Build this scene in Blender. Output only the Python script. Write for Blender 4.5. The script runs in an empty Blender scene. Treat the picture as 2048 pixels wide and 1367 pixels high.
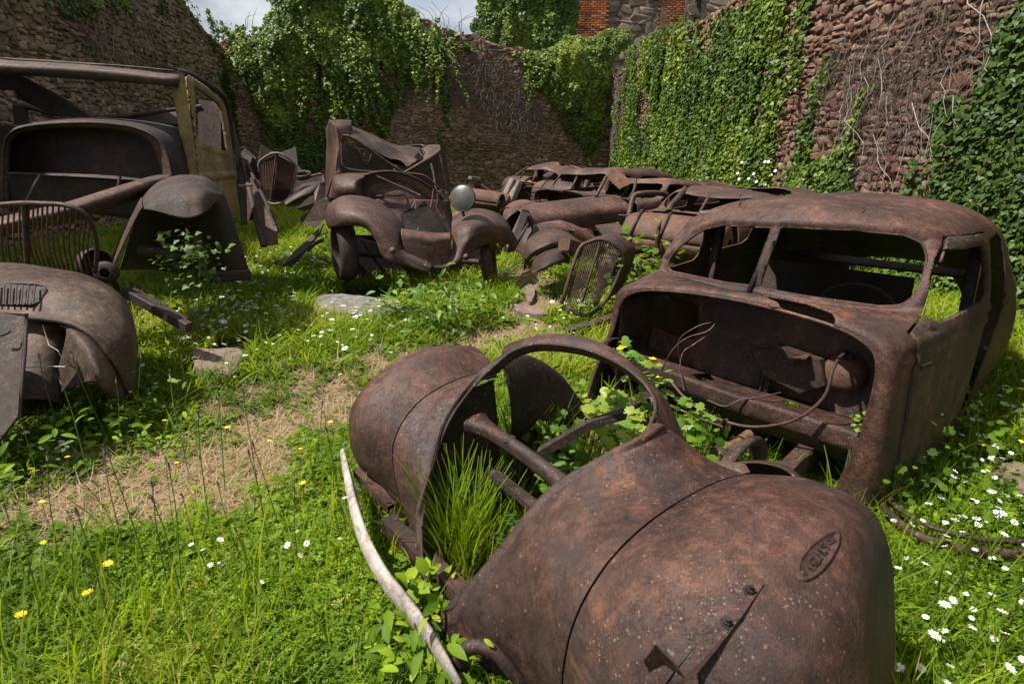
import bpy, math, random
import numpy as np
from mathutils import Vector
R_ = np.random.RandomState
SC = bpy.context.scene
COL = SC.collection

# ------------------------------------------------------------------ camera
F_PX = 2048 * 20 / 36.0
PITCH = math.radians(18.6)
EYE = np.array([0.0, 0.0, 1.4])
sp, cp = math.sin(PITCH), math.cos(PITCH)
cam = bpy.data.cameras.new('camera')
cam.lens = 20; cam.sensor_width = 36; cam.clip_start = 0.05; cam.clip_end = 500
cam_o = bpy.data.objects.new('camera', cam); COL.objects.link(cam_o)
cam_o.location = EYE; cam_o.rotation_euler = (math.pi / 2 - PITCH, 0, 0)
SC.camera = cam_o

# ------------------------------------------------------------------ sky and sun
SUN_EL, SUN_AZ = math.radians(59), math.radians(-103)     # azimuth from +Y, clockwise positive
sd = np.array([math.sin(SUN_AZ) * math.cos(SUN_EL), math.cos(SUN_AZ) * math.cos(SUN_EL), math.sin(SUN_EL)])
w = bpy.data.worlds.new('World'); SC.world = w; w.use_nodes = True
nt = w.node_tree; nt.nodes.clear()
def N(nt, t, **k):
    n = nt.nodes.new(t)
    for a, b in k.items():
        if a.startswith('i_'):
            key = a[2:]
            key = int(key) if key.isdigit() else key.replace('_', ' ')
            n.inputs[key].default_value = b
        else: setattr(n, a, b)
    return n
sky = N(nt, 'ShaderNodeTexSky', sky_type='NISHITA', sun_disc=False, sun_elevation=SUN_EL, sun_rotation=SUN_AZ, air_density=1.0, dust_density=1.5)
tc = N(nt, 'ShaderNodeTexCoord')
mp = N(nt, 'ShaderNodeMapping'); mp.inputs['Scale'].default_value = (1.0, 1.0, 2.6)
nz = N(nt, 'ShaderNodeTexNoise', i_Scale=2.6, i_Detail=7.0, i_Roughness=0.55, i_Distortion=0.3)
rp = N(nt, 'ShaderNodeValToRGB')
rp.color_ramp.elements[0].position = 0.30; rp.color_ramp.elements[0].color = (0.15, 0.15, 0.15, 1)
rp.color_ramp.elements[1].position = 0.5; rp.color_ramp.elements[1].color = (1, 1, 1, 1)
cl = N(nt, 'ShaderNodeTexNoise', i_Scale=4.2, i_Detail=6.0, i_Roughness=0.6)
rc = N(nt, 'ShaderNodeValToRGB')
rc.color_ramp.elements[0].position = 0.3; rc.color_ramp.elements[0].color = (9.0, 11.2, 14.2, 1)
rc.color_ramp.elements[1].position = 0.62; rc.color_ramp.elements[1].color = (20.5, 20.8, 21.2, 1)
mx = N(nt, 'ShaderNodeMixRGB')
bg = N(nt, 'ShaderNodeBackground', i_Strength=0.0245)
ou = N(nt, 'ShaderNodeOutputWorld')
L = nt.links.new
L(tc.outputs['Generated'], mp.inputs['Vector']); L(mp.outputs[0], nz.inputs['Vector']); L(nz.outputs['Fac'], rp.inputs[0])
L(mp.outputs[0], cl.inputs['Vector']); L(cl.outputs['Fac'], rc.inputs[0])
L(rp.outputs[0], mx.inputs[0]); L(sky.outputs[0], mx.inputs[1]); L(rc.outputs[0], mx.inputs[2]); L(mx.outputs[0], bg.inputs[0]); L(bg.outputs[0], ou.inputs[0])
sun = bpy.data.lights.new('sun', 'SUN'); sun.energy = 5.0; sun.angle = math.radians(0.6); sun.color = (1.0, 0.955, 0.88)
sun_o = bpy.data.objects.new('sun', sun); COL.objects.link(sun_o)
sun_o.rotation_euler = Vector(sd).to_track_quat('Z', 'Y').to_euler(); sun_o.location = (-8, -3, 12)
SC.view_settings.view_transform = 'Standard'; SC.view_settings.look = 'None'
SC.view_settings.exposure = 0.74; SC.view_settings.gamma = 1.0
SC.render.engine = 'CYCLES'
SC.cycles.max_bounces = 6; SC.cycles.transparent_max_bounces = 6
SC.cycles.use_denoising = True

# ------------------------------------------------------------------ frames: a pixel's ray met with a real plane
def ray(u, v):
    x = (u - 1024) / F_PX; y = (683.5 - v) / F_PX
    return np.array([x, cp + sp * y, -sp + cp * y])
def project(p):
    p = np.asarray(p, float) - EYE
    d = np.maximum(p[..., 1] * cp - p[..., 2] * sp, 1e-3); y = p[..., 1] * sp + p[..., 2] * cp
    return 1024 + F_PX * p[..., 0] / d, 683.5 - F_PX * y / d
class Frame:
    def __init__(s, o, a):
        a = np.array([a[0], a[1], 0.0]); a /= np.linalg.norm(a)
        s.o = np.array(o, float); s.M = np.array([a, [-a[1], a[0], 0], [0, 0, 1.0]])
    def W(s, l): return s.o + np.asarray(l, float) @ s.M
    def L(s, w): return (np.asarray(w, float) - s.o) @ s.M.T
    def k(s, u, v, x=None, y=None, z=None):          # local point seen at (u,v) on the plane x=, y= or z=
        d = s.M @ ray(u, v); q = s.L(EYE)
        i, c = (0, x) if x is not None else (1, y) if y is not None else (2, z)
        return q + d * (c - q[i]) / d[i]
G0 = Frame((0, 0, 0), (1, 0))
def gp(u, v, z=0.0): return G0.k(u, v, z=z)
def at(u, v, Y): return G0.k(u, v, y=Y)

# ------------------------------------------------------------------ scene graph
def props(o, label=None, cat=None, group=None, kind=None):
    if label: o['label'] = label
    if cat: o['category'] = cat
    if group: o['group'] = group
    if kind: o['kind'] = kind
    return o
def thing(name, label, cat, loc, group=None):
    o = bpy.data.objects.new(name, None); COL.objects.link(o); o.location = tuple(map(float, loc)); o.empty_display_size = 0.1
    return props(o, label, cat, group)
def wloc(o):
    l = np.array(o.location[:])
    while o.parent: o = o.parent; l = l + np.array(o.location[:])
    return l
def mesh_obj(name, V, Fc, mat, parent=None, smooth=True, solid=0.0, tint=None, loc=None, uv=None):
    V = np.asarray(V, float).reshape(-1, 3)
    base = wloc(parent) if parent is not None else (np.asarray(loc, float) if loc is not None else V[:, :].mean(0) * [1, 1, 0])
    V = V - base
    me = bpy.data.meshes.new(name)
    if isinstance(Fc, np.ndarray):
        n, k = Fc.shape
        me.vertices.add(len(V)); me.vertices.foreach_set('co', V.astype(np.float32).ravel())
        me.loops.add(n * k); me.loops.foreach_set('vertex_index', Fc.astype(np.int32).ravel())
        me.polygons.add(n); me.polygons.foreach_set('loop_start', np.arange(0, n * k, k, dtype=np.int32))
        me.polygons.foreach_set('loop_total', np.full(n, k, dtype=np.int32)); me.update(calc_edges=True)
    else:
        me.from_pydata(V.tolist(), [], [list(map(int, f)) for f in Fc]); me.update()
    if smooth: me.polygons.foreach_set('use_smooth', np.ones(len(me.polygons), dtype=bool))
    if tint is not None:
        at_ = me.attributes.new('tint', 'FLOAT', 'POINT'); at_.data.foreach_set('value', np.asarray(tint, np.float32))
    if mat: me.materials.append(mat)
    o = bpy.data.objects.new(name, me); COL.objects.link(o)
    if parent is not None: o.parent = parent
    else: o.location = tuple(base)
    if solid:
        m = o.modifiers.new('thick', 'SOLIDIFY'); m.thickness = abs(solid); m.offset = -1 if solid > 0 else 1
        m.use_even_offset = False
    return o

# ------------------------------------------------------------------ noise and curves
def hash2(i, j, s=0):
    i = np.asarray(i, np.int64); j = np.asarray(j, np.int64)
    h = (i * 374761393 + j * 668265263 + s * 1442695041) & 0xffffffff
    h = ((h ^ (h >> 13)) * 1274126177) & 0xffffffff
    return ((h ^ (h >> 16)) & 0xffffff) / float(0xffffff)
def vnoise(x, y, s=0):
    x = np.asarray(x, float); y = np.asarray(y, float)
    i = np.floor(x).astype(int); j = np.floor(y).astype(int); fx = x - i; fy = y - j
    fx = fx * fx * (3 - 2 * fx); fy = fy * fy * (3 - 2 * fy)
    return (hash2(i, j, s) * (1 - fx) + hash2(i + 1, j, s) * fx) * (1 - fy) + (hash2(i, j + 1, s) * (1 - fx) + hash2(i + 1, j + 1, s) * fx) * fy
def fbm(x, y, s=0, o=4):
    r = 0; a = 0.5; t = 0
    for k in range(o):
        r = r + a * vnoise(np.asarray(x) * 2 ** k + 7.3 * k, np.asarray(y) * 2 ** k - 3.1 * k, s + k); t += a; a *= 0.5
    return r / t
def noise3(P, sc, s=0):
    P = np.asarray(P) * sc
    return (fbm(P[..., 0] + 0.37 * P[..., 2], P[..., 1] + 5, s) + fbm(P[..., 1] - 0.21 * P[..., 0], P[..., 2] + 9, s + 11) + fbm(P[..., 2], P[..., 0], s + 23)) / 3 - 0.5
def cr(pts, n, closed=False):
    """points resampled along a Catmull-Rom spline, n samples (axis 0)"""
    p = np.asarray(pts, float); m = len(p)
    if closed: t = np.linspace(0, m, n, endpoint=False)
    else: t = np.linspace(0, m - 1, n)
    i = np.floor(t).astype(int)
    if not closed: i = np.minimum(i, m - 2)
    f = (t - i).reshape((-1,) + (1,) * (p.ndim - 1))
    if closed: g = lambda k: p[(i + k) % m]
    else:
        ext = np.concatenate([[2 * p[0] - p[1]], p, [2 * p[-1] - p[-2]]]); g = lambda k: ext[i + k + 1]
    a, b, c, d = g(-1), g(0), g(1), g(2)
    return 0.5 * (2 * b + (c - a) * f + (2 * a - 5 * b + 4 * c - d) * f ** 2 + (3 * b - a - 3 * c + d) * f ** 3)
def even(pts, n, closed=False):
    """curve resampled at even arc length"""
    q = cr(pts, max(n, len(pts)) * 8, closed)
    if closed: q = np.concatenate([q, q[:1]])
    s = np.concatenate([[0], np.cumsum(np.linalg.norm(np.diff(q, axis=0), axis=1))])
    t = np.linspace(0, s[-1], n + 1)[:-1] if closed else np.linspace(0, s[-1], n)
    return np.stack([np.interp(t, s, q[:, k]) for k in range(3)], 1)
def net(rows, nu, nv):
    """rows of control points (all same length) -> dense grid (nu along rows index, nv along each row)"""
    g = np.asarray(rows, float)
    g = cr(g, nu); g = cr(np.swapaxes(g, 0, 1), nv); return np.swapaxes(g, 0, 1)
def gnormals(Gd):
    du = np.gradient(Gd, axis=0); dv = np.gradient(Gd, axis=1)
    n = np.cross(du, dv); return n / np.maximum(np.linalg.norm(n, axis=-1, keepdims=True), 1e-9)
def gfaces(nu, nv, cu=False, cv=False):
    i = np.arange(nu if cu else nu - 1); j = np.arange(nv if cv else nv - 1)
    I, J = np.meshgrid(i, j, indexing='ij'); I = I.ravel(); J = J.ravel(); I2 = (I + 1) % nu; J2 = (J + 1) % nv
    return np.stack([I * nv + J, I2 * nv + J, I2 * nv + J2, I * nv + J2], 1)
def clip_grid(Gd, fields, flip=False):
    """keep the parts of a grid where every field is > 0; the border is cut exactly"""
    V = Gd.reshape(-1, 3); nu, nv = Gd.shape[:2]; F4 = gfaces(nu, nv)
    verts = [V]; count = len(V); faces = [tuple(f) for f in F4]
    fl = [np.asarray(f, float).ravel() for f in fields]
    vals = np.stack(fl, 1)
    allV = list(map(tuple, V)); allf = [tuple(r) for r in vals]
    for c in range(len(fl)):
        cache = {}; out = []
        for f in faces:
            s = [allf[i][c] > 0 for i in f]
            if all(s): out.append(f); continue
            if not any(s): continue
            poly = []
            for k in range(len(f)):
                i, j = f[k], f[(k + 1) % len(f)]
                if s[k]: poly.append(i)
                if s[k] != s[(k + 1) % len(f)]:
                    key = (min(i, j), max(i, j))
                    if key not in cache:
                        a, b = allf[key[0]][c], allf[key[1]][c]; t = a / (a - b)
                        pa, pb = allV[key[0]], allV[key[1]]
                        allV.append(tuple(pa[m] + (pb[m] - pa[m]) * t for m in range(3)))
                        va, vb = allf[key[0]], allf[key[1]]
                        allf.append(tuple(va[m] + (vb[m] - va[m]) * t for m in range(len(va))))
                        cache[key] = len(allV) - 1
                    poly.append(cache[key])
            if len(poly) > 2: out.append(tuple(poly))
        faces = out
    used = sorted({i for f in faces for i in f}); mp = {o: n for n, o in enumerate(used)}
    Vn = np.array([allV[i] for i in used]).reshape(-1, 3); Fn = [tuple(mp[i] for i in (f[::-1] if flip else f)) for f in faces]
    return Vn, Fn
def sd_poly(x, y, poly):
    """signed distance to a polygon (negative inside)"""
    x = np.asarray(x, float); y = np.asarray(y, float); p = np.asarray(poly, float); d = np.full(x.shape, 1e9); ins = np.zeros(x.shape, bool)
    for k in range(len(p)):
        ax, ay = p[k]; bx, by = p[(k + 1) % len(p)]; ex, ey = bx - ax, by - ay
        t = np.clip(((x - ax) * ex + (y - ay) * ey) / (ex * ex + ey * ey + 1e-12), 0, 1)
        d = np.minimum(d, np.hypot(x - ax - t * ex, y - ay - t * ey))
        ins ^= ((ay > y) != (by > y)) & (x < (bx - ax) * (y - ay) / (by - ay + 1e-12) + ax)
    return np.where(ins, -d, d)
def rpoly(pts, n=48, r=None):
    """smooth closed 2D outline from a few corners"""
    p = np.asarray(pts, float); p3 = np.concatenate([p, np.zeros((len(p), 1))], 1)
    return cr(p3, n, True)[:, :2]
def round_poly(pts, r, k=5):
    """polygon with corners rounded by radius r"""
    p = np.asarray(pts, float); out = []; n = len(p)
    for i in range(n):
        a, b, c = p[i - 1], p[i], p[(i + 1) % n]
        u = (a - b) / np.linalg.norm(a - b); v = (c - b) / np.linalg.norm(c - b)
        rr = min(r, 0.45 * np.linalg.norm(a - b), 0.45 * np.linalg.norm(c - b)); A = b + u * rr; B = b + v * rr
        for t in np.linspace(0, 1, k): out.append((1 - t) ** 2 * A + 2 * t * (1 - t) * b + t * t * B)
    return np.array(out)

# ------------------------------------------------------------------ shape builders (all take world points)
class MB:
    def __init__(s): s.V = []; s.F = []; s.n = 0
    def add(s, V, Fc):
        V = np.asarray(V, float).reshape(-1, 3); s.V.append(V); s.F += [tuple(int(i) + s.n for i in f) for f in Fc]; s.n += len(V); return s
    def tube(s, pts, r, k=8, n=None, closed=False, caps=True, flat=1.0, up=None):
        p = np.asarray(pts, float)
        if n: p = even(p, n, closed)
        m = len(p); r = np.interp(np.linspace(0, 1, m), np.linspace(0, 1, len(np.atleast_1d(r))), np.atleast_1d(r))
        t = np.roll(p, -1, 0) - np.roll(p, 1, 0) if closed else np.gradient(p, axis=0)
        t /= np.maximum(np.linalg.norm(t, axis=1, keepdims=True), 1e-9)
        u = np.array(up if up is not None else ([0, 0, 1] if abs(t[0][2]) < 0.9 else [1, 0, 0]), float)
        rows = []
        for i in range(m):
            u = u - t[i] * (u @ t[i]); u /= max(np.linalg.norm(u), 1e-9); b = np.cross(t[i], u)
            a = np.arange(k) * 2 * math.pi / k
            rows.append(p[i] + r[i] * (np.cos(a)[:, None] * u * flat + np.sin(a)[:, None] * b))
        V = np.array(rows).reshape(-1, 3); Fc = [tuple(f) for f in gfaces(m, k, closed, True)]
        if caps and not closed: Fc += [tuple(range(k))[::-1], tuple((m - 1) * k + i for i in range(k))]
        return s.add(V, Fc)
    def beam(s, a, b, w, h, up=(0, 0, 1), bev=0.12):
        a = np.asarray(a, float); b = np.asarray(b, float); t = b - a; t /= np.linalg.norm(t)
        u = np.array(up, float); u -= t * (u @ t); u /= np.linalg.norm(u); l = np.cross(u, t)
        e = bev * min(w, h)
        pr = [(-w / 2 + e, -h / 2), (w / 2 - e, -h / 2), (w / 2, -h / 2 + e), (w / 2, h / 2 - e), (w / 2 - e, h / 2), (-w / 2 + e, h / 2), (-w / 2, h / 2 - e), (-w / 2, -h / 2 + e)]
        V = [q + l * x + u * y for q in (a, b) for x, y in pr]
        return s.add(V, [tuple(range(8))[::-1], tuple(range(8, 16))] + [(i, (i + 1) % 8, 8 + (i + 1) % 8, 8 + i) for i in range(8)])
    def channel(s, a, b, w, h, up=(0, 0, 1), t=0.005):
        """open C section beam"""
        a = np.asarray(a, float); b = np.asarray(b, float); d = b - a; d /= np.linalg.norm(d)
        u = np.array(up, float); u -= d * (u @ d); u /= np.linalg.norm(u); l = np.cross(u, d)
        pr = [(w / 2, h / 2), (-w / 2, h / 2), (-w / 2, -h / 2), (w / 2, -h / 2), (w / 2, -h / 2 + t), (-w / 2 + t, -h / 2 + t), (-w / 2 + t, h / 2 - t), (w / 2, h / 2 - t)]
        V = [q + l * x + u * y for q in (a, b) for x, y in pr]
        return s.add(V, [(i, (i + 1) % 8, 8 + (i + 1) % 8, 8 + i) for i in range(8)])
    def plate(s, pts, th, wob=0.0, seed=0):
        """a closed outline of 3D points made into sheet metal of thickness th"""
        p = np.asarray(pts, float); c = p.mean(0); n = np.zeros(3)
        for i in range(len(p)): n += np.cross(p[i] - c, p[(i + 1) % len(p)] - c)
        n /= np.linalg.norm(n); m = len(p)
        A = p + n * th / 2; B = p - n * th / 2
        return s.add(np.concatenate([A, B]), [tuple(range(m)), tuple(range(m, 2 * m))[::-1]] + [(i + m, (i + 1) % m + m, (i + 1) % m, i) for i in range(m)])
    def grid(s, Gd, cu=False, cv=False):
        return s.add(Gd.reshape(-1, 3), [tuple(f) for f in gfaces(Gd.shape[0], Gd.shape[1], cu, cv)])
    def lathe(s, c, ax, prof, k=32, a0=0, a1=2 * math.pi):
        """profile of (radius, height) turned about axis ax through c"""
        ax = np.asarray(ax, float); ax /= np.linalg.norm(ax); u = np.cross(ax, [0.3, 0.2, 0.9]); u /= np.linalg.norm(u); v = np.cross(ax, u)
        full = abs(a1 - a0 - 2 * math.pi) < 1e-6; a = np.linspace(a0, a1, k, endpoint=not full)
        Gd = np.array([[np.asarray(c) + r * (math.cos(t) * u + math.sin(t) * v) + h * ax for t in a] for r, h in prof])
        return s.grid(Gd, False, full)
    def ball(s, c, r, k=10):
        prof = [(r * math.sin(t), -r * math.cos(t)) for t in np.linspace(0.001, math.pi - 0.001, k)]
        return s.lathe(c, (0, 0, 1), prof, k * 2)
    def box(s, c, sx, sy, sz, fr=None):
        c = np.asarray(c, float); X, Y, Z = np.eye(3) if fr is None else fr.M
        return s.beam(c - Y * sy / 2, c + Y * sy / 2, sx, sz, Z, bev=0.06)
    def build(s, name, mat, parent=None, **k):
        return mesh_obj(name, np.concatenate(s.V), s.F, mat, parent, **k)
def sheet(name, Gd, mat, parent, th=0.006, dent=0.0, dsc=3.0, seed=0, fields=None, flip=False, rot=None, rag=None, **k):
    Gd = np.asarray(Gd, float); fields = list(fields) if fields else []
    if rot:      # rust holes
        fields.append(rot - (noise3(Gd, 5.0, seed + 40) + noise3(Gd, 22.0, seed + 41) * .45))
    if rag:      # ragged edges
        su = np.cumsum(np.concatenate([np.zeros((1, Gd.shape[1])), np.linalg.norm(np.diff(Gd, axis=0), axis=2)]), axis=0); sv = np.cumsum(np.concatenate([np.zeros((Gd.shape[0], 1)), np.linalg.norm(np.diff(Gd, axis=1), axis=2)], axis=1), axis=1)
        e_ = np.minimum(np.minimum(su, su[-1:] - su), np.minimum(sv, sv[:, -1:] - sv)); fields.append(e_ - rag * np.maximum(0, (noise3(Gd, 9.0, seed + 43) + noise3(Gd, 30.0, seed + 44) * .5) * 5))
    if dent: Gd = Gd + gnormals(Gd) * (noise3(Gd, dsc, seed) * dent + noise3(Gd, dsc * 4, seed + 5) * dent * 0.25)[..., None]
    if fields: V, Fc = clip_grid(Gd, fields, flip)
    else:
        V = Gd.reshape(-1, 3); Fc = gfaces(*Gd.shape[:2])
        if flip: Fc = Fc[:, ::-1]
    if len(V) == 0: return None
    return mesh_obj(name, V, Fc, mat, parent, solid=th, **k)
# ------------------------------------------------------------------ materials
def newmat(name):
    m = bpy.data.materials.new(name); m.use_nodes = True; t = m.node_tree; t.nodes.clear()
    o = t.nodes.new('ShaderNodeOutputMaterial'); b = t.nodes.new('ShaderNodeBsdfPrincipled'); t.links.new(b.outputs[0], o.inputs[0])
    return m, t, b, o
def ramp(t, cols):
    r = t.nodes.new('ShaderNodeValToRGB'); e = r.color_ramp.elements
    while len(e) > len(cols): e.remove(e[-1])
    while len(e) < len(cols): e.new(0.5)
    for k, (p, c) in enumerate(cols): e[k].position = p; e[k].color = (*c, 1)
    return r
def mixc(t, fac, a, b, mode='MIX'):
    m = t.nodes.new('ShaderNodeMixRGB'); m.blend_type = mode
    for i, s in ((0, fac), (1, a), (2, b)):
        if isinstance(s, (int, float)): m.inputs[i].default_value = s
        elif isinstance(s, tuple): m.inputs[i].default_value = (*s, 1)
        else: t.links.new(s, m.inputs[i])
    return m.outputs[0]
def mth(t, op, a, b=0.0, clamp=False):
    m = t.nodes.new('ShaderNodeMath'); m.operation = op; m.use_clamp = clamp
    for i, s in ((0, a), (1, b)):
        if isinstance(s, (int, float)): m.inputs[i].default_value = s
        else: t.links.new(s, m.inputs[i])
    return m.outputs[0]
def tex(t, kind, vec, sc=(1, 1, 1), **k):
    mp = t.nodes.new('ShaderNodeMapping'); mp.inputs['Scale'].default_value = sc; t.links.new(vec, mp.inputs['Vector'])
    n = N(t, kind, **k); t.links.new(mp.outputs[0], n.inputs['Vector']); return n
def rust(name, dark=(0.030, 0.017, 0.014), mid=(0.085, 0.045, 0.036), light=(0.16, 0.088, 0.068), rough=0.72, spots=1.0, orange=0.5, streak=0.5, grime=0.5, seed=0.0, fine=1.0, spec=0.45):
    m, t, b, o = newmat(name); g = t.nodes.new('ShaderNodeNewGeometry')
    off = N(t, 'ShaderNodeVectorMath', operation='ADD'); t.links.new(g.outputs['Position'], off.inputs[0]); off.inputs[1].default_value = (seed, seed * 0.7, seed * 1.3)
    p = off.outputs[0]
    n1 = tex(t, 'ShaderNodeTexNoise', p, i_Scale=2.2, i_Detail=9.0, i_Roughness=0.68, i_Distortion=0.4)
    n2 = tex(t, 'ShaderNodeTexNoise', p, i_Scale=26.0 * fine, i_Detail=8.0, i_Roughness=0.75)
    n3 = tex(t, 'ShaderNodeTexNoise', p, i_Scale=230.0 * fine, i_Detail=5.0, i_Roughness=0.8)
    f = mth(t, 'ADD', mth(t, 'MULTIPLY', n1.outputs['Fac'], 0.34), mth(t, 'ADD', mth(t, 'MULTIPLY', n2.outputs['Fac'], 0.30), mth(t, 'MULTIPLY', n3.outputs['Fac'], 0.36)))
    r = ramp(t, [(0.42, dark), (0.50, mid), (0.585, light)]); t.links.new(f, r.inputs[0]); col = r.outputs[0]
    # vertical run-off streaks
    st = tex(t, 'ShaderNodeTexNoise', p, sc=(22, 22, 1.1), i_Scale=1.0, i_Detail=5.0)
    sr = ramp(t, [(0.42, (0, 0, 0)), (0.66, (1, 1, 1))]); t.links.new(st.outputs['Fac'], sr.inputs[0])
    col = mixc(t, mth(t, 'MULTIPLY', sr.outputs[0], 0.38 * streak), col, tuple(x * 0.45 for x in mid))
    bigN = tex(t, 'ShaderNodeTexNoise', p, i_Scale=1.15, i_Detail=3.0, i_Roughness=0.5); bgm = ramp(t, [(0.40, (0.55, 0.55, 0.58)), (0.60, (1.25, 1.15, 1.1))]); t.links.new(bigN.outputs['Fac'], bgm.inputs[0])
    col = mixc(t, 1.0, col, bgm.outputs[0], 'MULTIPLY')
    fw_ = tex(t, 'ShaderNodeTexNoise', p, i_Scale=14.0, i_Detail=8.0, i_Roughness=0.75)
    fkm = ramp(t, [(0.50, (0, 0, 0)), (0.53, (1, 1, 1))]); t.links.new(fw_.outputs['Fac'], fkm.inputs[0])
    col = mixc(t, mth(t, 'MULTIPLY', fkm.outputs[0], 0.35), col, tuple(x * 0.5 for x in mid))
    # dark greasy patches
    gr = tex(t, 'ShaderNodeTexNoise', p, i_Scale=3.7, i_Detail=7.0, i_Roughness=0.7); gm = ramp(t, [(0.5, (0, 0, 0)), (0.66, (1, 1, 1))]); t.links.new(gr.outputs['Fac'], gm.inputs[0])
    col = mixc(t, mth(t, 'MULTIPLY', gm.outputs[0], 0.7 * grime), col, (0.035, 0.028, 0.027))
    # fresh orange rust
    og = tex(t, 'ShaderNodeTexNoise', p, i_Scale=6.5, i_Detail=10.0, i_Roughness=0.72, i_Distortion=0.8); om = ramp(t, [(0.57, (0, 0, 0)), (0.68, (1, 1, 1))]); t.links.new(og.outputs['Fac'], om.inputs[0])
    col = mixc(t, mth(t, 'MULTIPLY', om.outputs[0], 0.55 * orange), col, (0.25, 0.085, 0.03))
    pa = tex(t, 'ShaderNodeTexNoise', p, i_Scale=8.0, i_Detail=11.0, i_Roughness=0.8, i_Distortion=0.3); pm_ = ramp(t, [(0.56, (0, 0, 0)), (0.66, (1, 1, 1))]); t.links.new(pa.outputs['Fac'], pm_.inputs[0])
    col = mixc(t, mth(t, 'MULTIPLY', pm_.outputs[0], 0.42 * spots), col, tuple(min(.5, x * 1.6 + .05) for x in mid))
    # lichen: pale specks and a few ochre ones, in colonies
    for k, (scv, th, c, cs) in enumerate([(150.0, 0.30, (0.27, 0.24, 0.20), 0.50), (62.0, 0.26, (0.20, 0.165, 0.13), 0.55), (85.0, 0.28, (0.30, 0.16, 0.045), 0.54)]):
        vo = tex(t, 'ShaderNodeTexVoronoi', p, i_Scale=scv, i_Randomness=1.0)
        wv = tex(t, 'ShaderNodeTexNoise', p, i_Scale=120.0, i_Detail=4.0, i_Roughness=0.7)
        dd = mth(t, 'ADD', vo.outputs['Distance'], mth(t, 'MULTIPLY', mth(t, 'SUBTRACT', wv.outputs['Fac'], 0.5), 0.7))
        cn = tex(t, 'ShaderNodeTexNoise', p, i_Scale=3.3 + 1.7 * k, i_Detail=6.0, i_Roughness=0.7)
        colony = ramp(t, [(cs, (0, 0, 0)), (cs + 0.12, (1, 1, 1))]); t.links.new(cn.outputs['Fac'], colony.inputs[0])
        sep = N(t, 'ShaderNodeSeparateColor'); t.links.new(vo.outputs['Color'], sep.inputs[0])
        pick = mth(t, 'LESS_THAN', sep.outputs[k % 3], mth(t, 'ADD', mth(t, 'MULTIPLY', colony.outputs[0], 0.34), 0.006))
        th = mth(t, 'ADD', mth(t, 'MULTIPLY', sep.outputs[(k + 1) % 3], th * 1.1), th * 0.25)
        dot = mth(t, 'LESS_THAN', dd, th)
        col = mixc(t, mth(t, 'MULTIPLY', mth(t, 'MULTIPLY', dot, pick), min(1.0, 0.62 * spots)), col, c)
    t.links.new(col, b.inputs['Base Color'])
    rr = ramp(t, [(0.3, (rough - 0.16,) * 3), (0.7, (min(1, rough + 0.12),) * 3)]); t.links.new(n2.outputs['Fac'], rr.inputs[0]); t.links.new(rr.outputs[0], b.inputs['Roughness'])
    b.inputs['Specular IOR Level'].default_value = spec
    hb = mth(t, 'ADD', mth(t, 'SUBTRACT', mth(t, 'MULTIPLY', n2.outputs['Fac'], 0.35), mth(t, 'MULTIPLY', fkm.outputs[0], 0.14)), mth(t, 'ADD', mth(t, 'MULTIPLY', n3.outputs['Fac'], 0.35), mth(t, 'MULTIPLY', n1.outputs['Fac'], 2.2)))
    bp = N(t, 'ShaderNodeBump', i_Strength=0.7, i_Distance=0.006); t.links.new(hb, bp.inputs['Height']); t.links.new(bp.outputs[0], b.inputs['Normal'])
    return m
def leafmat(name, cols, rough=0.45, trans=0.35, spec=0.4):
    m, t, b, o = newmat(name)
    a = N(t, 'ShaderNodeAttribute', attribute_name='tint'); r = ramp(t, cols); t.links.new(a.outputs['Fac'], r.inputs[0])
    t.links.new(r.outputs[0], b.inputs['Base Color']); b.inputs['Roughness'].default_value = rough; b.inputs['Specular IOR Level'].default_value = spec
    tr = N(t, 'ShaderNodeBsdfTranslucent'); br = N(t, 'ShaderNodeHueSaturation', i_Value=1.5, i_Saturation=1.1); br.inputs['Hue'].default_value = 0.485
    t.links.new(r.outputs[0], br.inputs['Color']); t.links.new(br.outputs[0], tr.inputs[0])
    mx = N(t, 'ShaderNodeMixShader'); mx.inputs[0].default_value = trans
    t.links.new(b.outputs[0], mx.inputs[1]); t.links.new(tr.outputs[0], mx.inputs[2]); t.links.new(mx.outputs[0], o.inputs[0])
    return m
def plain(name, col, rough=0.6, metal=0.0, var=0.25, sc=30, bump=0.2, spec=0.4):
    m, t, b, o = newmat(name); g = t.nodes.new('ShaderNodeNewGeometry')
    n = tex(t, 'ShaderNodeTexNoise', g.outputs['Position'], i_Scale=float(sc), i_Detail=6.0, i_Roughness=0.65)
    r = ramp(t, [(0.3, tuple(c * (1 - var) for c in col)), (0.7, tuple(min(1, c * (1 + var)) for c in col))]); t.links.new(n.outputs['Fac'], r.inputs[0])
    t.links.new(r.outputs[0], b.inputs['Base Color']); b.inputs['Roughness'].default_value = rough; b.inputs['Metallic'].default_value = metal; b.inputs['Specular IOR Level'].default_value = spec
    bp = N(t, 'ShaderNodeBump', i_Strength=bump, i_Distance=0.004); t.links.new(n.outputs['Fac'], bp.inputs['Height']); t.links.new(bp.outputs[0], b.inputs['Normal'])
    return m
M = {}
def rr_(nm, k, seed, warm=1.0, **kw):
    k = k * .58; mid = np.array([.100, 0.046 + .004 * (1 - warm), .031 + .004 * (1 - warm)]) * k
    return rust(nm, dark=tuple(mid * .22), mid=tuple(mid), light=tuple(np.minimum(mid * [2.9, 3.0, 2.95], .6)), seed=seed, **kw)
M['badge'] = rr_('rust_plate', 1.75, 77, orange=.6, spots=.1, grime=.1)
M['hero'] = rr_('rust_red_brown', .95, 3, orange=.75, spots=.65, grime=.8, rough=.6, spec=.4)
M['hero_dark'] = rr_('rust_inner', .62, 9, orange=.5, grime=.6, rough=.7)
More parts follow.
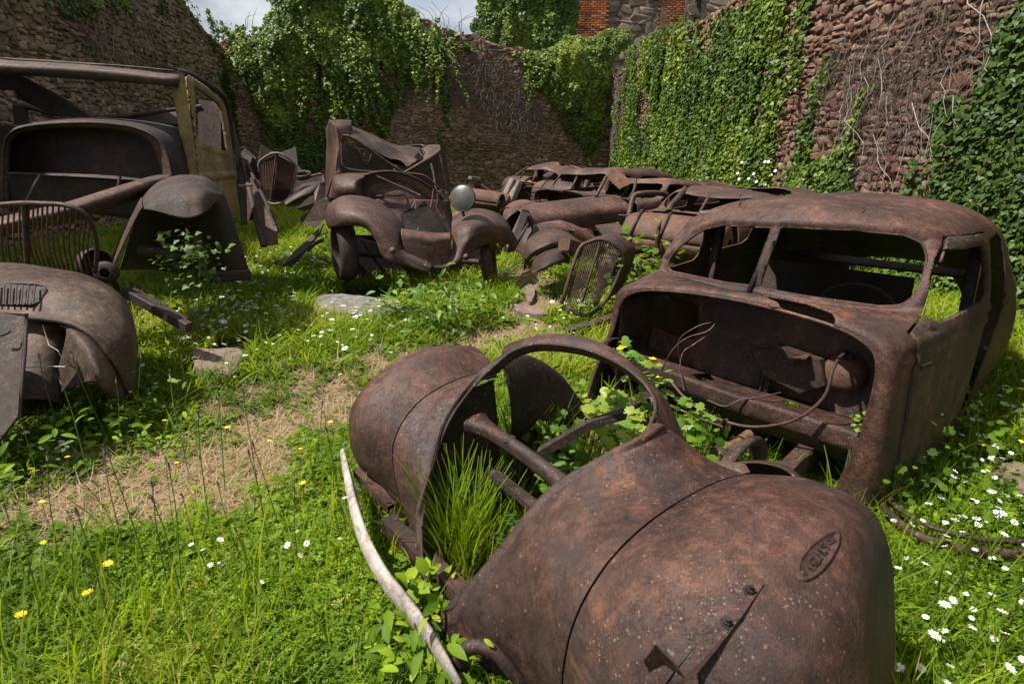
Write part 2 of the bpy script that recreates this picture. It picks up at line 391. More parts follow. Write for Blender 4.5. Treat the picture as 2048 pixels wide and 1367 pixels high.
M['mid'] = rr_('rust_brown', .95, 17, .2, orange=.4, grime=.7, rough=.6, spec=.4)
M['pink'] = rr_('rust_pink_brown', 1.3, 23, .6, orange=.7, spots=.6, grime=.6, rough=.65)
M['ochre'] = rust('rust_ochre_sheet', dark=(0.035, 0.016, 0.009), mid=(0.115, 0.054, 0.028), light=(0.22, 0.115, 0.062), orange=0.9, spots=0.5, seed=31)
M['grey'] = rust('rust_grey_brown', dark=(0.022, 0.016, 0.012), mid=(0.062, 0.041, 0.029), light=(0.165, 0.115, 0.08), orange=0.35, grime=.7, seed=41, rough=.66, spec=.3)
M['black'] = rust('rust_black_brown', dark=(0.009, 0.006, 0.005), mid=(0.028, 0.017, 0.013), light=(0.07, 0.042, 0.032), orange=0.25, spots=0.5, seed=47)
M['green'] = rust('paint_green_ochre', dark=(0.065, 0.047, 0.016), mid=(0.19, 0.145, 0.05), light=(0.30, 0.235, 0.095), orange=0.2, spots=0.5, streak=1.3, seed=53)
M['chrome'] = rust('weathered_white_metal', dark=(.12, .10, .085), mid=(.34, .31, .285), light=(.46, .43, .40), rough=.5, grime=.6, orange=.45, streak=.4, spots=.4, seed=61)
M['glass'] = plain('silvered_lens', (0.06, 0.06, 0.05), 0.4, 0.1, 0.7, 7, 0.05, 0.6)
M['timber'] = plain('grey_timber', (0.17, 0.14, 0.12), 0.9, 0, 0.5, 40, 0.8)
M['rock'] = plain('grey_stone_slab', (0.15, 0.135, 0.12), 0.92, 0, 0.5, 14, 0.9)
M['rock_red'] = plain('brown_stone_slab', (0.16, 0.11, 0.09), 0.92, 0, 0.45, 14, 0.9)
M['twig'] = plain('bare_twig', (0.17, 0.13, 0.11), 0.9, 0, 0.4, 30, 0.3)
M['twig_pale'] = plain('bleached_twig', (0.36, 0.31, 0.28), 0.85, 0, 0.3, 30, 0.3)
M['petal'] = plain('white_petal', (0.80, 0.80, 0.78), 0.6, 0, 0.05, 60, 0.0)
M['yolk'] = plain('yellow_floret', (0.75, 0.48, 0.02), 0.6, 0, 0.15, 80, 0.1)
M['yellow'] = plain('yellow_petal', (0.78, 0.58, 0.01), 0.5, 0, 0.12, 60, 0.0)
M['stalk'] = plain('green_stalk', (0.075, 0.13, 0.03), 0.6, 0, 0.3, 40, 0.1)
M['grass'] = leafmat('grass_blades', [(0.0, (0.040, 0.070, 0.008)), (0.45, (0.13, 0.215, 0.010)), (0.72, (0.28, 0.36, 0.018)), (0.82, (0.34, 0.27, 0.12)), (1.0, (0.50, 0.39, 0.27))], 0.6, 0.42, 0.15)
M['herb'] = leafmat('herb_leaves', [(0.0, (0.028, 0.060, 0.006)), (0.5, (0.10, 0.185, 0.008)), (0.9, (0.25, 0.36, 0.016)), (1.0, (0.30, 0.30, 0.04))], 0.6, 0.36, 0.2)
M['ivy'] = leafmat('ivy_leaves', [(0.0, (0.022, 0.046, 0.008)), (0.5, (0.062, 0.115, 0.013)), (0.85, (0.14, 0.21, 0.02)), (1.0, (0.24, 0.28, 0.03))], 0.5, 0.28, 0.35)
M['celandine'] = leafmat('celandine_leaves', [(0.0, (0.05, 0.12, 0.015)), (0.5, (0.11, 0.22, 0.02)), (1.0, (0.30, 0.33, 0.04))], 0.5, 0.35)
def wall_mat(name, a, bcol, c, mortar):
    m, t, b, o = newmat(name); g = t.nodes.new('ShaderNodeNewGeometry'); p = g.outputs['Position']
    at_ = N(t, 'ShaderNodeAttribute', attribute_name='tint'); dk_ = lambda q, f: tuple(x * f for x in q)
    r = ramp(t, [(0.0, mortar), (0.08, mortar), (0.10, a), (0.22, dk_(bcol, .55)), (0.34, c), (0.46, dk_(a, .5)), (0.56, bcol), (0.66, dk_(c, .62)), (0.76, dk_(c, 1.15)), (0.88, dk_(a, .75)), (1.0, dk_(bcol, .9))]); t.links.new(at_.outputs['Fac'], r.inputs[0])
    n1 = tex(t, 'ShaderNodeTexNoise', p, i_Scale=9.0, i_Detail=10.0, i_Roughness=0.72); n2 = tex(t, 'ShaderNodeTexNoise', p, i_Scale=1.1, i_Detail=5.0, i_Roughness=0.6)
    v = ramp(t, [(0.3, (0.5, 0.5, 0.5)), (0.68, (1.25, 1.22, 1.2))]); t.links.new(n1.outputs['Fac'], v.inputs[0])
    col = mixc(t, 1.0, r.outputs[0], v.outputs[0], 'MULTIPLY')
    ms = ramp(t, [(0.5, (0, 0, 0)), (0.68, (1, 1, 1))]); t.links.new(n2.outputs['Fac'], ms.inputs[0])
    col = mixc(t, mth(t, 'MULTIPLY', ms.outputs[0], 0.5), col, (0.055, 0.05, 0.03))
    ml = tex(t, 'ShaderNodeTexNoise', p, i_Scale=2.7, i_Detail=8.0, i_Roughness=0.7); mm = ramp(t, [(0.62, (0, 0, 0)), (0.72, (1, 1, 1))]); t.links.new(ml.outputs['Fac'], mm.inputs[0])
    col = mixc(t, mth(t, 'MULTIPLY', mm.outputs[0], 0.45), col, (0.07, 0.08, 0.02))
    WK = 0.95; col = mixc(t, 1.0, col, (WK, WK, WK), 'MULTIPLY')
    t.links.new(col, b.inputs['Base Color']); b.inputs['Roughness'].default_value = 0.95; b.inputs['Specular IOR Level'].default_value = 0.15
    n3 = tex(t, 'ShaderNodeTexNoise', p, i_Scale=34.0, i_Detail=8.0, i_Roughness=0.7)
    bp = N(t, 'ShaderNodeBump', i_Strength=0.5, i_Distance=0.02); t.links.new(n3.outputs['Fac'], bp.inputs['Height']); t.links.new(bp.outputs[0], b.inputs['Normal'])
    return m
M['wall_r'] = wall_mat('rubble_red', (0.23, 0.11, 0.08), (0.27, 0.155, 0.115), (0.31, 0.215, 0.16), (0.075, 0.05, 0.038))
M['wall_b'] = wall_mat('rubble_brown', (0.28, 0.155, 0.105), (0.33, 0.205, 0.14), (0.39, 0.28, 0.20), (0.10, 0.066, 0.048))
M['wall_l'] = wall_mat('rubble_dark', (0.20, 0.14, 0.092), (0.26, 0.185, 0.12), (0.31, 0.22, 0.15), (0.065, 0.046, 0.03))
M['render'] = wall_mat('grey_ashlar', (0.25, 0.20, 0.16), (0.32, 0.26, 0.21), (0.36, 0.28, 0.22), (0.14, 0.115, 0.09))
M['brick'] = wall_mat('orange_brick', (0.36, 0.11, 0.045), (0.45, 0.15, 0.06), (0.50, 0.20, 0.09), (0.24, 0.14, 0.10))
# ------------------------------------------------------------------ the ground
PATH = [gp(*q)[:2] for q in [(-250, 1060), (150, 1010), (330, 950), (480, 905), (640, 815), (760, 745), (960, 690), (1060, 640), (1062, 580), (1040, 540)]]
PATH_W = [0.16, 0.28, 0.42, 0.42, 0.38, 0.34, 0.26, 0.38, 0.36, 0.2]
def path_d(x, y):
    d = np.full(np.shape(x), 1e9)
    for k in range(len(PATH) - 1):
        (ax, ay), (bx, by) = PATH[k], PATH[k + 1]; ex, ey = bx - ax, by - ay
        t = np.clip(((x - ax) * ex + (y - ay) * ey) / (ex * ex + ey * ey), 0, 1)
        d = np.minimum(d, np.hypot(x - ax - t * ex, y - ay - t * ey) - (PATH_W[k] * (1 - t) + PATH_W[k + 1] * t))
    return d
def bare(x, y):
    """0 lush .. 1 dry trodden path"""
    n = fbm(x * 2.3, y * 2.3, 3) - 0.5; n2 = fbm(x * 9, y * 9, 5) - 0.5
    return np.clip(0.45 - (path_d(x, y) + n * 1.3 + n2 * 0.8) / 0.38, 0, 1)
def ground_z(x, y): return (fbm(x * 0.7, y * 0.7, 31) - 0.5) * 0.09 + (fbm(x * 3, y * 3, 37) - 0.5) * 0.03
gx = np.concatenate([[-60, -30, -14], np.linspace(-7, 7, 281), [14, 30, 60]]); gy = np.concatenate([[-30, -10, -3], np.linspace(0, 21, 421), [30, 60, 120]])
GX, GY = np.meshgrid(gx, gy, indexing='ij'); GZ = np.where((abs(GX) < 7) & (GY < 21) & (GY > 0), ground_z(GX, GY), 0)
m, t, b, o = newmat('soil'); g = t.nodes.new('ShaderNodeNewGeometry'); a = N(t, 'ShaderNodeAttribute', attribute_name='tint')
n1 = tex(t, 'ShaderNodeTexNoise', g.outputs['Position'], i_Scale=6.0, i_Detail=9.0, i_Roughness=0.7); n2 = tex(t, 'ShaderNodeTexNoise', g.outputs['Position'], i_Scale=60.0, i_Detail=6.0, i_Roughness=0.7)
r1 = ramp(t, [(0.3, (0.016, 0.022, 0.006)), (0.7, (0.045, 0.06, 0.014))]); t.links.new(n1.outputs['Fac'], r1.inputs[0])
r2 = ramp(t, [(0.3, (0.085, 0.055, 0.034)), (0.5, (0.19, 0.13, 0.082)), (0.7, (0.32, 0.235, 0.155))]); t.links.new(n2.outputs['Fac'], r2.inputs[0])
t.links.new(mixc(t, a.outputs['Fac'], r1.outputs[0], r2.outputs[0]), b.inputs['Base Color']); b.inputs['Roughness'].default_value = 0.97; b.inputs['Specular IOR Level'].default_value = 0.1
bp = N(t, 'ShaderNodeBump', i_Strength=0.8, i_Distance=0.015); t.links.new(n2.outputs['Fac'], bp.inputs['Height']); t.links.new(bp.outputs[0], b.inputs['Normal'])
go = mesh_obj('ground', np.stack([GX, GY, GZ], -1).reshape(-1, 3), gfaces(len(gx), len(gy)), m, tint=bare(GX, GY).ravel(), loc=(0, 0, 0)); props(go, kind='structure', label='grassy courtyard ground with a dry trodden path', cat='ground')

# ------------------------------------------------------------------ walls
class Wall:
    def __init__(s, A, B, ztop, out=1):
        s.A = np.array(A, float); s.B = np.array(B, float); s.len = np.linalg.norm(s.B - s.A); s.d = (s.B - s.A) / s.len
        s.n = np.array([-s.d[1], s.d[0]]) * out; s.ztop = ztop
    def P(s, q, z, off=0.0):
        q = np.asarray(q, float); z = np.asarray(z, float); xy = s.A + s.d * q[..., None] + s.n * (np.asarray(off, float) + 0 * q)[..., None]
        return np.concatenate([xy, z[..., None]], -1)
def stones(q, z, cw, ch, seed, reg=False):
    if reg:
        j = np.floor(z / ch); qq = q / cw + 0.5 * (j % 2); i = np.floor(qq); fx = np.abs(qq - i - 0.5); fz = np.abs(z / ch - j - 0.5)
        e = np.minimum((0.5 - fx) * cw, (0.5 - fz) * ch) / ch; return np.clip(e * 6, 0, 1), hash2(i, j, seed), hash2(i, j, seed + 3)
    # warp so that the courses wander
    q = q + (fbm(q * 1.3, z * 1.3, seed + 50) - 0.5) * 0.35; z = z + (fbm(q * 0.9, z * 1.6, seed + 60) - 0.5) * 0.3
    X = q / cw; Y = z / ch; i0 = np.floor(X).astype(int); j0 = np.floor(Y).astype(int)
    f1 = np.full(q.shape, 9.0); f2 = np.full(q.shape, 9.0); ci = np.zeros(q.shape, int); cj = np.zeros(q.shape, int); lx = np.zeros(q.shape); ly = np.zeros(q.shape)
    for di in (-1, 0, 1):
        for dj in (-1, 0, 1):
            i = i0 + di; j = j0 + dj
            px = i + 0.12 + 0.76 * hash2(i, j, seed); py = j + 0.14 + 0.72 * hash2(i, j, seed + 1)
            d = np.sqrt((X - px) ** 2 + (Y - py) ** 2) * (0.75 + 0.5 * hash2(i, j, seed + 2))
            nw = d < f1; f2 = np.where(nw, f1, np.minimum(f2, d)); f1 = np.where(nw, d, f1); ci = np.where(nw, i, ci); cj = np.where(nw, j, cj); lx = np.where(nw, X - px, lx); ly = np.where(nw, Y - py, ly)
    tl = lx * (hash2(ci, cj, seed + 15) - .5) * 1.6 + ly * (hash2(ci, cj, seed + 16) - .6) * 1.6
    return np.clip((f2 - f1) * 5.5, 0, 1), hash2(ci, cj, seed + 4), np.clip(hash2(ci, cj, seed + 7) + tl, -.3, 1.5)
def stone_wall(W, name, label, cat, mat, seed, cw=0.30, ch=0.13, step=0.033, depth=0.075, thick=0.55, reg=False, q0=0.0, q1=None, zb=-0.1, parent=None, rough_top=0.12):
    q1 = W.len if q1 is None else q1; nq = int((q1 - q0) / step) + 1; qs = np.linspace(q0, q1, nq); zt = np.array([W.ztop(q) for q in qs])
    zt = zt + (fbm(qs * 2.2, qs * 0 + seed, seed) - 0.5) * rough_top * 2.2
    nz_ = int((zt.max() - zb) / step) + 1; T = np.linspace(0, 1, nz_); Q = np.repeat(qs[:, None], nz_, 1); Z = zb + (zt[:, None] - zb) * T[None]
    e, h, h2 = stones(Q, Z, cw, ch, seed, reg)
    off = np.sqrt(np.minimum(e, .75)) * depth * .25 * (0.4 + 1.1 * h2) + (fbm(Q * 0.6, Z * 0.6, seed + 9) - 0.5) * 0.18 + (fbm(Q * 9, Z * 9, seed + 5) - 0.5) * 0.014
    if reg: off = np.minimum(e, 0.5) * depth + (fbm(Q * 0.6, Z * 0.6, seed + 9) - 0.5) * 0.05
    tint = np.where((e < 0.6) | reg, 0.03, 0.12 + 0.86 * h)
    V = W.P(Q, Z, off); F1_ = gfaces(nq, nz_)
    # top and back
    top = W.P(np.repeat(qs[:, None], 3, 1), np.stack([zt, zt + 0.02, zt - 0.02], 1), np.repeat([[off[:, -1].mean(), -thick / 2, -thick]], nq, 0))
    top[:, 0] = V[:, -1]
    bk = W.P(np.repeat(qs[:, None], 2, 1), np.stack([zt - 0.02, zt * 0 + zb], 1), -thick)
    a = V.reshape(-1, 3); n1_ = len(a); F2_ = gfaces(nq, 3) + n1_; n2_ = n1_ + nq * 3; F3_ = gfaces(nq, 2) + n2_
    Fs = [F1_, F2_, F3_]; allV = [a, top.reshape(-1, 3), bk.reshape(-1, 3)]; tt = [tint.ravel(), np.full(nq * 3, 0.5), np.full(nq * 2, 0.3)]
    for e_, col in ((0, 0), (-1, -1)):   # ends
        x = np.stack([V[e_], W.P(np.full(nz_, qs[e_]), Z[e_], -thick)], 0); k = sum(map(len, allV)); allV.append(x.reshape(-1, 3)); Fs.append(gfaces(2, nz_) + k); tt.append(np.concatenate([tint[e_], tint[e_]]))
    bv, bf_, bt = stone_blocks(W, q0, q1, zb, cw, ch, seed, reg, depth * .75); k = sum(map(len, allV)); allV.append(bv); Fs.append(bf_ + k); tt.append(bt)
    o = mesh_obj(name, np.concatenate(allV), np.concatenate(Fs), mat, parent, smooth=False, tint=np.concatenate(tt), loc=(W.A[0], W.A[1], 0) if parent is None else None)
    if parent is None: props(o, label, cat)
    return o
def stone_blocks(W, q0, q1, zb, cw, ch, seed, reg, proud):
    """individual blocks laid in wandering courses, proud of the mortar"""
    rg = R_(seed + 900); V = []; Fq = []; T = []; n = 0; z = max(zb, 0.0); top = max(W.ztop(q) for q in np.linspace(q0, q1, 60)) + .15
    ring = np.array([(-.5, -.36), (-.36, -.5), (.36, -.5), (.5, -.36), (.5, .36), (.36, .5), (-.36, .5), (-.5, .36)])
    while z < top:
        h = ch * (1 if reg else rg.uniform(.55, 1.35)); q = q0 + (rg.uniform(0, cw) if not reg else (0 if int(z / ch + .5) % 2 else -cw / 2))
        while q < q1:
            l = cw * (1 if reg else rg.choice([.4, .6, .8, 1.0, 1.0, 1.4]) * rg.uniform(.75, 1.25)); qc = q + l / 2; zc = z + h / 2 + (0 if reg else (fbm(np.array(qc * .55), np.array(z * .5), seed) - .5) * .5 + rg.normal(0, .014))
            q += l + (.012 if reg else rg.uniform(.004, .022))
            if qc > q1 or qc < q0 or zc > W.ztop(qc) - .03 + rg.uniform(-.06, .06) or (not reg and rg.uniform() < .05): continue
            hh = h * (1 if reg else rg.uniform(.7, 1.25)) - .012; j = 0 if reg else .17; o_ = ring + rg.normal(0, 1, ring.shape) * j * .6; a = 0 if reg else rg.normal(0, .17)
            R2 = np.array([[math.cos(a), -math.sin(a)], [math.sin(a), math.cos(a)]]); base = (o_ * [l, hh]) @ R2.T; pr_ = proud * (1 if reg else rg.uniform(.5, 1.5)); tl = rg.normal(0, .10 if not reg else .01, 2); cen = rg.normal(0, .12, 2) * [l, hh] * (0 if reg else 1)
            low = (fbm(np.array(qc * .6), np.array(zc * .6), seed + 9) - .5) * .18
            rows = [(base * 1.04, -.05), (base, pr_ * .45), (base * .88, pr_ * .92), (base * .5 + cen * .3, pr_ * (1.02 if reg else rg.uniform(.95, 1.2)))]
            for b_, d_ in rows:
                x = b_[:, 0]; y = b_[:, 1]; dd = d_ + (x * tl[0] + y * tl[1]) * (d_ > 0) + rg.normal(0, .004 if not reg else .001, 8); V.append(W.P(qc + x, zc + y, dd * .75 + low + .012))
            for r_ in range(3): Fq += [(n + r_ * 8 + i, n + r_ * 8 + (i + 1) % 8, n + r_ * 8 + 8 + (i + 1) % 8, n + r_ * 8 + 8 + i) for i in range(8)]
            Fq += [(n + 24, n + 25, n + 26, n + 27), (n + 24, n + 27, n + 28, n + 31), (n + 28, n + 29, n + 30, n + 31)]; T += [0.12 + .86 * rg.uniform()] * 32; n += 32
        z += h
    return np.concatenate(V), np.array(Fq), np.array(T)
def lin(xs, ys): return lambda q: float(np.interp(q, xs, ys))
WR = Wall((3.25, 20.6), (4.95, -1.0), lin([0, 1.5, 3.5, 5, 8, 9.5, 11, 14, 22], [3.75, 3.7, 3.75, 3.75, 3.9, 3.95, 4.0, 4.2, 4.3]), -1)
WB = Wall((-8.75, 18.6), (3.6, 20.1), lin([0, 0.8, 2.0, 2.1, 4.2, 5.2, 6.5, 7.5, 8.5, 9.5, 10.5, 12.4], [4.3, 4.55, 4.8, 5.7, 6.0, 5.7, 4.95, 4.75, 4.55, 4.3, 4.05, 3.9]), -1)
WL = Wall((-7.3, 3.2), (-8.5, 18.9), lin([0, 10, 12.6, 13.4, 14.3, 15.8], [7.2, 6.6, 5.6, 5.0, 4.5, 4.15]), -1)
stone_wall(WR, 'stone_wall', 'tall rubble stone wall closing the right side, half covered by ivy', 'wall', M['wall_r'], 101, cw=0.155, ch=0.08, step=0.045, depth=.055)
stone_wall(WB, 'stone_wall', 'brown rubble stone wall across the back of the yard', 'wall', M['wall_b'], 202, cw=0.17, ch=0.088, step=0.05, depth=0.055)
stone_wall(WL, 'stone_wall', 'dark tall rubble stone wall behind the big car on the left', 'wall', M['wall_l'], 303, cw=0.20, ch=0.095, step=0.05, depth=0.06)
# the ruin beyond the back wall
ruin = thing('ruined_house', 'ruined house of orange brick and grey stone beyond the back wall', 'building', (5.2, 27, 0))
yb = 27.0
def rx(u, v=40): return at(u, v, yb)[0]
def rseg(u0, u1, zt, mat, nm, seed, off=0.0, **k):
    Wq = Wall((rx(u0), yb - off), (rx(u1), yb - off), lambda q: zt, -1); return stone_wall(Wq, nm, None, None, mat, seed, parent=ruin, zb=2.0, thick=0.6, step=0.05, rough_top=0.3, **k)
rseg(1146, 1213, 9.4, M['brick'], 'brick_pier', 5, 0.06, cw=0.24, ch=0.085, depth=0.015, reg=True)
rseg(1211, 1322, 9.3, M['render'], 'stone_panel', 6, 0.0, cw=0.62, ch=0.27, depth=0.03)
rseg(1320, 1368, 9.6, M['brick'], 'brick_pier', 7, 0.06, cw=0.24, ch=0.085, depth=0.015, reg=True)
rseg(1367, 1384, 9.4, M['render'], 'stone_quoin', 8, 0.12, cw=0.5, ch=0.5, depth=0.02)
rseg(1384, 1402, 9.0, M['wall_l'], 'window_recess', 9, -0.25, cw=0.3, ch=0.2, depth=0.02)
rseg(1400, 1500, 8.4, M['render'], 'stone_panel', 10, 0.0, cw=0.5, ch=0.25, depth=0.03)
gab = thing('gable_wall', 'ruined gable wall beyond the back wall, wrapped in ivy', 'wall', (2.2, 24, 0))
gx0, gx1 = at(958, 60, 24.5)[0], at(1152, 60, 24.5)[0]
WG = Wall((gx0, 24.5), (gx1, 24.5), lin([0, 0.6, 4.3], [7.2, 8.6, 8.8]), -1)
stone_wall(WG, 'masonry', None, None, M['wall_b'], 12, parent=gab, zb=2.0, thick=2.0, step=0.09, cw=0.4, ch=0.2)

# ------------------------------------------------------------------ leaves
IVY_T = np.array([(0, 0.18, 0.06), (0, -0.08, 0), (0.30, -0.22, -0.02), (0.52, 0.06, -0.05), (0.28, 0.26, 0.0), (0, 0.66, -0.06), (-0.28, 0.26, 0.0), (-0.52, 0.06, -0.05), (-0.30, -0.22, -0.02)])
IVY_F = np.array([(0, 1, 2, 3), (0, 3, 4, 5), (0, 5, 6, 7), (0, 7, 8, 1)])
def ovate(rows=4, wid=0.28, droop=0.25):
    V = []; Fq = []
    for i in range(rows + 1):
        t = i / rows; w_ = wid * math.sin(math.pi * min(1, t * 0.93 + 0.05)) ** 0.8 if i < rows else 0.01
        z = -droop * t * t
        V += [(-w_, t, z + 0.35 * w_), (0, t, z), (w_, t, z + 0.35 * w_)]
    for i in range(rows):
        for j in (0, 1): k = i * 3 + j; Fq.append((k, k + 1, k + 4, k + 3))
    return np.array(V), np.array(Fq)
def blade(rows=3, wid=0.035, bend=0.35):
    V = []; Fq = []
    for i in range(rows + 1):
        t = i / rows; w_ = wid * (1 - t ** 1.6) + 0.002; V += [(-w_, bend * t * t, t * (1 - 0.25 * bend * t)), (w_, bend * t * t, t * (1 - 0.25 * bend * t))]
    for i in range(rows): k = i * 2; Fq.append((k, k + 1, k + 3, k + 2))
    return np.array(V), np.array(Fq)
def scatter_mesh(P, X, Y, Z, S, T, Fq):
    """copies of template T at P with axes X Y Z and scale S (numpy only)"""
    S = S[:, None, None] if np.ndim(S) == 1 else S
    V = P[:, None] + S * (T[None, :, 0:1] * X[:, None] + T[None, :, 1:2] * Y[:, None] + T[None, :, 2:3] * Z[:, None])
    n = len(P); Fa = (Fq[None] + (np.arange(n) * len(T))[:, None, None]).reshape(-1, 4)
    return V.reshape(-1, 3), Fa
def basis(Nn, D, rg, tilt=0.5, twist=0.6):
    """leaf frames: normal Nn jittered, length axis near D"""
    n = Nn + rg.normal(0, tilt, Nn.shape); n /= np.linalg.norm(n, axis=1, keepdims=True)
    d = D + rg.normal(0, twist, Nn.shape); d -= n * (d * n).sum(1, keepdims=True); d /= np.linalg.norm(d, axis=1, keepdims=True) + 1e-9
    return np.cross(d, n), d, n
def join(parts):
    V = []; Fq = []; T = []; k = 0
    for v, f, t_ in parts: V.append(v); Fq.append(f + k); T.append(t_); k += len(v)
    return np.concatenate(V), np.concatenate(Fq), np.concatenate(T)
def ivy_on(W, name, label, polys, n, size, seed, thick=0.25, qr=None, zr=(0, 7), jit=14, cat='ivy', sparse=None, bright=0.0, mat='ivy'):
    rg = R_(seed); q = rg.uniform(*(qr or (0, W.len)), n); z = rg.uniform(zr[0], zr[1], n)
    P = W.P(q, z, 0.03); u, v = project(P); sc_ = 1.0
    d = np.full(n, 1e9)
    for po in polys: d = np.minimum(d, sd_poly(u, v, po))
    edge = d + (fbm(q * 2.1, z * 2.1, seed) - 0.5) * jit * 4 + (fbm(q * 8, z * 8, seed + 4) - 0.5) * jit * 2
    keep = edge < 0
    if sparse: keep &= (fbm(q * 3.1, z * 0.8, seed + 8) + rg.normal(0, 0.05, n)) > sparse
    q = q[keep]; z = z[keep]; edge = edge[keep]
    cl_ = fbm(q * 1.6, z * 1.1, seed + 2); cl2 = fbm(q * 5, z * 2.6, seed + 3)
    body = np.clip(-edge / 45.0, 0.0, 1) ** 0.6
    off = 0.07 + body * thick * (0.15 + 1.1 * cl_) + (cl2 - 0.5) * thick * 0.8 * body + rg.uniform(-0.05, 0.03, len(q))
    P = W.P(q, z, np.maximum(off, 0.05)); m_ = len(P)
    n3 = np.tile(np.array([W.n[0], W.n[1], 0.45]), (m_, 1)); dn = np.tile(np.array([0, 0, -1.0]), (m_, 1)) + np.append(W.n, 0) * 0.35
    X, Y, Z = basis(n3, dn, rg, 0.42, 0.5)
    S = size * (0.5 + 0.85 * rg.beta(2, 2.5, m_)) * (.75 + .5 * fbm(q * 2.7, z * 2.7, seed + 12))
    V, Fq = scatter_mesh(P, X, Y, Z, S, IVY_T, IVY_F)
    tn = np.clip(0.42 + (fbm(q * 1.2, z * 1.2, seed + 6) - 0.5) * 0.9 + rg.normal(0, 0.16, m_) + bright, 0, 1)
    o = mesh_obj(name, V, Fq, M[mat], smooth=False, tint=np.repeat(tn, len(IVY_T))); props(o, label, cat); return o
ivy_on(WR, 'ivy', 'dense bright ivy sheet hanging on the far half of the right wall', [[(1212, 350), (1228, 250), (1250, 140), (1280, 75), (1330, 42), (1385, 45), (1400, 95), (1418, 95), (1440, 45), (1500, 5), (1560, -60), (1680, -60), (1650, 20), (1612, 110), (1580, 200), (1565, 300), (1545, 420), (1400, 440), (1215, 400)]], 62000, 0.085, 1, 0.09, (0, 13.5), (0, 4.2), 20, bright=0.16, sparse=.40)
ivy_on(WR, 'ivy', 'dark green ivy growing up the near end of the right wall', [[(1800, 440), (1810, 330), (1880, 215), (1960, 165), (1990, 80), (2040, 10), (2400, -200), (2600, 900), (1990, 700), (1700, 640), (1660, 470)]], 56000, 0.072, 2, 0.12, (11.0, 19.5), (0, 4.3), 22, bright=0.02, sparse=.25)
ivy_on(WR, 'ivy', 'thin trails of ivy climbing the bare stones of the right wall', [[(1655, 120), (1672, 130), (1640, 250), (1610, 380), (1580, 380), (1600, 250)], [(1745, 160), (1765, 165), (1720, 290), (1712, 380), (1640, 390), (1690, 290)], [(1570, 340), (1700, 300), (1720, 400), (1540, 420)], [(1790, 240), (1830, 230), (1800, 330), (1780, 320)]], 52000, 0.072, 3, 0.1, (7.5, 14.5), (0, 4.0), 9, sparse=0.52, bright=0.18)
ivy_on(WB, 'ivy', 'great hanging mass of ivy overflowing the top of the back wall', [[(440, 62), (545, 52), (548, -80), (720, -80), (800, 2), (868, 40), (905, 75), (892, 110), (850, 120), (838, 175), (808, 170), (790, 240), (760, 275), (700, 250), (672, 240), (625, 200), (600, 270), (565, 285), (520, 220), (500, 160), (470, 120)]], 62000, 0.105, 4, 0.5, (0, 7.5), (1.4, 6.6), 11, bright=0.25, sparse=.36)
ivy_on(WB, 'ivy', 'ivy strands trailing down the middle of the back wall', [[(870, 60), (885, 100), (896, 210), (882, 300), (868, 180), (850, 80)], [(885, 190), (895, 190), (895, 340), (880, 335)], [(772, 200), (790, 200), (792, 300), (776, 300)], [(905, 80), (985, 95), (975, 110), (900, 95)], [(500, 180), (600, 180), (690, 300), (640, 340), (520, 330)]], 40000, 0.10, 5, 0.2, (1, 8.8), (0.5, 5.2), 8, sparse=0.46, bright=0.12)
ivy_on(WB, 'ivy', 'ivy clump filling the far corner where the two walls meet', [[(1028, 108), (1080, 100), (1150, 70), (1215, 60), (1252, 55), (1262, 85), (1225, 120), (1208, 200), (1205, 280), (1165, 310), (1130, 250), (1080, 180), (1045, 130)]], 26000, 0.105, 6, 0.5, (8.0, 13.0), (1.0, 5.0), 8, bright=0.28, sparse=.3)
ivy_on(WG, 'ivy', 'ivy thatch covering the gable beyond the back wall', [[(943, 85), (950, 0), (952, -60), (1152, -60), (1150, 100), (1130, 125), (940, 120)]], 22000, 0.15, 7, 0.35, (-0.4, 4.5), (3.0, 8.8), 5, bright=0.18)
ivy_on(WL, 'ivy', 'scraps of ivy along the broken top of the left wall', [[(370, 0), (395, 10), (455, 62), (448, 105), (390, 60)], [(170, 85), (200, 90), (195, 105), (165, 100)], [(60, 0), (200, -20), (380, 0), (330, 30), (160, 40)]], 30000, 0.08, 8, 0.15, (4, 15.7), (2.5, 6.4), 7, sparse=0.5, bright=0.1)
ivy_on(WL, 'ivy', 'young ivy creeping up the foot of the back left corner', [[(440, 150), (520, 230), (560, 330), (470, 330), (450, 250)]], 20000, 0.08, 9, 0.1, (9, 15.7), (0.3, 4.0), 7, sparse=0.5, bright=0.1)

def trails(W, name, label, starts, n, size, seed, ln=(0.6, 1.8), bright=0.3, cat='ivy', out=.3):
    rg = R_(seed); Ps = []
    for (u0, v0, u1, v1), k in starts:
        for _ in range(k):
            f = rg.uniform(); u, v = u0 + (u1 - u0) * f, v0 + (v1 - v0) * f; d = ray(u, v); den = d[:2] @ W.n; t_ = ((W.A - EYE[:2]) @ W.n) / den; p = EYE + d * t_
            p[:2] += W.n * out * rg.uniform(.4, 1.2); l = rg.uniform(*ln); m_ = int(l * 34); w_ = rg.normal(0, .28)
            for i in range(m_):
                s_ = i / m_; Ps.append(p + np.array([w_ * s_ + .05 * math.sin(s_ * 9 + f * 20), -.05 * s_, -l * s_]) + rg.normal(0, .085 * (1.1 - s_ * .9), 3))
    P = np.array(Ps); m_ = len(P); X, Y, Z = basis(np.tile([W.n[0], W.n[1], .5], (m_, 1)), np.tile([0., -.2, -1], (m_, 1)), rg, .5, .5)
    V, Fq = scatter_mesh(P, X, Y, Z, size * rg.uniform(.5, 1.2, m_), IVY_T, IVY_F); tn = np.clip(.5 + bright + rg.normal(0, .18, m_), 0, 1)
    props(mesh_obj(name, V, Fq, M['ivy'], smooth=False, tint=np.repeat(tn, len(IVY_T))), label, cat)
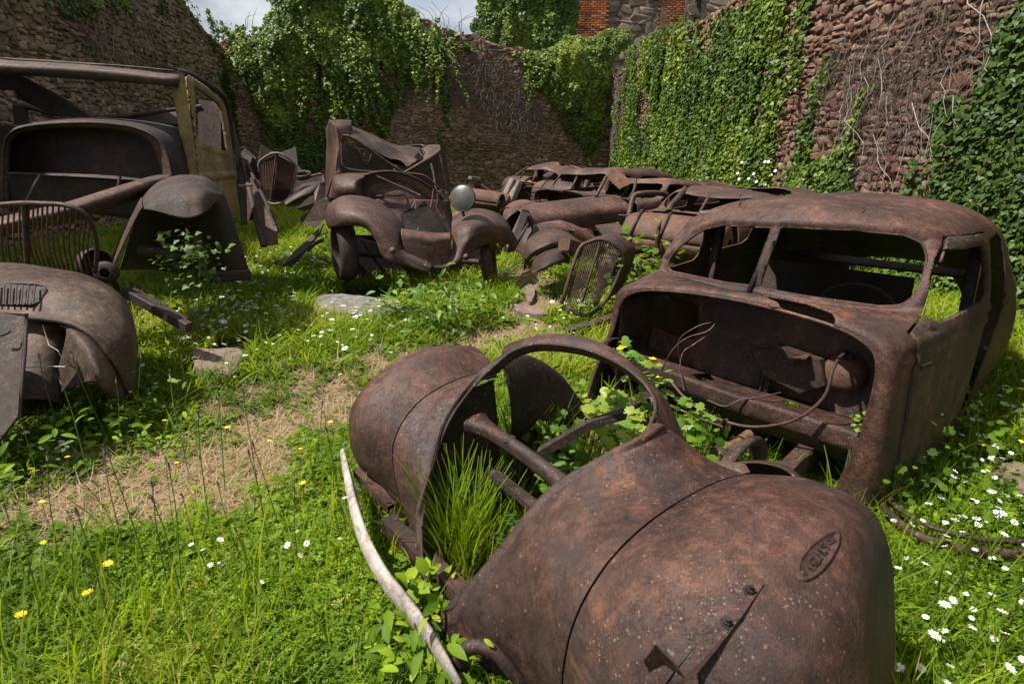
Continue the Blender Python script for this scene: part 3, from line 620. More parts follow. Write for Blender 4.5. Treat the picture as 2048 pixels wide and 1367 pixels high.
trails(WB, 'ivy_trails', 'long bright ivy trails hanging down the front of the great ivy mass', [((560, 30, 800, 40), 22), ((560, 100, 760, 110), 20), ((600, 170, 740, 170), 10), ((800, 30, 880, 80), 10), ((460, 70, 540, 90), 10), ((880, 80, 900, 95), 4)], 0, .095, 5, (.6, 2.0), out=.6)
trails(WB, 'ivy_trails', 'ivy trails drooping in the far corner', [((1060, 110, 1200, 120), 22)], 0, .095, 6, (.5, 1.6))
trails(WR, 'ivy_trails', 'ivy trails fringing the lower edge of the bright ivy sheet', [((1300, 60, 1600, 40), 30), ((1560, 220, 1620, 100), 10)], 0, .075, 7, (.4, 1.2), out=.12)

# dead creeper stems
def creeper(W, name, label, poly, n, seed, rad=0.006, ln=(0.4, 1.1), zr=(0, 4.5), qr=None, lean=0.0, mat='twig', off=0.09):
    rg = R_(seed); mb_ = MB(); c = 0; tr = 0
    while c < n and tr < n * 60:
        tr += 1; q = rg.uniform(*(qr or (0, W.len))); z = rg.uniform(*zr); u, v = project(W.P(np.array(q), np.array(z)))
        if sd_poly(np.array(u), np.array(v), poly) > 0: continue
        l = rg.uniform(*ln); k = 7; dq = rg.normal(lean, 0.35); pts = []
        for i in range(k):
            pts.append(W.P(np.array(q), np.array(z), off + rg.uniform(-0.03, 0.06))); q += l / k * (dq + rg.normal(0, 0.55)); z -= l / k * (1 + rg.normal(0, 0.4))
        mb_.tube(pts, [rad * rg.uniform(0.7, 1.4), rad * 0.4], 4, caps=False); c += 1
    o = mb_.build(name, M[mat]); props(o, label, 'creeper'); return o
creeper(WB, 'dead_creeper', 'curtain of dead grey creeper stems on the back wall', [(905, 95), (1000, 100), (1040, 120), (1075, 190), (1100, 250), (1000, 240), (930, 210), (900, 150)], 300, 1, 0.007, (0.5, 1.4), (1.5, 4.6), (5.5, 11))
creeper(WR, 'dead_creeper', 'tangle of dead brown creeper stems on the upper right wall', [(1700, 60), (1800, 0), (1900, -40), (2100, -60), (2000, 90), (1900, 200), (1830, 250), (1800, 330), (1760, 330), (1740, 240), (1660, 130)], 340, 2, 0.0035, (0.4, 1.1), (1.2, 4.3), (8, 16.5), -0.5)
creeper(WR, 'dead_creeper', 'bleached pale creeper branches straggling over the right wall', [(1680, 20), (1800, 0), (2060, -20), (1960, 220), (1800, 340), (1700, 200)], 26, 3, 0.0045, (0.5, 1.3), (1.4, 4.2), (8, 16), 0.1, 'twig_pale', 0.13)
creeper(WR, 'dead_creeper', 'dry stems edging the ivy near the far corner of the right wall', [(1205, 300), (1225, 160), (1262, 90), (1250, 200), (1225, 330)], 150, 4, 0.008, (0.3, 0.9), (0.6, 3.8), (0.2, 5), 0.0)
creeper(WL, 'dead_creeper', 'dead creeper stems hanging down the left wall', [(150, 0), (290, 0), (300, 120), (230, 130), (150, 60)], 60, 5, 0.010, (0.4, 1.2), (3, 6.5), (3, 12), 0.1)
tw = MB(); rg = R_(4)
for u, v, h_ in [(885, 70, 0.9), (900, 78, 0.6), (925, 82, 1.0), (862, 60, 0.8), (505, 58, 0.6), (430, 70, 0.5), (960, 95, 0.5)]:
    p = at(u, v, 19.4)
    for k in range(3):
        q = p + [rg.normal(0, 0.1), 0, 0]; tw.tube([q, q + [rg.normal(0, .1), 0, h_ * .5], q + [rg.normal(0, .3), 0, h_ * rg.uniform(.6, 1)]], [0.011, 0.004], 4, n=6)
props(tw.build('dry_twigs', M['twig']), 'thin bare twigs standing on the top of the back wall', 'twigs', kind='stuff')

# ------------------------------------------------------------------ grass and herbs
SLABS = [(630, 585, 808, 635), (383, 694, 488, 755), (1018, 605, 1098, 638), (1048, 566, 1074, 606), (1985, 925, 2100, 990)]
def field(n, seed, dmin, dmax, expo, keepfn):
    """ground points in and around the view, density falling with distance"""
    rg = R_(seed); r = dmin * (dmax / dmin) ** (rg.uniform(0, 1, n) ** expo); th = rg.uniform(-1.02, 1.02, n)
    x = r * np.sin(th); y = r * np.cos(th); ok = (y > 0.35) & (x < 4.6) & (x > -7.3); x, y, r = x[ok], y[ok], r[ok]
    u, v = project(np.stack([x, y, 0 * x], 1)); ok = (u > -330) & (u < 2380) & (v < 1640); x, y, r = x[ok], y[ok], r[ok]
    sl = np.ones(len(x), bool)
    for (u0, v0, u1, v1) in SLABS:
        c0, c1 = gp((u0 + u1) / 2, v1)[:2], gp((u0 + u1) / 2, v0)[:2]; hw = abs(gp(u1, (v0 + v1) / 2)[0] - gp(u0, (v0 + v1) / 2)[0]) / 2; cm_ = (c0 + c1) / 2; sl &= ((x - cm_[0]) / hw) ** 2 + ((y - cm_[1]) / (abs(c1[1] - c0[1]) / 2 + .12)) ** 2 > .85
    k = keepfn(x, y, rg) & sl; return x[k], y[k], r[k], rg
def lay(x, y, r, rg, T, Fq, size, tilt, tintf, up=True, sgrow=0.5, zoff=0.0):
    n = len(x); P = np.stack([x, y, ground_z(x, y) + zoff], 1); a = rg.uniform(0, 2 * math.pi, n)
    S = size * rg.uniform(0.55, 1.3, n) * (1 + sgrow * np.maximum(0, r - 2.0) / 4.0)
    if up:   # template z is up, y is the lean
        Yv = np.stack([np.cos(a), np.sin(a), 0 * a], 1); Zv = np.stack([rg.normal(0, tilt, n), rg.normal(0, tilt, n), np.ones(n)], 1); Zv /= np.linalg.norm(Zv, axis=1, keepdims=True)
        Xv = np.cross(Yv, Zv); V, Fa = scatter_mesh(P, Xv, Yv, Zv, S, T, Fq)
    else:    # leaf lying outward, template y is length, z normal
        el = rg.uniform(tilt[0], tilt[1], n); Yv = np.stack([np.cos(a) * np.cos(el), np.sin(a) * np.cos(el), np.sin(el)], 1)
        Zv = np.stack([-np.cos(a) * np.sin(el), -np.sin(a) * np.sin(el), np.cos(el)], 1) + rg.normal(0, 0.2, (n, 3)); Zv -= Yv * (Zv * Yv).sum(1, keepdims=True); Zv /= np.linalg.norm(Zv, axis=1, keepdims=True)
        Xv = np.cross(Yv, Zv); V, Fa = scatter_mesh(P, Xv, Yv, Zv, S, T, Fq)
    return V, Fa, np.repeat(tintf(x, y, rg), len(T))
def tint_g(x, y, rg, base=0.42): return np.clip(base + (fbm(x * 1.3, y * 1.3, 71) - 0.5) * 0.8 + rg.normal(0, 0.13, len(x)) + bare(x, y) * 0.2, 0.0, 0.78)
parts = []
T1, F1 = blade(3, 0.030, 0.5); T2, F2 = blade(3, 0.032, 0.8)
lush = lambda x, y, rg: (rg.uniform(0, 1, len(x)) > bare(x, y) * 0.95) & (fbm(x * 1.7, y * 1.7, 90) + rg.normal(0, .08, len(x)) > 0.36)
x, y, r, rg = field(300000, 11, 0.9, 14, 1.0, lush); parts.append(lay(x, y, r, rg, T1, F1, 0.062, 0.3, tint_g))
x, y, r, rg = field(60000, 12, 0.9, 17, 0.8, lambda x, y, rg: (fbm(x * 1.1, y * 1.1, 55) + rg.normal(0, .05, len(x)) > 0.52) & (bare(x, y) < 0.12)); parts.append(lay(x, y, r, rg, T2, F2, 0.11, 0.22, lambda x, y, rg: tint_g(x, y, rg, 0.5)))
# the tall bright grass between the wrecks and under them
x, y, r, rg = field(90000, 13, 3.4, 17, 1.0, lambda x, y, rg: bare(x, y) < 0.15); parts.append(lay(x, y, r, rg, T2, F2, 0.14, 0.25, lambda x, y, rg: tint_g(x, y, rg, 0.55), sgrow=0.25))
x, y, r, rg = field(9000, 19, 1.3, 6, 1.0, lambda x, y, rg: (fbm(x * 1.4, y * 1.4, 56) + rg.normal(0, .05, len(x)) > 0.47) & (bare(x, y) < 0.06 + 0.2 * (rg.uniform(0, 1, len(x)) < .15))); T6, F6 = blade(4, 0.011, 0.35); parts.append(lay(x, y, r, rg, T6, F6, 0.24, 0.18, lambda x, y, rg: tint_g(x, y, rg, 0.45), sgrow=0.1))
# dry straw
dry = lambda x, y, rg: rg.uniform(0, 1, len(x)) < np.clip(bare(x, y) * 1.2 + 0.12, 0, 1)
T3, F3 = blade(2, 0.016, 0.25); T3 = T3[:, [0, 2, 1]]
def lay_flat(x, y, r, rg):
    n = len(x); P = np.stack([x, y, ground_z(x, y) + rg.uniform(0.002, 0.02, n)], 1); a = rg.uniform(0, 6.283, n); el = rg.normal(0.06, 0.14, n)
    Yv = np.stack([np.cos(a) * np.cos(el), np.sin(a) * np.cos(el), np.sin(el)], 1); Zv = np.tile([0., 0, 1], (n, 1)); Xv = np.cross(Yv, Zv); Xv /= np.linalg.norm(Xv, axis=1, keepdims=True); Zv = np.cross(Xv, Yv)
    V, Fa = scatter_mesh(P, Xv, Yv, Zv, rg.uniform(0.035, 0.11, n) * (1 + 0.12 * r), T3, F3); return V, Fa, np.repeat(rg.uniform(0.80, 1.0, n), len(T3))
x, y, r, rg = field(110000, 14, 1.2, 8, 1.0, dry); parts.append(lay_flat(x, y, r, rg))
V, Fq, T = join(parts); props(mesh_obj('grass', V, Fq, M['grass'], smooth=False, tint=T, loc=(0, 0, 0)), 'green grass with straw coloured dry blades along the path', 'grass', kind='stuff')
parts = []
CL_T = []; CL_F = []
for k in range(3):       # clover: three folded leaflets on one stalk top
    a = k * 2.094; c, s_ = math.cos(a), math.sin(a); b0 = len(CL_T)
    for px_, py_, pz in [(0, 0, 0), (-0.42, 0.55, 0.1), (0, 0.5, -0.04), (-0.28, 0.98, 0.06), (0, 0.92, -0.02), (0.42, 0.55, 0.1), (0.28, 0.98, 0.06)]: CL_T.append((px_ * c - py_ * s_, px_ * s_ + py_ * c, pz))
    CL_F += [(b0, b0 + 2, b0 + 4, b0 + 1), (b0 + 1, b0 + 4, b0 + 3, b0 + 3), (b0, b0 + 5, b0 + 4, b0 + 2), (b0 + 5, b0 + 6, b0 + 4, b0 + 4)]
CL_T = np.array(CL_T); CL_F = np.array([f for f in CL_F if len(set(f)) == 4])
def flatlay(x, y, r, rg, T, Fq, size, h, tintf):
    n = len(x); P = np.stack([x, y, ground_z(x, y) + rg.uniform(h[0], h[1], n)], 1); Z = np.stack([rg.normal(0, .3, n), rg.normal(0, .3, n), np.ones(n)], 1); Z /= np.linalg.norm(Z, axis=1, keepdims=True)
    a = rg.uniform(0, 6.283, n); D = np.stack([np.cos(a), np.sin(a), 0 * a], 1); D -= Z * (D * Z).sum(1, keepdims=True); D /= np.linalg.norm(D, axis=1, keepdims=True)
    V, Fa = scatter_mesh(P, np.cross(D, Z), D, Z, size * rg.uniform(.6, 1.3, n) * (1 + 0.35 * np.maximum(0, r - 2) / 4), T, Fq); return V, Fa, np.repeat(tintf(x, y, rg), len(T))
th_ = lambda x, y, rg: np.clip(0.45 + (fbm(x * 2, y * 2, 77) - 0.5) * 0.8 + rg.normal(0, 0.16, len(x)), 0, 1)
x, y, r, rg = field(110000, 15, 0.9, 8, 0.95, lambda x, y, rg: (rg.uniform(0, 1, len(x)) > bare(x, y) * 1.1) & (fbm(x * 1.9, y * 1.9, 33) + rg.normal(0, .06, len(x)) > 0.42)); parts.append(flatlay(x, y, r, rg, CL_T, CL_F, 0.0115, (0.01, 0.075), th_))
T4, F4 = ovate(4, 0.22, 0.35); T5, F5 = ovate(3, 0.36, 0.2)
x, y, r, rg = field(70000, 16, 0.9, 14, 0.9, lambda x, y, rg: (rg.uniform(0, 1, len(x)) > bare(x, y)) & (fbm(x * 1.5, y * 1.5, 44) + rg.normal(0, .06, len(x)) > 0.47)); parts.append(lay(x, y, r, rg, T4, F4, 0.075, (0.1, 1.1), th_, up=False))
x, y, r, rg = field(120000, 17, 0.9, 12, 0.9, lambda x, y, rg: (rg.uniform(0, 1, len(x)) > bare(x, y) * 0.97)); parts.append(lay(x, y, r, rg, T5, F5, 0.034, (-0.1, 0.9), th_, up=False, zoff=0.025))
V, Fq, T = join(parts); props(mesh_obj('ground_cover', V, Fq, M['herb'], smooth=False, tint=T, loc=(0, 0, 0)), 'clover, plantain and other low weeds filling the lawn', 'weeds', kind='stuff')
rg = R_(404); n = 2600; x = rg.uniform(-3, 1.2, n); y = rg.uniform(1.4, 7, n); k = rg.uniform(0, 1, n) < bare(x, y) * .8; x, y = x[k], y[k]; n = len(x)
PB = np.array([(-.5, -.4, 0), (.5, -.5, 0), (.45, .4, 0), (-.4, .5, 0), (-.3, -.25, .45), (.3, -.2, .5), (.25, .25, .4), (-.2, .3, .45)]); PF = np.array([(0, 1, 5, 4), (1, 2, 6, 5), (2, 3, 7, 6), (3, 0, 4, 7), (4, 5, 6, 7)])
a = rg.uniform(0, 6.28, n); Xv = np.stack([np.cos(a), np.sin(a), 0 * a], 1); Yv = np.stack([-np.sin(a), np.cos(a), 0 * a], 1); Zv = np.tile([0, 0, 1.], (n, 1)); V, Fq = scatter_mesh(np.stack([x, y, ground_z(x, y) - .002], 1), Xv, Yv, Zv, .006 + .02 * rg.beta(1, 6, n), PB, PF)
props(mesh_obj('gravel', V, Fq, M['rock'], smooth=False, loc=(0, 0, 0)), 'fine gravel scattered on the dry path', 'gravel', kind='stuff')
# ------------------------------------------------------------------ the near wreck: front shell and cabin of one saloon
from mathutils.bvhtree import BVHTree
K = Frame((-0.20, 1.30, 0), (0.69, -0.724))
car = thing('wrecked_saloon', 'nearest wreck, red brown saloon with no bonnet, its empty grille ring facing left', 'car wreck', K.W((0, 1.2, 0)))
HM = M['hero']
def kl(pts, **k): return [K.k(u, v, **k) for u, v in pts]
NEAR = [
 [(0, -.02, .12), (.15, .0, .09), (.3, .03, .06), (.45, .05, .03), (.65, .02, .02), (.85, .05, .02), (.94, .15, .02)],
 [(.03, .04, .21), (.13, .03, .22), (.3, .03, .22), (.455, .0, .26), (.65, -.06, .26), (.85, -.02, .24), (.94, .1, .2)],
 [(.07, .13, .29), (.15, .1, .34), (.31, .06, .38), (.465, .02, .43), (.66, -.03, .46), (.85, .0, .42), (.945, .12, .3)],
 [(.11, .24, .41), (.18, .2, .45), (.32, .14, .49), (.475, .1, .53), (.68, .07, .58), (.86, .09, .52), (.95, .2, .36)],
 [(.15, .31, .49), (.21, .29, .52), (.33, .26, .55), (.485, .23, .575), (.69, .22, .63), (.87, .22, .57), (.96, .25, .40)],
 [(.25, .39, .58), (.285, .375, .60), (.37, .38, .59), (.5, .4, .585), (.7, .4, .645), (.865, .4, .59), (.96, .4, .34)],
 [(.31, .45, .65), (.345, .455, .645), (.42, .5, .605), (.515, .55, .575), (.7, .55, .625), (.86, .55, .57), (.955, .55, .22)],
 [(.32, .5, .69), (.36, .545, .66), (.44, .61, .58), (.525, .67, .545), (.7, .70, .585), (.86, .70, .52), (.955, .72, .10)]]
FAR = [
 [(0, -.02, .12), (-.16, .05, .1), (-.3, .11, .09), (-.45, .19, .1), (-.6, .2, .17), (-.76, .17, .24), (-.85, .3, .2)],
 [(-.11, .02, .17), (-.19, .08, .18), (-.32, .14, .2), (-.47, .17, .22), (-.62, .14, .3), (-.76, .15, .33), (-.87, .3, .28)],
 [(-.18, .06, .23), (-.25, .11, .26), (-.36, .16, .31), (-.5, .17, .36), (-.64, .13, .43), (-.78, .17, .44), (-.89, .32, .34)],
 [(-.24, .11, .29), (-.3, .15, .34), (-.39, .19, .4), (-.51, .2, .45), (-.66, .18, .52), (-.8, .23, .5), (-.91, .36, .38)],
 [(-.31, .2, .38), (-.35, .23, .43), (-.42, .26, .48), (-.52, .28, .52), (-.67, .28, .59), (-.81, .32, .55), (-.92, .42, .4)],
 [(-.36, .31, .5), (-.39, .33, .52), (-.44, .35, .545), (-.52, .38, .56), (-.68, .4, .63), (-.82, .42, .58), (-.93, .48, .41)],
 [(-.36, .42, .6), (-.39, .44, .61), (-.45, .48, .6), (-.53, .53, .57), (-.69, .55, .64), (-.83, .56, .58), (-.93, .58, .4)],
 [(-.31, .52, .7), (-.37, .58, .66), (-.45, .64, .58), (-.54, .7, .55), (-.7, .72, .6), (-.84, .72, .54), (-.93, .72, .35)]]
def shell_half(rows, nm, seed, flip):
    g = net(rows, 130, 110); vv = np.tile(np.linspace(0, 1, 110)[None], (130, 1))
    g = g.copy(); nn = gnormals(g); nn *= np.sign(nn[..., 2:3].mean()) if abs(nn[..., 2].mean()) > 0.01 else 1
    g += nn * (0.016 * np.exp(-((vv - 0.075) / 0.030) ** 2) - 0.004 * np.exp(-((vv - 0.5) / 0.02) ** 2))[..., None]
    g[..., 2] = np.maximum(g[..., 2], 0.0)
    Wg = K.W(g)
    a = sheet(nm[0], Wg, HM, car, 0.005, 0.020, 2.6, seed, [0.4965 - vv], flip); b_ = sheet(nm[1], Wg, HM, car, 0.005, 0.020, 2.6, seed, [vv - 0.5035], flip)
    nw = (nn @ K.M); st_ = Wg[:, 50:61] - nw[:, 50:61] * .02
    sheet('seam_dark_strip', st_, M['black'], a, 0.002)  # black strip added below the seam so the gap reads as dark
    return Wg, g
gn, gnl = shell_half(NEAR, ('nose_panel', 'front_fender'), 5, False)
gf, gfl = shell_half(FAR, ('nose_panel', 'front_fender'), 8, True)
# rolled lip along the opening and along the fender edges
RIM_IN = [tuple(r[0]) for r in NEAR[:8]]
arc_in = [(.30, .545, .725), (.235, .58, .76), (.12, .605, .785), (-.03, .615, .79), (-.18, .585, .775), (-.27, .56, .74)]
rimF = [tuple(r[0]) for r in FAR[::-1]]
loop = K.W(np.array(RIM_IN + arc_in + rimF[:-1]))
mb = MB(); mb.tube(even(loop, 150, True), 0.0055, 6, closed=True, caps=False); mb.build('opening_lip', M['hero_dark'], car)
arc_out = [K.k(1392, 935, y=.66), K.k(1358, 850, y=.66), K.k(1333, 800, y=.665), K.k(1278, 740, y=.675), K.k(1224, 697, y=.68), K.k(1163, 674, y=.68), K.k(1103, 668, y=.67), K.k(1058, 676, y=.655), (-.40, .62, .70), (-.47, .67, .60)]
inn = [(.33, .505, .68), (.318, .53, .705), (.30, .545, .725), (.235, .58, .76), (.12, .605, .785), (-.03, .615, .79), (-.18, .585, .775), (-.27, .56, .74), (-.31, .52, .70), (-.34, .49, .66)]
A_ = even(np.array(inn), 70); B_ = even(np.array(arc_out), 70); mid = (A_ + B_) / 2 + np.array([0, 0.0, 0.012]); m1 = A_ * .75 + B_ * .25 + np.array([0, 0, 0.011]); m2 = A_ * .2 + B_ * .8 + np.array([0, 0, 0.009])
fl = A_ + np.array([0, 0.018, -0.03]); fo = B_ + np.array([0, 0.012, -0.028])
sheet('grille_ring', K.W(net([fl, A_, m1, mid, m2, B_, fo], 30, 70)), HM, car, 0.005, 0.004, 4, 3)
mb = MB()
for u, v in [(1185, 688), (1203, 682), (1215, 677)]: pass
# brace with two lamp holes, and the stays below it
def arm(pts, w, h, name, mat='hero_dark', **k):
    q = MB(); P_ = [K.W(p) for p in pts]
    for a_, b2 in zip(P_[:-1], P_[1:]): q.channel(a_, b2, w, h, **k)
    return q.build(name, M[mat], car, smooth=False)
b0, b1 = K.k(950, 835, y=.40), K.k(1166, 990, y=.36); bm_ = b0 * .52 + b1 * .48
mb = MB(); bw = np.array([0, .030, 0])
n_ = 12; T_ = np.linspace(0, 1, n_)
for sgn in (1,):
    rows = []
    for t_ in T_:
        wdt = 0.018 + 0.03 * (abs(2 * t_ - 1) ** 4); c_ = b0 * (1 - t_) + b1 * t_ + np.array([0, 0, 0.012 * math.sin(math.pi * t_)])
        rows.append([c_ + np.array([0, -wdt, -0.035]), c_ + np.array([0, -wdt, 0]), c_ + np.array([0, 0, 0.012]), c_ + np.array([0, wdt, 0]), c_ + np.array([0, wdt, -0.035])])
    br = sheet('lamp_brace', K.W(net(rows, 40, 21)), M['hero'], car, 0.004, 0.003, 5, 2)
for t_ in (.36, .9):
    q = MB(); c_ = b0 * (1 - t_) + b1 * t_ + np.array([0, 0, 0.013]); q.lathe(K.W(c_), (0, 0, 1), [(0.012, 0.0), (0.014, 0.004), (0.022, 0.004), (0.024, -0.002)], 20); q.lathe(K.W(c_), (0, 0, 1), [(0.0005, 0.0015), (0.0135, 0.0015)], 16)
    q.build('lamp_hole_rim', M['black'], br)
arm([K.k(985, 945, y=.33), K.k(1095, 1033, y=.28)], .035, .02, 'lower_stay')
arm([K.k(1080, 905, y=.62), K.k(1175, 850, y=.72), K.k(1250, 826, y=.78)], .04, .03, 'cross_member', 'grey')
arm([(-.40, .30, .12), (-.40, 1.75, .16)], .06, .09, 'frame_rail'); arm([(.40, .30, .12), (.38, 1.75, .16)], .06, .09, 'frame_rail')
arm([(-.45, .1, .16), (.45, .05, .16)], .05, .05, 'front_cross_member')
# far wheel arch seen through the ring
top = [K.k(u, v, x=-.47) for u, v in [(1005, 726), (1050, 716), (1100, 735), (1140, 770), (1180, 830), (1190, 870)]]
lo = [p * [1, 1, 0] + [0.02, 0, 0.0] for p in top]; pr = [p + np.array([-.10, .02, -.03]) for p in top]
sheet('wheel_arch', K.W(net([pr, top, [t_ * .6 + l * .4 + np.array([.05, 0, 0]) for t_, l in zip(top, lo)], lo], 24, 40)), M['hero_dark'], car, 0.005, 0.02, 3, 8)
g2 = [[(-.47, .25, .45), (-.47, .30, .25), (-.47, .3, .0)], [(-.47, .45, .53), (-.45, .45, .3), (-.45, .45, 0)], [(-.47, .62, .55), (-.44, .62, .3), (-.44, .62, 0)]]
sheet('wheel_arch', K.W(net(g2, 12, 14)), M['hero_dark'], car, 0.005, 0.01, 3, 9)
# near wheel arch strip poking up behind the fender
st = [K.k(u, v, y=.80) for u, v in [(1425, 955), (1445, 935), (1500, 926), (1560, 936), (1600, 968), (1625, 1010)]]; s2 = [p + np.array([0.0, .05, -.045]) for p in st]; s3 = [p + np.array([0, .06, -.35]) for p in st]
sheet('wheel_arch', K.W(net([st, s2, s3], 12, 40)), M['hero_dark'], car, 0.005, 0.008, 5, 4)
fp = [K.k(u, v, z=.50) for u, v in [(1405, 930), (1432, 922), (1490, 928), (1500, 945), (1455, 955), (1415, 950)]]
q = MB(); q.plate(K.W(fp), 0.006); q.build('bracket_plate', M['grey'], car, smooth=False)
# wheel hoop behind the shell
q = MB(); wc = np.array([.30, 1.12, .16]); ang = np.linspace(0, 2 * math.pi, 40, endpoint=False)
q.tube([K.W(wc + [0.03 * math.sin(a), .23 * math.cos(a), .23 * math.sin(a)]) for a in ang], 0.018, 8, closed=True, caps=False, flat=1.8); q.build('wheel_rim', M['grey'], car)

# badge plates and bolted strip, laid on the fender skins
dg = bpy.context.evaluated_depsgraph_get
def bvh(Wg):
    return BVHTree.FromPolygons([tuple(p) for p in Wg.reshape(-1, 3)], [tuple(map(int, f)) for f in gfaces(*Wg.shape[:2])])
bn, bf = bvh(gn), bvh(gf)
def hit(tree, u, v):
    h = tree.ray_cast(Vector(EYE), Vector(ray(u, v)))
    if h[0] is None:
        d_ = ray(u, v); h = min((tree.find_nearest(Vector(EYE + d_ * t_)) for t_ in np.linspace(.5, 4, 60)), key=lambda c: c[3])
    p, n = np.array(h[0]), np.array(h[1])
    return p, n * (1 if n @ (EYE - p) > 0 else -1)
def badge(tree, outline, parent, holes, lines, nm='maker_plate', lift=0.011):
    P_ = [hit(tree, u, v) for u, v in outline]; q = MB(); pts = np.array([p + n * lift for p, n in P_]); pts = cr(pts, 40, True); c0 = pts.mean(0); n0 = np.mean([n for _, n in P_], 0); n0 /= np.linalg.norm(n0)
    rows = [pts - n0 * 0.012, pts, c0 + (pts - c0) * .88 + n0 * 0.0015, c0 + (pts - c0) * .84 - n0 * .001, c0 + (pts - c0) * .4 - n0 * .0005, c0 + (pts - c0) * .02]
    q.grid(np.array(rows), False, True); o = q.build(nm, M['badge'], parent); q = MB()
    for u, v, r in holes:
        p, n = hit(tree, u, v); q.lathe(p + n * (lift + .002), n, [(0.0002, 0), (r, 0), (r * 1.05, -.003)], 14)
    for ln in lines:
        q.tube([hit(tree, u, v)[0] + n0 * (lift + .0025) for u, v in ln], 0.0014, 5)
    if q.n: q.build('plate_slots', M['black'], o)
    return o
fender_near = [o for o in car.children if o.name.startswith('front_fender')][0]; fender_far = [o for o in car.children if o.name.startswith('front_fender')][1]
fender_near['label'] = 'right front fender, nearest the camera'; fender_far['label'] = 'left front fender'
badge(bn, [(1672, 1066), (1673, 1085), (1660, 1115), (1635, 1148), (1608, 1165), (1592, 1158), (1590, 1135), (1605, 1108), (1635, 1080), (1660, 1067)], fender_near, [(1600, 1151, .0055)],
      [[(1648, 1090), (1664, 1083)], [(1652, 1082), (1661, 1079)], [(1632, 1097), (1646, 1094), (1650, 1102)], [(1628, 1104), (1640, 1113), (1646, 1106)], [(1617, 1117), (1610, 1125), (1616, 1134), (1625, 1128), (1620, 1118)], [(1622, 1137), (1630, 1128), (1636, 1118), (1626, 1114)], [(1608, 1140), (1615, 1143), (1622, 1141)]])
badge(bf, [(858, 692), (866, 685), (890, 677), (915, 671), (922, 672), (915, 680), (890, 688), (866, 693)], fender_far, [], [[(880, 686), (884, 680)], [(890, 683), (894, 678)], [(899, 680), (903, 676)]], lift=0.008)
p, n = hit(bn, 1538, 1138); q = MB(); q.lathe(p + n * 0.003, n, [(0.0002, 0), (0.0045, 0), (0.006, -0.002)], 14); q.build('drain_hole', M['black'], fender_near)
def surf_plate(tree, pts, lift, th=0.004): return [hit(tree, u, v)[0] + hit(tree, u, v)[1] * l for (u, v), l in zip(pts, lift if hasattr(lift, '__len__') else [lift] * len(pts))]
q = MB(); q.plate(surf_plate(bn, [(1482, 1158), (1508, 1152), (1526, 1172), (1480, 1240), (1430, 1305), (1398, 1345), (1402, 1367), (1300, 1420), (1322, 1360), (1352, 1340), (1420, 1262)], [.006, .006, .009, .016, .022, .03, .03, .03, .012, .008, .006]), 0.004); stp = q.build('bolted_strip', HM, fender_near, smooth=False)
for u, v in [(1497, 1186), (1453, 1246)]:
    q = MB(); p, n = hit(bn, u, v); p = p + n * 0.008; q.lathe(p, n, [(0.0, 0), (0.0125, 0), (0.0125, .003), (.008, .003), (.008, .010), (.004, .010), (.004, .020), (0, .020)], 6)
    q.build('bolt', M['black'], stp, smooth=False)
q = MB(); q.plate([hit(bn, 1300, 1347)[0], hit(bn, 1302, 1318)[0] + hit(bn, 1302, 1318)[1] * .03, hit(bn, 1330, 1292)[0] + hit(bn, 1330, 1292)[1] * .05, hit(bn, 1330, 1330)[0]], .003)
q.plate([hit(bn, 1330, 1292)[0] + hit(bn, 1330, 1292)[1] * .05, hit(bn, 1356, 1328)[0] + hit(bn, 1356, 1328)[1] * .02, hit(bn, 1380, 1366)[0], hit(bn, 1330, 1330)[0]], .003); q.build('bent_tab', HM, fender_near, smooth=False)

for u, v in [(1260, 1120), (1205, 1190), (1380, 1010), (1335, 1075), (1150, 1290), (1700, 1180), (1560, 1010)]:
    p, n = hit(bn, u, v); q = MB(); q.lathe(p + n * 0.002, n, [(0.0, .003), (0.004, .0025), (0.006, 0), (.007, -.002)], 10); q.build('rivet', M['hero_dark'], car)
for u, v in [(1203, 690), (1216, 684), (1229, 679)]:
    p = K.W(K.k(u, v, y=.685)); q = MB(); q.beam(p + [-.012, 0, .002], p + [.012, .004, .004], .005, .004); q.build('slot_mark', M['black'], car)
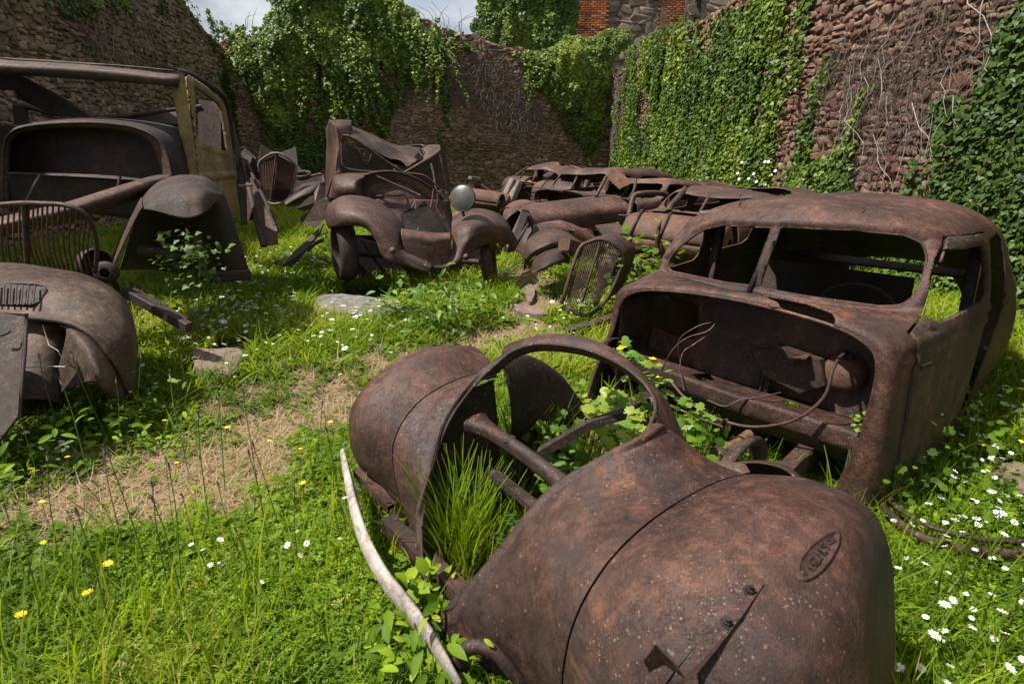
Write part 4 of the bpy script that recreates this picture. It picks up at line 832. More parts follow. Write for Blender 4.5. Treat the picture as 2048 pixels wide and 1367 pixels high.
# ---- cabin shell
def st(y, xs, zs, dy=None): return [(x, y + (dy[i] if dy else 0), z) for i, (x, z) in enumerate(zip(xs, zs))]
H_ = [
 st(1.60, [.52, .565, .59, .58, .53, .43, .28, .14, 0], [0, .25, .5, .655, .715, .752, .772, .782, .785]),
 st(1.63, [.655, .655, .645, .622, .565, .44, .28, .14, 0], [0, .25, .5, .68, .738, .772, .79, .80, .803]),
 st(1.84, [.68, .675, .665, .648, .60, .47, .30, .15, 0], [0, .25, .5, .69, .748, .77, .775, .772, .77], [0, 0, 0, 0, 0, -.01, -.03, -.04, -.05]),
 st(1.98, [.69, .685, .68, .665, .632, .50, .33, .16, 0], [0, .25, .5, .69, .765, .768, .758, .748, .745], [0, 0, 0, 0, 0, -.01, -.04, -.07, -.09]),
 st(2.06, [.70, .695, .69, .68, .65, .56, .36, .17, 0], [0, .25, .5, .70, .81, .91, .935, .935, .935], [0, 0, 0, 0, -.01, -.03, -.06, -.09, -.11]),
 st(2.19, [.705, .70, .697, .69, .665, .61, .45, .22, 0], [0, .25, .5, .71, .86, 1.0, 1.085, 1.11, 1.115], [0, 0, 0, 0, 0, -.02, -.08, -.13, -.15]),
 st(2.35, [.715, .715, .712, .70, .675, .63, .47, .24, 0], [0, .25, .5, .715, .88, 1.05, 1.13, 1.15, 1.155], [0, 0, 0, 0, 0, 0, -.05, -.12, -.14]),
 st(2.70, [.73, .735, .735, .73, .70, .645, .49, .25, 0], [0, .25, .5, .72, .88, 1.06, 1.145, 1.166, 1.17]),
 st(3.20, [.73, .765, .768, .75, .71, .64, .48, .25, 0], [0, .25, .5, .72, .87, 1.01, 1.10, 1.135, 1.145]),
 st(3.70, [.68, .77, .77, .70, .64, .57, .43, .22, 0], [0, .25, .5, .70, .82, .93, .995, 1.025, 1.03]),
 st(4.15, [.50, .63, .63, .54, .50, .43, .33, .17, 0], [0, .25, .48, .62, .70, .77, .815, .835, .84]),
 st(4.42, [.35, .43, .42, .35, .30, .26, .20, .10, 0], [0, .2, .38, .50, .55, .58, .60, .61, .61])]
def left_(r, k): # the far side leans outward at the sill
    ex = [.26, .15, .03, 0, 0, 0, 0, 0, 0] if k == 0 else [.12 * max(0, 1 - k / 6), .07 * max(0, 1 - k / 6), 0, 0, 0, 0, 0, 0, 0]
    return [(-x - e, y, z) for (x, y, z), e in zip(r, ex)]
full = [left_(r, k) + r[-2::-1] for k, r in enumerate(H_)]
gc = net(full, 240, 260); x_, y_, z_ = gc[..., 0], gc[..., 1], gc[..., 2]
sm = np.clip((z_ - .74) / .3, 0, 1); gc[..., 2] = z_ - .08 * np.maximum(0, -x_) * sm; z_ = gc[..., 2]
nn = gnormals(gc); c0_ = np.array([0, 2.8, .3]); nn *= np.sign(((gc - c0_) * nn).sum(-1).mean())
side = (abs(x_) > .5) & (z_ < .8)
WRP = [(-.022, .785), (.002, 1.062), (.29, 1.070), (.47, 1.062), (.54, 1.035), (.572, .98), (.582, .9), (.572, .83), (.54, .79), (.47, .775), (.2, .775)]
WLP = [(-.062, .785), (-.036, 1.055), (-.30, 1.04), (-.40, 1.01), (-.47, .965), (-.535, .90), (-.575, .83), (-.57, .79), (-.54, .775), (-.2, .775)]
DW = [(1.93, .76), (1.95, .85), (2.02, .95), (2.14, 1.005), (2.50, 1.0), (2.57, .965), (2.61, .86), (2.61, .77), (2.55, .74), (1.98, .74)]
RW = [(2.76, .78), (2.78, .97), (2.85, .995), (3.15, .97), (3.28, .89), (3.30, .80), (3.24, .77), (2.82, .765)]
OP = [(2.705, .07), (2.705, .90), (2.73, 1.0), (2.95, 1.01), (3.04, .97), (3.04, .55), (2.94, .3), (2.86, .07)]
DR = [(1.775, -.2), (1.775, .72), (1.81, .80), (1.885, .945), (2.02, 1.035), (2.2, 1.05), (2.64, 1.04), (2.685, .9), (2.685, -.2)]
sdr = np.where(y_ > 1.9 + .22 * abs(x_) ** 2, sd_poly(x_, z_, WRP), 1.0); sdr = np.where(y_ < 2.3, sdr, 1.0)
sdl = np.where(y_ > 1.9 + .22 * abs(x_) ** 2, sd_poly(x_, z_, WLP), 1.0); sdl = np.where(y_ < 2.3, sdl, 1.0)
near = x_ > .35; farm = x_ < -.35
xb = .612 - .12 * np.clip(z_ - .8, 0, .3); flank = (xb - abs(x_)) * 1.0
sdw = np.maximum(sd_poly(y_, z_, DW), flank); srw = np.where(farm, np.maximum(sd_poly(y_, z_, RW), .5 + x_), 1.0); sop = np.where(near, sd_poly(y_, z_, OP), 1.0); sdd = np.where(near, np.maximum(sd_poly(y_, z_, DR), flank + .006), 1.0)
RR = [(-.40, .875), (-.36, .97), (.36, .97), (.40, .875), (.34, .85), (-.34, .85)]; srr = np.where(y_ > 3.4, sd_poly(x_, z_, RR), 1.0)
vp = [K.k(u, v, z=.775)[:2] for u, v in [(1508, 599), (1524, 593), (1600, 612), (1662, 632), (1676, 646), (1662, 651), (1590, 630), (1522, 610)]]
svt = np.where((z_ > .7) & (y_ < 1.95), sd_poly(x_, y_, vp), 1.0)
bumpf = lambda s, w_, h_: h_ * np.exp(-((np.clip(s, -1, 1) - w_) / (w_ * .7)) ** 2)
disp = np.where(side, .011 * np.exp(-((z_ - .695) / .016) ** 2) + .010 * np.exp(-((z_ - .635) / .016) ** 2), 0)
disp = disp * np.clip((y_ - 1.66) / .08, 0, 1)
disp += bumpf(np.minimum(np.minimum(sdr, sdl), srr), .022, .007) - .012 * np.clip((.018 - np.minimum(sdr, sdl)) / .012, 0, 1) + bumpf(svt, .008, .006) + bumpf(sdw, .02, .005)
gc = gc + nn * disp[..., None]
CW_ = K.W(gc)
holes = [sdr, sdl, sdw, srw, sop, srr, svt, sdd - .004]
body = sheet('body_shell', CW_, HM, car, 0.010, 0.006, 3, 15, holes, False)
i0 = 130
door_fields = [-sdd[:, i0:] - .004, sdw[:, i0:]]
door = sheet('door', CW_[:, i0:], M['grey'], car, 0.02, 0.006, 3, 15, door_fields, False)
door['label'] = 'closed front door with an empty window'
q = MB(); hs = [K.W(p + np.array([.012, 0, 0])) for p in [K.k(u, v, x=.70) for u, v in [(1835, 729), (1858, 722), (1858, 730), (1835, 738)]]]
q.plate(hs, .006); q.build('handle_slot', M['black'], door, smooth=False)
# rim tube round the bonnet opening, header drip, pillar, screen base
rim = K.W(np.array([p for p in full[0]])); q = MB(); q.tube(even(rim, 90), .0075, 8); q.build('bonnet_rim', M['hero'], car)
def on_side(pts, off=.004):
    out = []
    for y, z in pts:
        d_ = (y_ - y) ** 2 + (z_ - z) ** 2 + np.where(x_ > .60, 0, 9); k_ = np.unravel_index(d_.argmin(), d_.shape); out.append(gc[k_] + [off, 0, .002])
    return K.W(np.array(out))
q = MB(); q.tube(even(on_side([(2.12, .96), (2.2, 1.03), (2.3, 1.05), (2.45, 1.055), (2.64, 1.055), (2.9, 1.04), (3.15, 1.0)]), 50), .006, 6); q.build('drip_rail', HM, car)
q = MB(); q.beam(K.W((-.056, 1.875, .755)), K.W((-.016, 2.045, 1.10)), .020, .02, K.W((0, 1, 0)) - K.W((0, 0, 0))); q.build('screen_pillar', HM, car)
def bead(poly, nm, r=.0055, sgn=1):
    pl = round_poly(poly, .02); P3 = np.concatenate([pl, 0 * pl[:, :1]], 1); pl = even(P3, 110, True)[:, :2]; out = []
    msk = (y_ < 2.3) & (y_ > 1.86) & (z_ > .72)
    for a_, b_ in pl:
        d_ = (x_ - a_) ** 2 + (z_ - b_) ** 2 + np.where(msk, 0, 9); i_, j_ = np.unravel_index(d_.argmin(), d_.shape); out.append([a_, gc[i_, j_, 1], b_])
    out = np.array(out); yy_ = out[:, 1]; yy_ = np.convolve(np.concatenate([yy_[-4:], yy_, yy_[:4]]), np.ones(9) / 9, 'valid'); out[:, 1] = yy_ - .004
    q = MB(); q.tube(K.W(out), r, 6, closed=True, caps=False); return q.build(nm, M['hero_dark'], car)
bead(WRP, 'screen_seal'); bead(WLP, 'screen_seal')
# firewall recess
inner = lambda y, k, dz=0: [(x * k, y, max(0.0, z - dz)) for x, _, z in full[0]]
xs = np.linspace(-.60, .60, 60); zz = np.linspace(0, 1, 26)
def fw_top(x): return .775 - .10 * (abs(x) / .6) ** 4
fwall = np.array([[(x, 1.93 - .05 * (1 - a) + .03 * math.sin(x * 9), .285 + (fw_top(x) - .01 - .285) * a) for a in zz] for x in xs])
hp = [K.k(u, v, y=1.93)[[0, 2]] for u, v in [(1287, 596), (1330, 590), (1400, 606), (1402, 640), (1398, 676), (1350, 672), (1288, 645)]]; hp = round_poly(hp, .03)
sheet('firewall', K.W(fwall), M['hero'], car, 0.006, 0.014, 4, 21, [sd_poly(fwall[..., 0], fwall[..., 2], hp)])
def shz(x): return .35 + .035 * np.maximum(0, -x / .6) - .01 * x
sh_ = np.array([[(x * (1 + .05 * (1 - t_)), 1.62 + .30 * t_, shz(x) - .055 * t_ + (.0 if t_ > 0 else 0)) for t_ in np.linspace(0, 1, 20)] for x in np.linspace(-.62, .60, 60)])
h1 = [K.k(u, v, z=.33)[:2] for u, v in [(1568, 792), (1600, 796), (1602, 812), (1570, 806)]]; h2_ = [K.k(u, v, z=.35)[:2] for u, v in [(1385, 745), (1420, 735), (1432, 752), (1398, 762)]]
sheet('toe_shelf', K.W(sh_), M['hero'], car, 0.004, 0.012, 4, 22, rot=.30, rag=.02, fields=[sd_poly(sh_[..., 0], sh_[..., 1], h1), sd_poly(sh_[..., 0], sh_[..., 1], h2_)])
lip = np.array([[(x * 1.05, 1.62 + .0 * a + (.05 if a > .45 else 0) * (a - .45) * 2, shz(x) - .16 * a) for a in np.linspace(0, 1, 10)] for x in np.linspace(-.62, .60, 50)])
sheet('shelf_lip', K.W(lip), M['hero_dark'], car, 0.004, 0.01, 4, 23, rot=.3)
low = np.array([[(x, 1.80 + .06 * math.sin(a * 3), .22 * (1 - a)) for a in np.linspace(0, 1, 8)] for x in np.linspace(-.6, .62, 40)])
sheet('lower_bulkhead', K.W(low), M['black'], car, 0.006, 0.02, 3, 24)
for sx in (-1, 1):
    sw = np.array([[(sx * (.60 + .02 * t_), 1.62 + .34 * t_, a * .66) for t_ in np.linspace(0, 1, 12)] for a in np.linspace(0, 1, 20)]); sheet('side_bulkhead', K.W(sw), M['hero_dark'], car, 0.005, 0.012, 4, 25 + sx)
# clutter on the firewall
q = MB(); pb = K.k(1690, 745, y=1.86); q.lathe(K.W(pb), K.W((0, -1, .25)) - K.W((0, 0, 0)), [(0.001, .045), (.05, .04), (.085, .015), (.095, -.06)], 24); q.build('blower_dome', M['ochre'], car)
bxp = [K.k(u, v, y=1.80) for u, v in [(1505, 700), (1560, 695), (1640, 720), (1650, 770), (1600, 785), (1530, 750)]]
q = MB(); P_ = K.W(np.array(bxp)); q.plate(P_, .012); off_ = K.W((0, .11, -.02)) - K.W((0, 0, 0))
for i in range(6): q.plate([P_[i], P_[(i + 1) % 6], P_[(i + 1) % 6] + off_, P_[i] + off_], .004)
q.build('heater_box', M['hero_dark'], car, smooth=False)
q = MB(); q.plate(K.W(np.array([K.k(1568, 722, y=1.74), K.k(1588, 714, y=1.80), K.k(1622, 706, y=1.80), K.k(1614, 716, y=1.74)])), .005); q.plate(K.W(np.array([K.k(1568, 722, y=1.74), K.k(1614, 716, y=1.74), K.k(1614, 724, y=1.76), K.k(1580, 728, y=1.76)])), .004); q.build('bracket_plate', M['hero'], car, smooth=False)
def wire(pts, r, nm, mat='pink', n=40):
    q = MB(); q.tube(even(K.W(np.array([K.k(u, v, y=y) for u, v, y in pts])), n), r, 7); return q.build(nm, M[mat], car)
wire([(1700, 706, 1.9), (1682, 712, 1.72), (1665, 740, 1.62), (1650, 790, 1.58), (1610, 828, 1.56), (1560, 848, 1.55), (1490, 852, 1.54), (1420, 830, 1.54), (1370, 795, 1.56), (1330, 748, 1.64)], .007, 'hose', n=70)
q = MB(); q.lathe(K.W(K.k(1690, 708, y=1.84)), K.W((1, -.4, 0)) - K.W((0, 0, 0)), [(0, -.03), (.014, -.03), (.014, -.01), (.02, -.01), (.02, .012), (.012, .012), (.012, .04), (0, .04)], 8); q.build('hose_union', M['grey'], car, smooth=False)
wire([(1360, 722, 1.66), (1358, 680, 1.62), (1390, 655, 1.62), (1420, 645, 1.66), (1455, 640, 1.8), (1470, 610, 1.8), (1450, 598, 1.75), (1410, 602, 1.7), (1400, 622, 1.7)], .0028, 'wire', n=80)
wire([(1320, 745, 1.62), (1345, 700, 1.6), (1375, 675, 1.6), (1418, 660, 1.62), (1440, 630, 1.75)], .003, 'wire')
wire([(1368, 780, 1.58), (1360, 740, 1.6), (1366, 705, 1.62), (1385, 690, 1.66), (1430, 660, 1.75)], .003, 'wire')
wire([(1415, 800, 1.6), (1450, 812, 1.58), (1480, 800, 1.6), (1530, 792, 1.66), (1560, 785, 1.75)], .004, 'wire')
wire([(1340, 810, 1.5), (1390, 832, 1.5), (1445, 853, 1.52)], .006, 'control_rod', 'grey')
q = MB(); a_, b2 = K.k(1498, 868, y=1.66), K.k(1438, 912, y=1.40); q.tube(K.W(np.array([a_, a_ * .5 + b2 * .5, b2])), [.024, .022], 12); q.tube(K.W(np.array([a_ * .35 + b2 * .65, b2])), [.032, .036], 10); q.build('steering_shaft', M['ochre'], car)
q = MB(); q.lathe(K.W(K.k(1440, 915, y=1.38)), (0.3, 0.2, 1), [(0, -.05), (.04, -.05), (.05, -.02), (.05, .03), (.03, .045), (0, .05)], 12); q.build('steering_box', M['hero_dark'], car); q = MB(); q.tube(K.W(np.array([K.k(1443, 852, y=1.55), K.k(1452, 838, y=1.5)])), [.012, .009], 8); q.build('rod_stub', M['hero_dark'], car)
# inside
q = MB(); ring_ = [K.W(np.array([.27, 2.36, .60]) + np.array([.20 * math.cos(a), .06 * math.sin(a), (.17 * math.sin(a))])) for a in np.linspace(0, 2 * math.pi, 40, endpoint=False)]; q.tube(ring_, .007, 8, closed=True, caps=False); q.tube([K.W((.27, 2.36, .60)), K.W((.24, 2.0, .5))], .016, 8)
for k in range(3): a = k * 2.09 + .5; q.tube([K.W((.27, 2.36, .60)), K.W(np.array([.27, 2.36, .60]) + np.array([.2 * math.cos(a), .06 * math.sin(a), .19 * math.sin(a)]))], .006, 6)
q.build('steering_wheel', M['black'], car)
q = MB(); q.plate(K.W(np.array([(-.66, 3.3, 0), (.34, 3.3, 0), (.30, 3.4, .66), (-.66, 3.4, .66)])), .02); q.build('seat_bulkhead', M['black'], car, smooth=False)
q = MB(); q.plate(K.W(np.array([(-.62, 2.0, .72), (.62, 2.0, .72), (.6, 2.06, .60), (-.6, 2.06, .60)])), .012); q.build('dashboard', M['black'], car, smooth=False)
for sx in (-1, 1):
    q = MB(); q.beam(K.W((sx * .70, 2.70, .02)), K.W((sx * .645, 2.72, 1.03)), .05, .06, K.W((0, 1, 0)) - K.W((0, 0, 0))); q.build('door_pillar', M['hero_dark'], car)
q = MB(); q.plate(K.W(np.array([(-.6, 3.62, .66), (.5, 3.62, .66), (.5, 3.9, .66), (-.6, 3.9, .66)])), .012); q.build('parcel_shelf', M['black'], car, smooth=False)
q = MB(); q.plate(K.W(np.array([(.42, 2.72, .10), (.72, 2.72, .10), (.72, 3.3, .14), (.42, 3.3, .14)])), .02); q.build('sill', M['ochre'], car, smooth=False)
for u, v, s_ in [(1478, 412, 1), (1484, 405, -1), (1716, 433, 1)]:
    q = MB(); a_ = K.k(u, v, y=2.12); q.tube(K.W(np.array([a_, a_ + [.01 * s_, 0, .02], a_ + [.02 * s_, .01, .028], a_ + [.012 * s_, .01, .04]])), [.006, .002], 5, n=8)
    q.build('curled_scrap', M['black'], car)

for u0, v0, u1, v1, m_ in [(1402, 421, 1446, 418, 'chrome'), (1492, 419, 1522, 418, 'chrome'), (1622, 424, 1668, 429, 'ochre'), (1690, 436, 1712, 439, 'chrome'), (1768, 447, 1822, 458, 'ochre')]:
    a_, b2 = K.k(u0, v0, y=2.14), K.k(u1, v1, y=2.14); q = MB(); q.plate(K.W(np.array([a_ + [0, -.01, 0], b2 + [0, -.01, 0], b2 + [0, -.012, -.012], (a_ + b2) / 2 + [0, -.012, -.016], a_ + [0, -.012, -.011]])), .003); q.build('header_strip', M[m_], car, smooth=False)
ov = [K.k(u, v, z=.785) for u, v in [(1352, 563), (1375, 560), (1410, 566), (1440, 576), (1442, 584), (1420, 585), (1385, 577), (1355, 569)]]; q = MB(); q.tube(even(K.W(np.array(ov)), 50, True), .0022, 5, closed=True, caps=False); q.build('hatch_seam', M['black'], car)
for u, v in [(1405, 570), (1428, 578), (1366, 566), (1470, 590), (1484, 592)]:
    p = K.W(K.k(u, v, z=.786)); q = MB(); q.beam(p + [-.01, .003, 0], p + [.01, -.003, 0], .008, .003); q.build('mount_slot', M['black'], car)
# ---- chromed bumper lying in the grass in front
bp_ = [gp(u, v, z) for u, v, z in [(690, 908, .20), (704, 965, .19), (720, 1030, .18), (745, 1100, .17), (782, 1165, .16), (828, 1222, .15), (876, 1290, .14), (925, 1375, .13)]]
Cb = even(np.array(bp_), 60); tt = np.gradient(Cb, axis=0); tt /= np.linalg.norm(tt, axis=1, keepdims=True); upv = np.array([-.15, -.1, .95]); rows = []
for i, (c_, t_) in enumerate(zip(Cb, tt)):
    s_ = i / 59; u_ = upv - t_ * (upv @ t_); u_ /= np.linalg.norm(u_); o_ = np.cross(t_, u_); o_ *= np.sign(-o_[0]); w_ = .047 * (0.40 + .60 * math.sin(math.pi * min(1, .06 + s_ * .94)) ** .7)
    rows.append([c_ + u_ * w_ * math.cos(a) * 1.0 + o_ * w_ * .55 * (math.sin(a)) for a in np.linspace(-.2, math.pi + .2, 13)])
sheet('bumper', np.array(rows), M['chrome'], None, .004, .010, 4, 33); bo = COL.objects[-1] if False else [o for o in COL.objects if o.name.startswith('bumper')][0]
props(bo, 'pale curved bumper blade lying in the weeds before the nearest wreck', 'bumper')
q = MB(); q.channel(gp(716, 942, .18), gp(785, 1015, .16), .04, .03); q.tube([gp(785, 1015, .16), gp(800, 1040, .12), gp(806, 1085, .04)], .018, 6, flat=.4); q.build('stay', M['hero'], bo, smooth=False)
# ------------------------------------------------------------------ helpers for the other wrecks
def rows3(rows, fn=at): return [[fn(*c) for c in r] for r in rows]
def skin(rows, nm, mat, parent, nu=40, nv=30, fn=at, th=.006, dent=.01, seed=1, flip=False, dsc=3, rot=None, rag=None):
    return sheet(nm, net(rows3(rows, fn), nu, nv), M[mat], parent, th, dent, dsc, seed, None, flip, rot, rag)
def panel(pts, nm, mat, parent, fn=at, th=.008, smooth=False, curve=False):
    P_ = np.array([fn(*p) for p in pts])
    if curve: P_ = even(P_, len(pts) * 5, True)
    q = MB(); q.plate(P_, th); return q.build(nm, M[mat], parent, smooth=smooth)
def pipe(pts, r, nm, mat, parent, fn=at, k=8, n=None, closed=False, flat=1.0):
    q = MB(); P_ = np.array([fn(*p) for p in pts]); q.tube(P_, r, k, n=n or len(pts) * 6, closed=closed, caps=not closed, flat=flat); return q.build(nm, M[mat], parent)
def slats(parent, fn, tops, bots, r, nm, mat, n, bow=0.0, mid=None):
    T_ = even(np.array([fn(*p) for p in tops]), n); B_ = even(np.array([fn(*p) for p in bots]), n); q = MB()
    for a_, b2 in zip(T_, B_):
        c_ = (a_ + b2) / 2 + np.array([0, -bow, 0]); q.tube([a_, c_, b2], r, 5, n=6 if bow else 2, caps=False)
    return q.build(nm, M[mat], parent)

# ------------------------------------------------------------------ the saloon facing us in the middle, crushed roof
D = Frame((-.86, 5.6, 0), (.89, .45))
def dk(u, v, y): return D.W(D.k(u, v, y=y))
cc = thing('crushed_coupe', 'rusty car with a caved in roof facing us beside a pale headlamp', 'car wreck', D.W((0, 1.2, 0)))
skin([[(666, 402, .95), (655, 416, .8), (651, 434, .68), (656, 453, .62), (662, 455, .7)], [(690, 392, .7), (676, 402, .45), (670, 425, .28), (672, 450, .26), (674, 453, .36)], [(720, 393, .6), (708, 402, .3), (702, 425, .12), (702, 446, .10), (704, 450, .2)],
      [(755, 403, .5), (745, 414, .2), (735, 435, .02), (732, 453, .01), (733, 457, .1)], [(788, 428, .35), (778, 440, .08), (765, 462, -.08), (753, 478, -.07), (752, 481, .0)], [(806, 455, .22), (798, 470, -.02), (783, 492, -.15), (766, 507, -.12), (764, 509, -.05)],
      [(811, 485, .05), (806, 498, -.1), (796, 512, -.18), (781, 520, -.17), (779, 522, -.1)], [(832, 505, -.1), (829, 515, -.18), (823, 527, -.2), (816, 531, -.19), (814, 532, -.12)], [(863, 529, -.2), (863, 535, -.26), (861, 541, -.26), (857, 546, -.25), (855, 547, -.2)]],
     'front_fender', 'mid', cc, 90, 34, dk, dent=.014, seed=3)
skin([[(905, 434, .6), (903, 458, .15), (905, 490, 0), (897, 514, -.1), (872, 530, -.2), (866, 535, -.22)], [(922, 424, .6), (918, 452, .05), (918, 485, -.1), (912, 514, -.16), (895, 534, -.22), (885, 538, -.2)], [(945, 417, .6), (942, 443, 0), (940, 473, -.15), (932, 502, -.16), (920, 523, -.17), (916, 527, -.1)],
      [(970, 418, .6), (968, 439, .05), (966, 461, -.08), (959, 480, -.1), (948, 498, -.1), (946, 503, -.02)], [(996, 427, .6), (995, 443, .15), (992, 460, .02), (987, 474, 0), (976, 485, 0), (975, 489, .1)], [(1015, 444, .65), (1015, 455, .25), (1014, 468, .15), (1010, 478, .1), (1000, 483, .1), (999, 487, .2)],
      [(1024, 468, .7), (1025, 474, .4), (1025, 479, .3), (1024, 484, .25), (1020, 486, .25), (1019, 489, .35)]], 'front_fender', 'mid', cc, 70, 50, dk, dent=.012, seed=6, flip=True)
skin([[(803, 458, .1), (802, 463, -.08), (805, 485, -.12), (815, 510, -.14), (835, 525, -.16)], [(835, 462, .1), (835, 470, -.12), (836, 490, -.16), (842, 515, -.18), (850, 532, -.2)], [(870, 466, .1), (870, 475, -.12), (872, 495, -.16), (870, 520, -.18), (866, 534, -.2)], [(900, 466, .1), (901, 474, -.08), (902, 490, -.1), (900, 508, -.12), (895, 520, -.15)]], 'front_apron', 'pink', cc, 40, 34, dk, dent=.015, seed=9)
panel([(800, 460, .3), (802, 428, .35), (812, 421, .35), (822, 416, .35), (832, 418, .35), (840, 408, .35), (850, 401, .35), (857, 412, .34), (868, 424, .33), (884, 440, .3), (896, 447, .28), (900, 478, .2), (850, 475, .2)], 'cavity_dark', 'black', cc, dk)  # black sheet painting the shade of the open cavity above the apron
# scuttle and firewall
skin([[(657, 395, 1.9), (662, 372, 1.8), (664, 356, 1.7), (668, 350, 1.75)], [(672, 398, 1.25), (668, 375, 1.2), (672, 352, 1.35), (690, 345, 1.7)], [(712, 400, .95), (705, 372, .95), (712, 353, 1.1), (735, 343, 1.7)], [(728, 400, 1.0), (722, 368, 1.0), (735, 349, 1.12), (762, 343, 1.7)]], 'scuttle', 'mid', cc, 30, 26, dk, dent=.012, seed=11)
fwp = [(722, 400), (719, 370), (728, 352), (745, 346), (775, 343), (805, 347), (840, 362), (872, 385), (888, 402), (898, 430), (903, 455), (904, 480)]
skin([[(u, v, 1.0 + .15 * i / 11) for i, (u, v) in enumerate(fwp)], [(u + (800 - u) * .12, v + 12, 1.08) for u, v in fwp], [(u + (800 - u) * .25, v * .75 + 112, 1.1) for u, v in fwp], [(u + (805 - u) * .55, v * .5 + 215, 1.0) for u, v in fwp], [(u + (805 - u) * .97, v * .03 + 425, .9) for u, v in fwp]], 'firewall', 'pink', cc, 70, 80, dk, dent=.035, seed=14, rot=.40)
skin([[(722, 398, 1.0), (800, 398, .98), (900, 400, 1.05)], [(735, 430, .9), (810, 432, .85), (903, 435, 1.0)], [(760, 475, .6), (820, 478, .55), (904, 480, .8)]], 'toe_panel', 'pink', cc, 30, 40, dk, dent=.04, seed=81, rot=.4)
skin([[(872, 382, 1.15), (884, 380, 1.5), (893, 384, 1.9), (896, 384, 2.2)], [(888, 402, 1.15), (897, 405, 1.5), (899, 410, 1.9), (901, 415, 2.2)], [(898, 430, 1.15), (902, 435, 1.5), (905, 440, 1.9), (907, 450, 2.2)], [(903, 470, 1.15), (906, 470, 1.5), (908, 475, 1.9), (909, 480, 2.2)]], 'side_panel', 'mid', cc, 20, 20, dk, dent=.01, seed=15, flip=True)
pipe([(728, 352, .98), (745, 346, .98), (775, 343, .98), (805, 347, .98), (840, 362, 1.0), (872, 384, 1.05), (888, 402, 1.08), (898, 430, 1.1)], .016, 'bonnet_rim', 'mid', cc, dk)
# screen frame, pillars, folded roof
skin([[(659, 241, 1.9), (655, 290, 2.3), (652, 340, 2.4), (655, 396, 2.2)], [(664, 243, 1.72), (671, 290, 1.7), (668, 330, 1.62), (664, 360, 1.6)], [(672, 254, 1.65), (677, 290, 1.6), (676, 325, 1.55), (676, 348, 1.5)], [(680, 268, 1.66), (683, 290, 1.62), (684, 325, 1.58), (690, 346, 1.55)]], 'screen_pillar', 'mid', cc, 24, 30, dk, seed=16)
skin([[(659, 241, 1.9), (680, 239, 1.95), (704, 240, 2.0)], [(668, 252, 1.7), (684, 252, 1.75), (704, 254, 1.9)], [(680, 268, 1.66), (695, 266, 1.75), (712, 272, 2.0)]], 'header_corner', 'mid', cc, 14, 14, dk, seed=17)
pipe([(683, 272, 1.62), (700, 274, 1.62), (738, 298, 1.62), (775, 325, 1.6), (808, 345, 1.6)], [.020, .016], 'header_rail', 'mid', cc, dk)
pipe([(683, 280, 1.58), (684, 320, 1.55), (690, 336, 1.53), (735, 343, 1.5), (808, 347, 1.45)], .014, 'screen_seal', 'grey', cc, dk, k=6)
pipe([(808, 346, 1.58), (845, 325, 1.6), (872, 308, 1.65), (880, 300, 1.7)], [.018, .03], 'header_rail', 'pink', cc, dk)
pipe([(880, 296, 1.75), (883, 320, 1.72), (887, 350, 1.7), (893, 386, 1.65)], .024, 'screen_pillar', 'mid', cc, dk)
pipe([(862, 325, 2.4), (868, 350, 2.3), (872, 380, 2.2)], .02, 'door_frame', 'black', cc, dk)
pipe([(812, 346, 1.5), (850, 352, 1.45), (880, 378, 1.4), (890, 382, 1.4)], .012, 'screen_base', 'mid', cc, dk)
skin([[(706, 256, 2.0), (700, 268, 1.8), (712, 280, 1.7)], [(738, 275, 2.1), (735, 285, 1.85), (745, 300, 1.75)], [(775, 290, 2.3), (772, 305, 2.0), (775, 317, 1.85)], [(802, 305, 2.4), (805, 318, 2.1), (800, 322, 1.9)], [(834, 318, 2.3), (832, 324, 2.1), (815, 334, 1.8)]], 'roof_panel', 'grey', cc, 70, 40, dk, dent=.03, seed=18, dsc=5, rag=.03)
skin([[(842, 298, 2.3), (858, 290, 2.4), (880, 289, 2.5)], [(848, 305, 1.9), (862, 300, 1.9), (882, 300, 2.0)], [(846, 318, 1.7), (862, 312, 1.68), (880, 308, 1.75)]], 'roof_panel', 'pink', cc, 40, 40, dk, dent=.03, seed=19, dsc=5, rag=.02)
pipe([(780, 300, 3.0), (800, 295, 3.2), (838, 290, 3.3), (850, 293, 3.2)], .028, 'rear_roof_rail', 'grey', cc, dk, flat=.5)
pipe([(838, 302, 2.0), (843, 310, 1.8), (850, 315, 1.75), (846, 300, 1.9)], .01, 'torn_strip', 'black', cc, dk)
for pts in ([(655, 400, 2.3), (657, 300, 2.4), (662, 260, 2.3)], [(790, 345, 3.1), (795, 315, 3.2)], [(720, 345, 3.3), (722, 300, 3.3)]): pipe(pts, .03, 'rear_pillar', 'black', cc, dk)
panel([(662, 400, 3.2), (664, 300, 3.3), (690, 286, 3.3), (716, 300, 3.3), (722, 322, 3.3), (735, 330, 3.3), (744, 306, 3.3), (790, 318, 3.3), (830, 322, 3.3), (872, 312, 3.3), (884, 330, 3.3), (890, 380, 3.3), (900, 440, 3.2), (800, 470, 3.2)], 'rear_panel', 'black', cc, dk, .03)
skin([[(700, 250, 2.2), (745, 268, 2.5), (790, 288, 2.7), (842, 296, 2.9)], [(705, 262, 2.0), (742, 280, 2.2), (785, 300, 2.4), (838, 306, 2.6)], [(712, 272, 1.85), (745, 296, 1.95), (782, 314, 2.1), (825, 318, 2.3)], [(716, 280, 1.8), (748, 306, 1.85), (785, 328, 1.95), (815, 336, 2.0)]], 'roof_panel', 'mid', cc, 50, 60, dk, dent=.05, seed=83, dsc=4, rag=.04)
skin([[(652, 262, 2.9), (655, 300, 3.0), (654, 350, 3.0), (656, 398, 2.9)], [(658, 245, 2.3), (656, 300, 2.5), (655, 350, 2.5), (657, 398, 2.3)]], 'door_edge', 'black', cc, 10, 20, dk, seed=84)
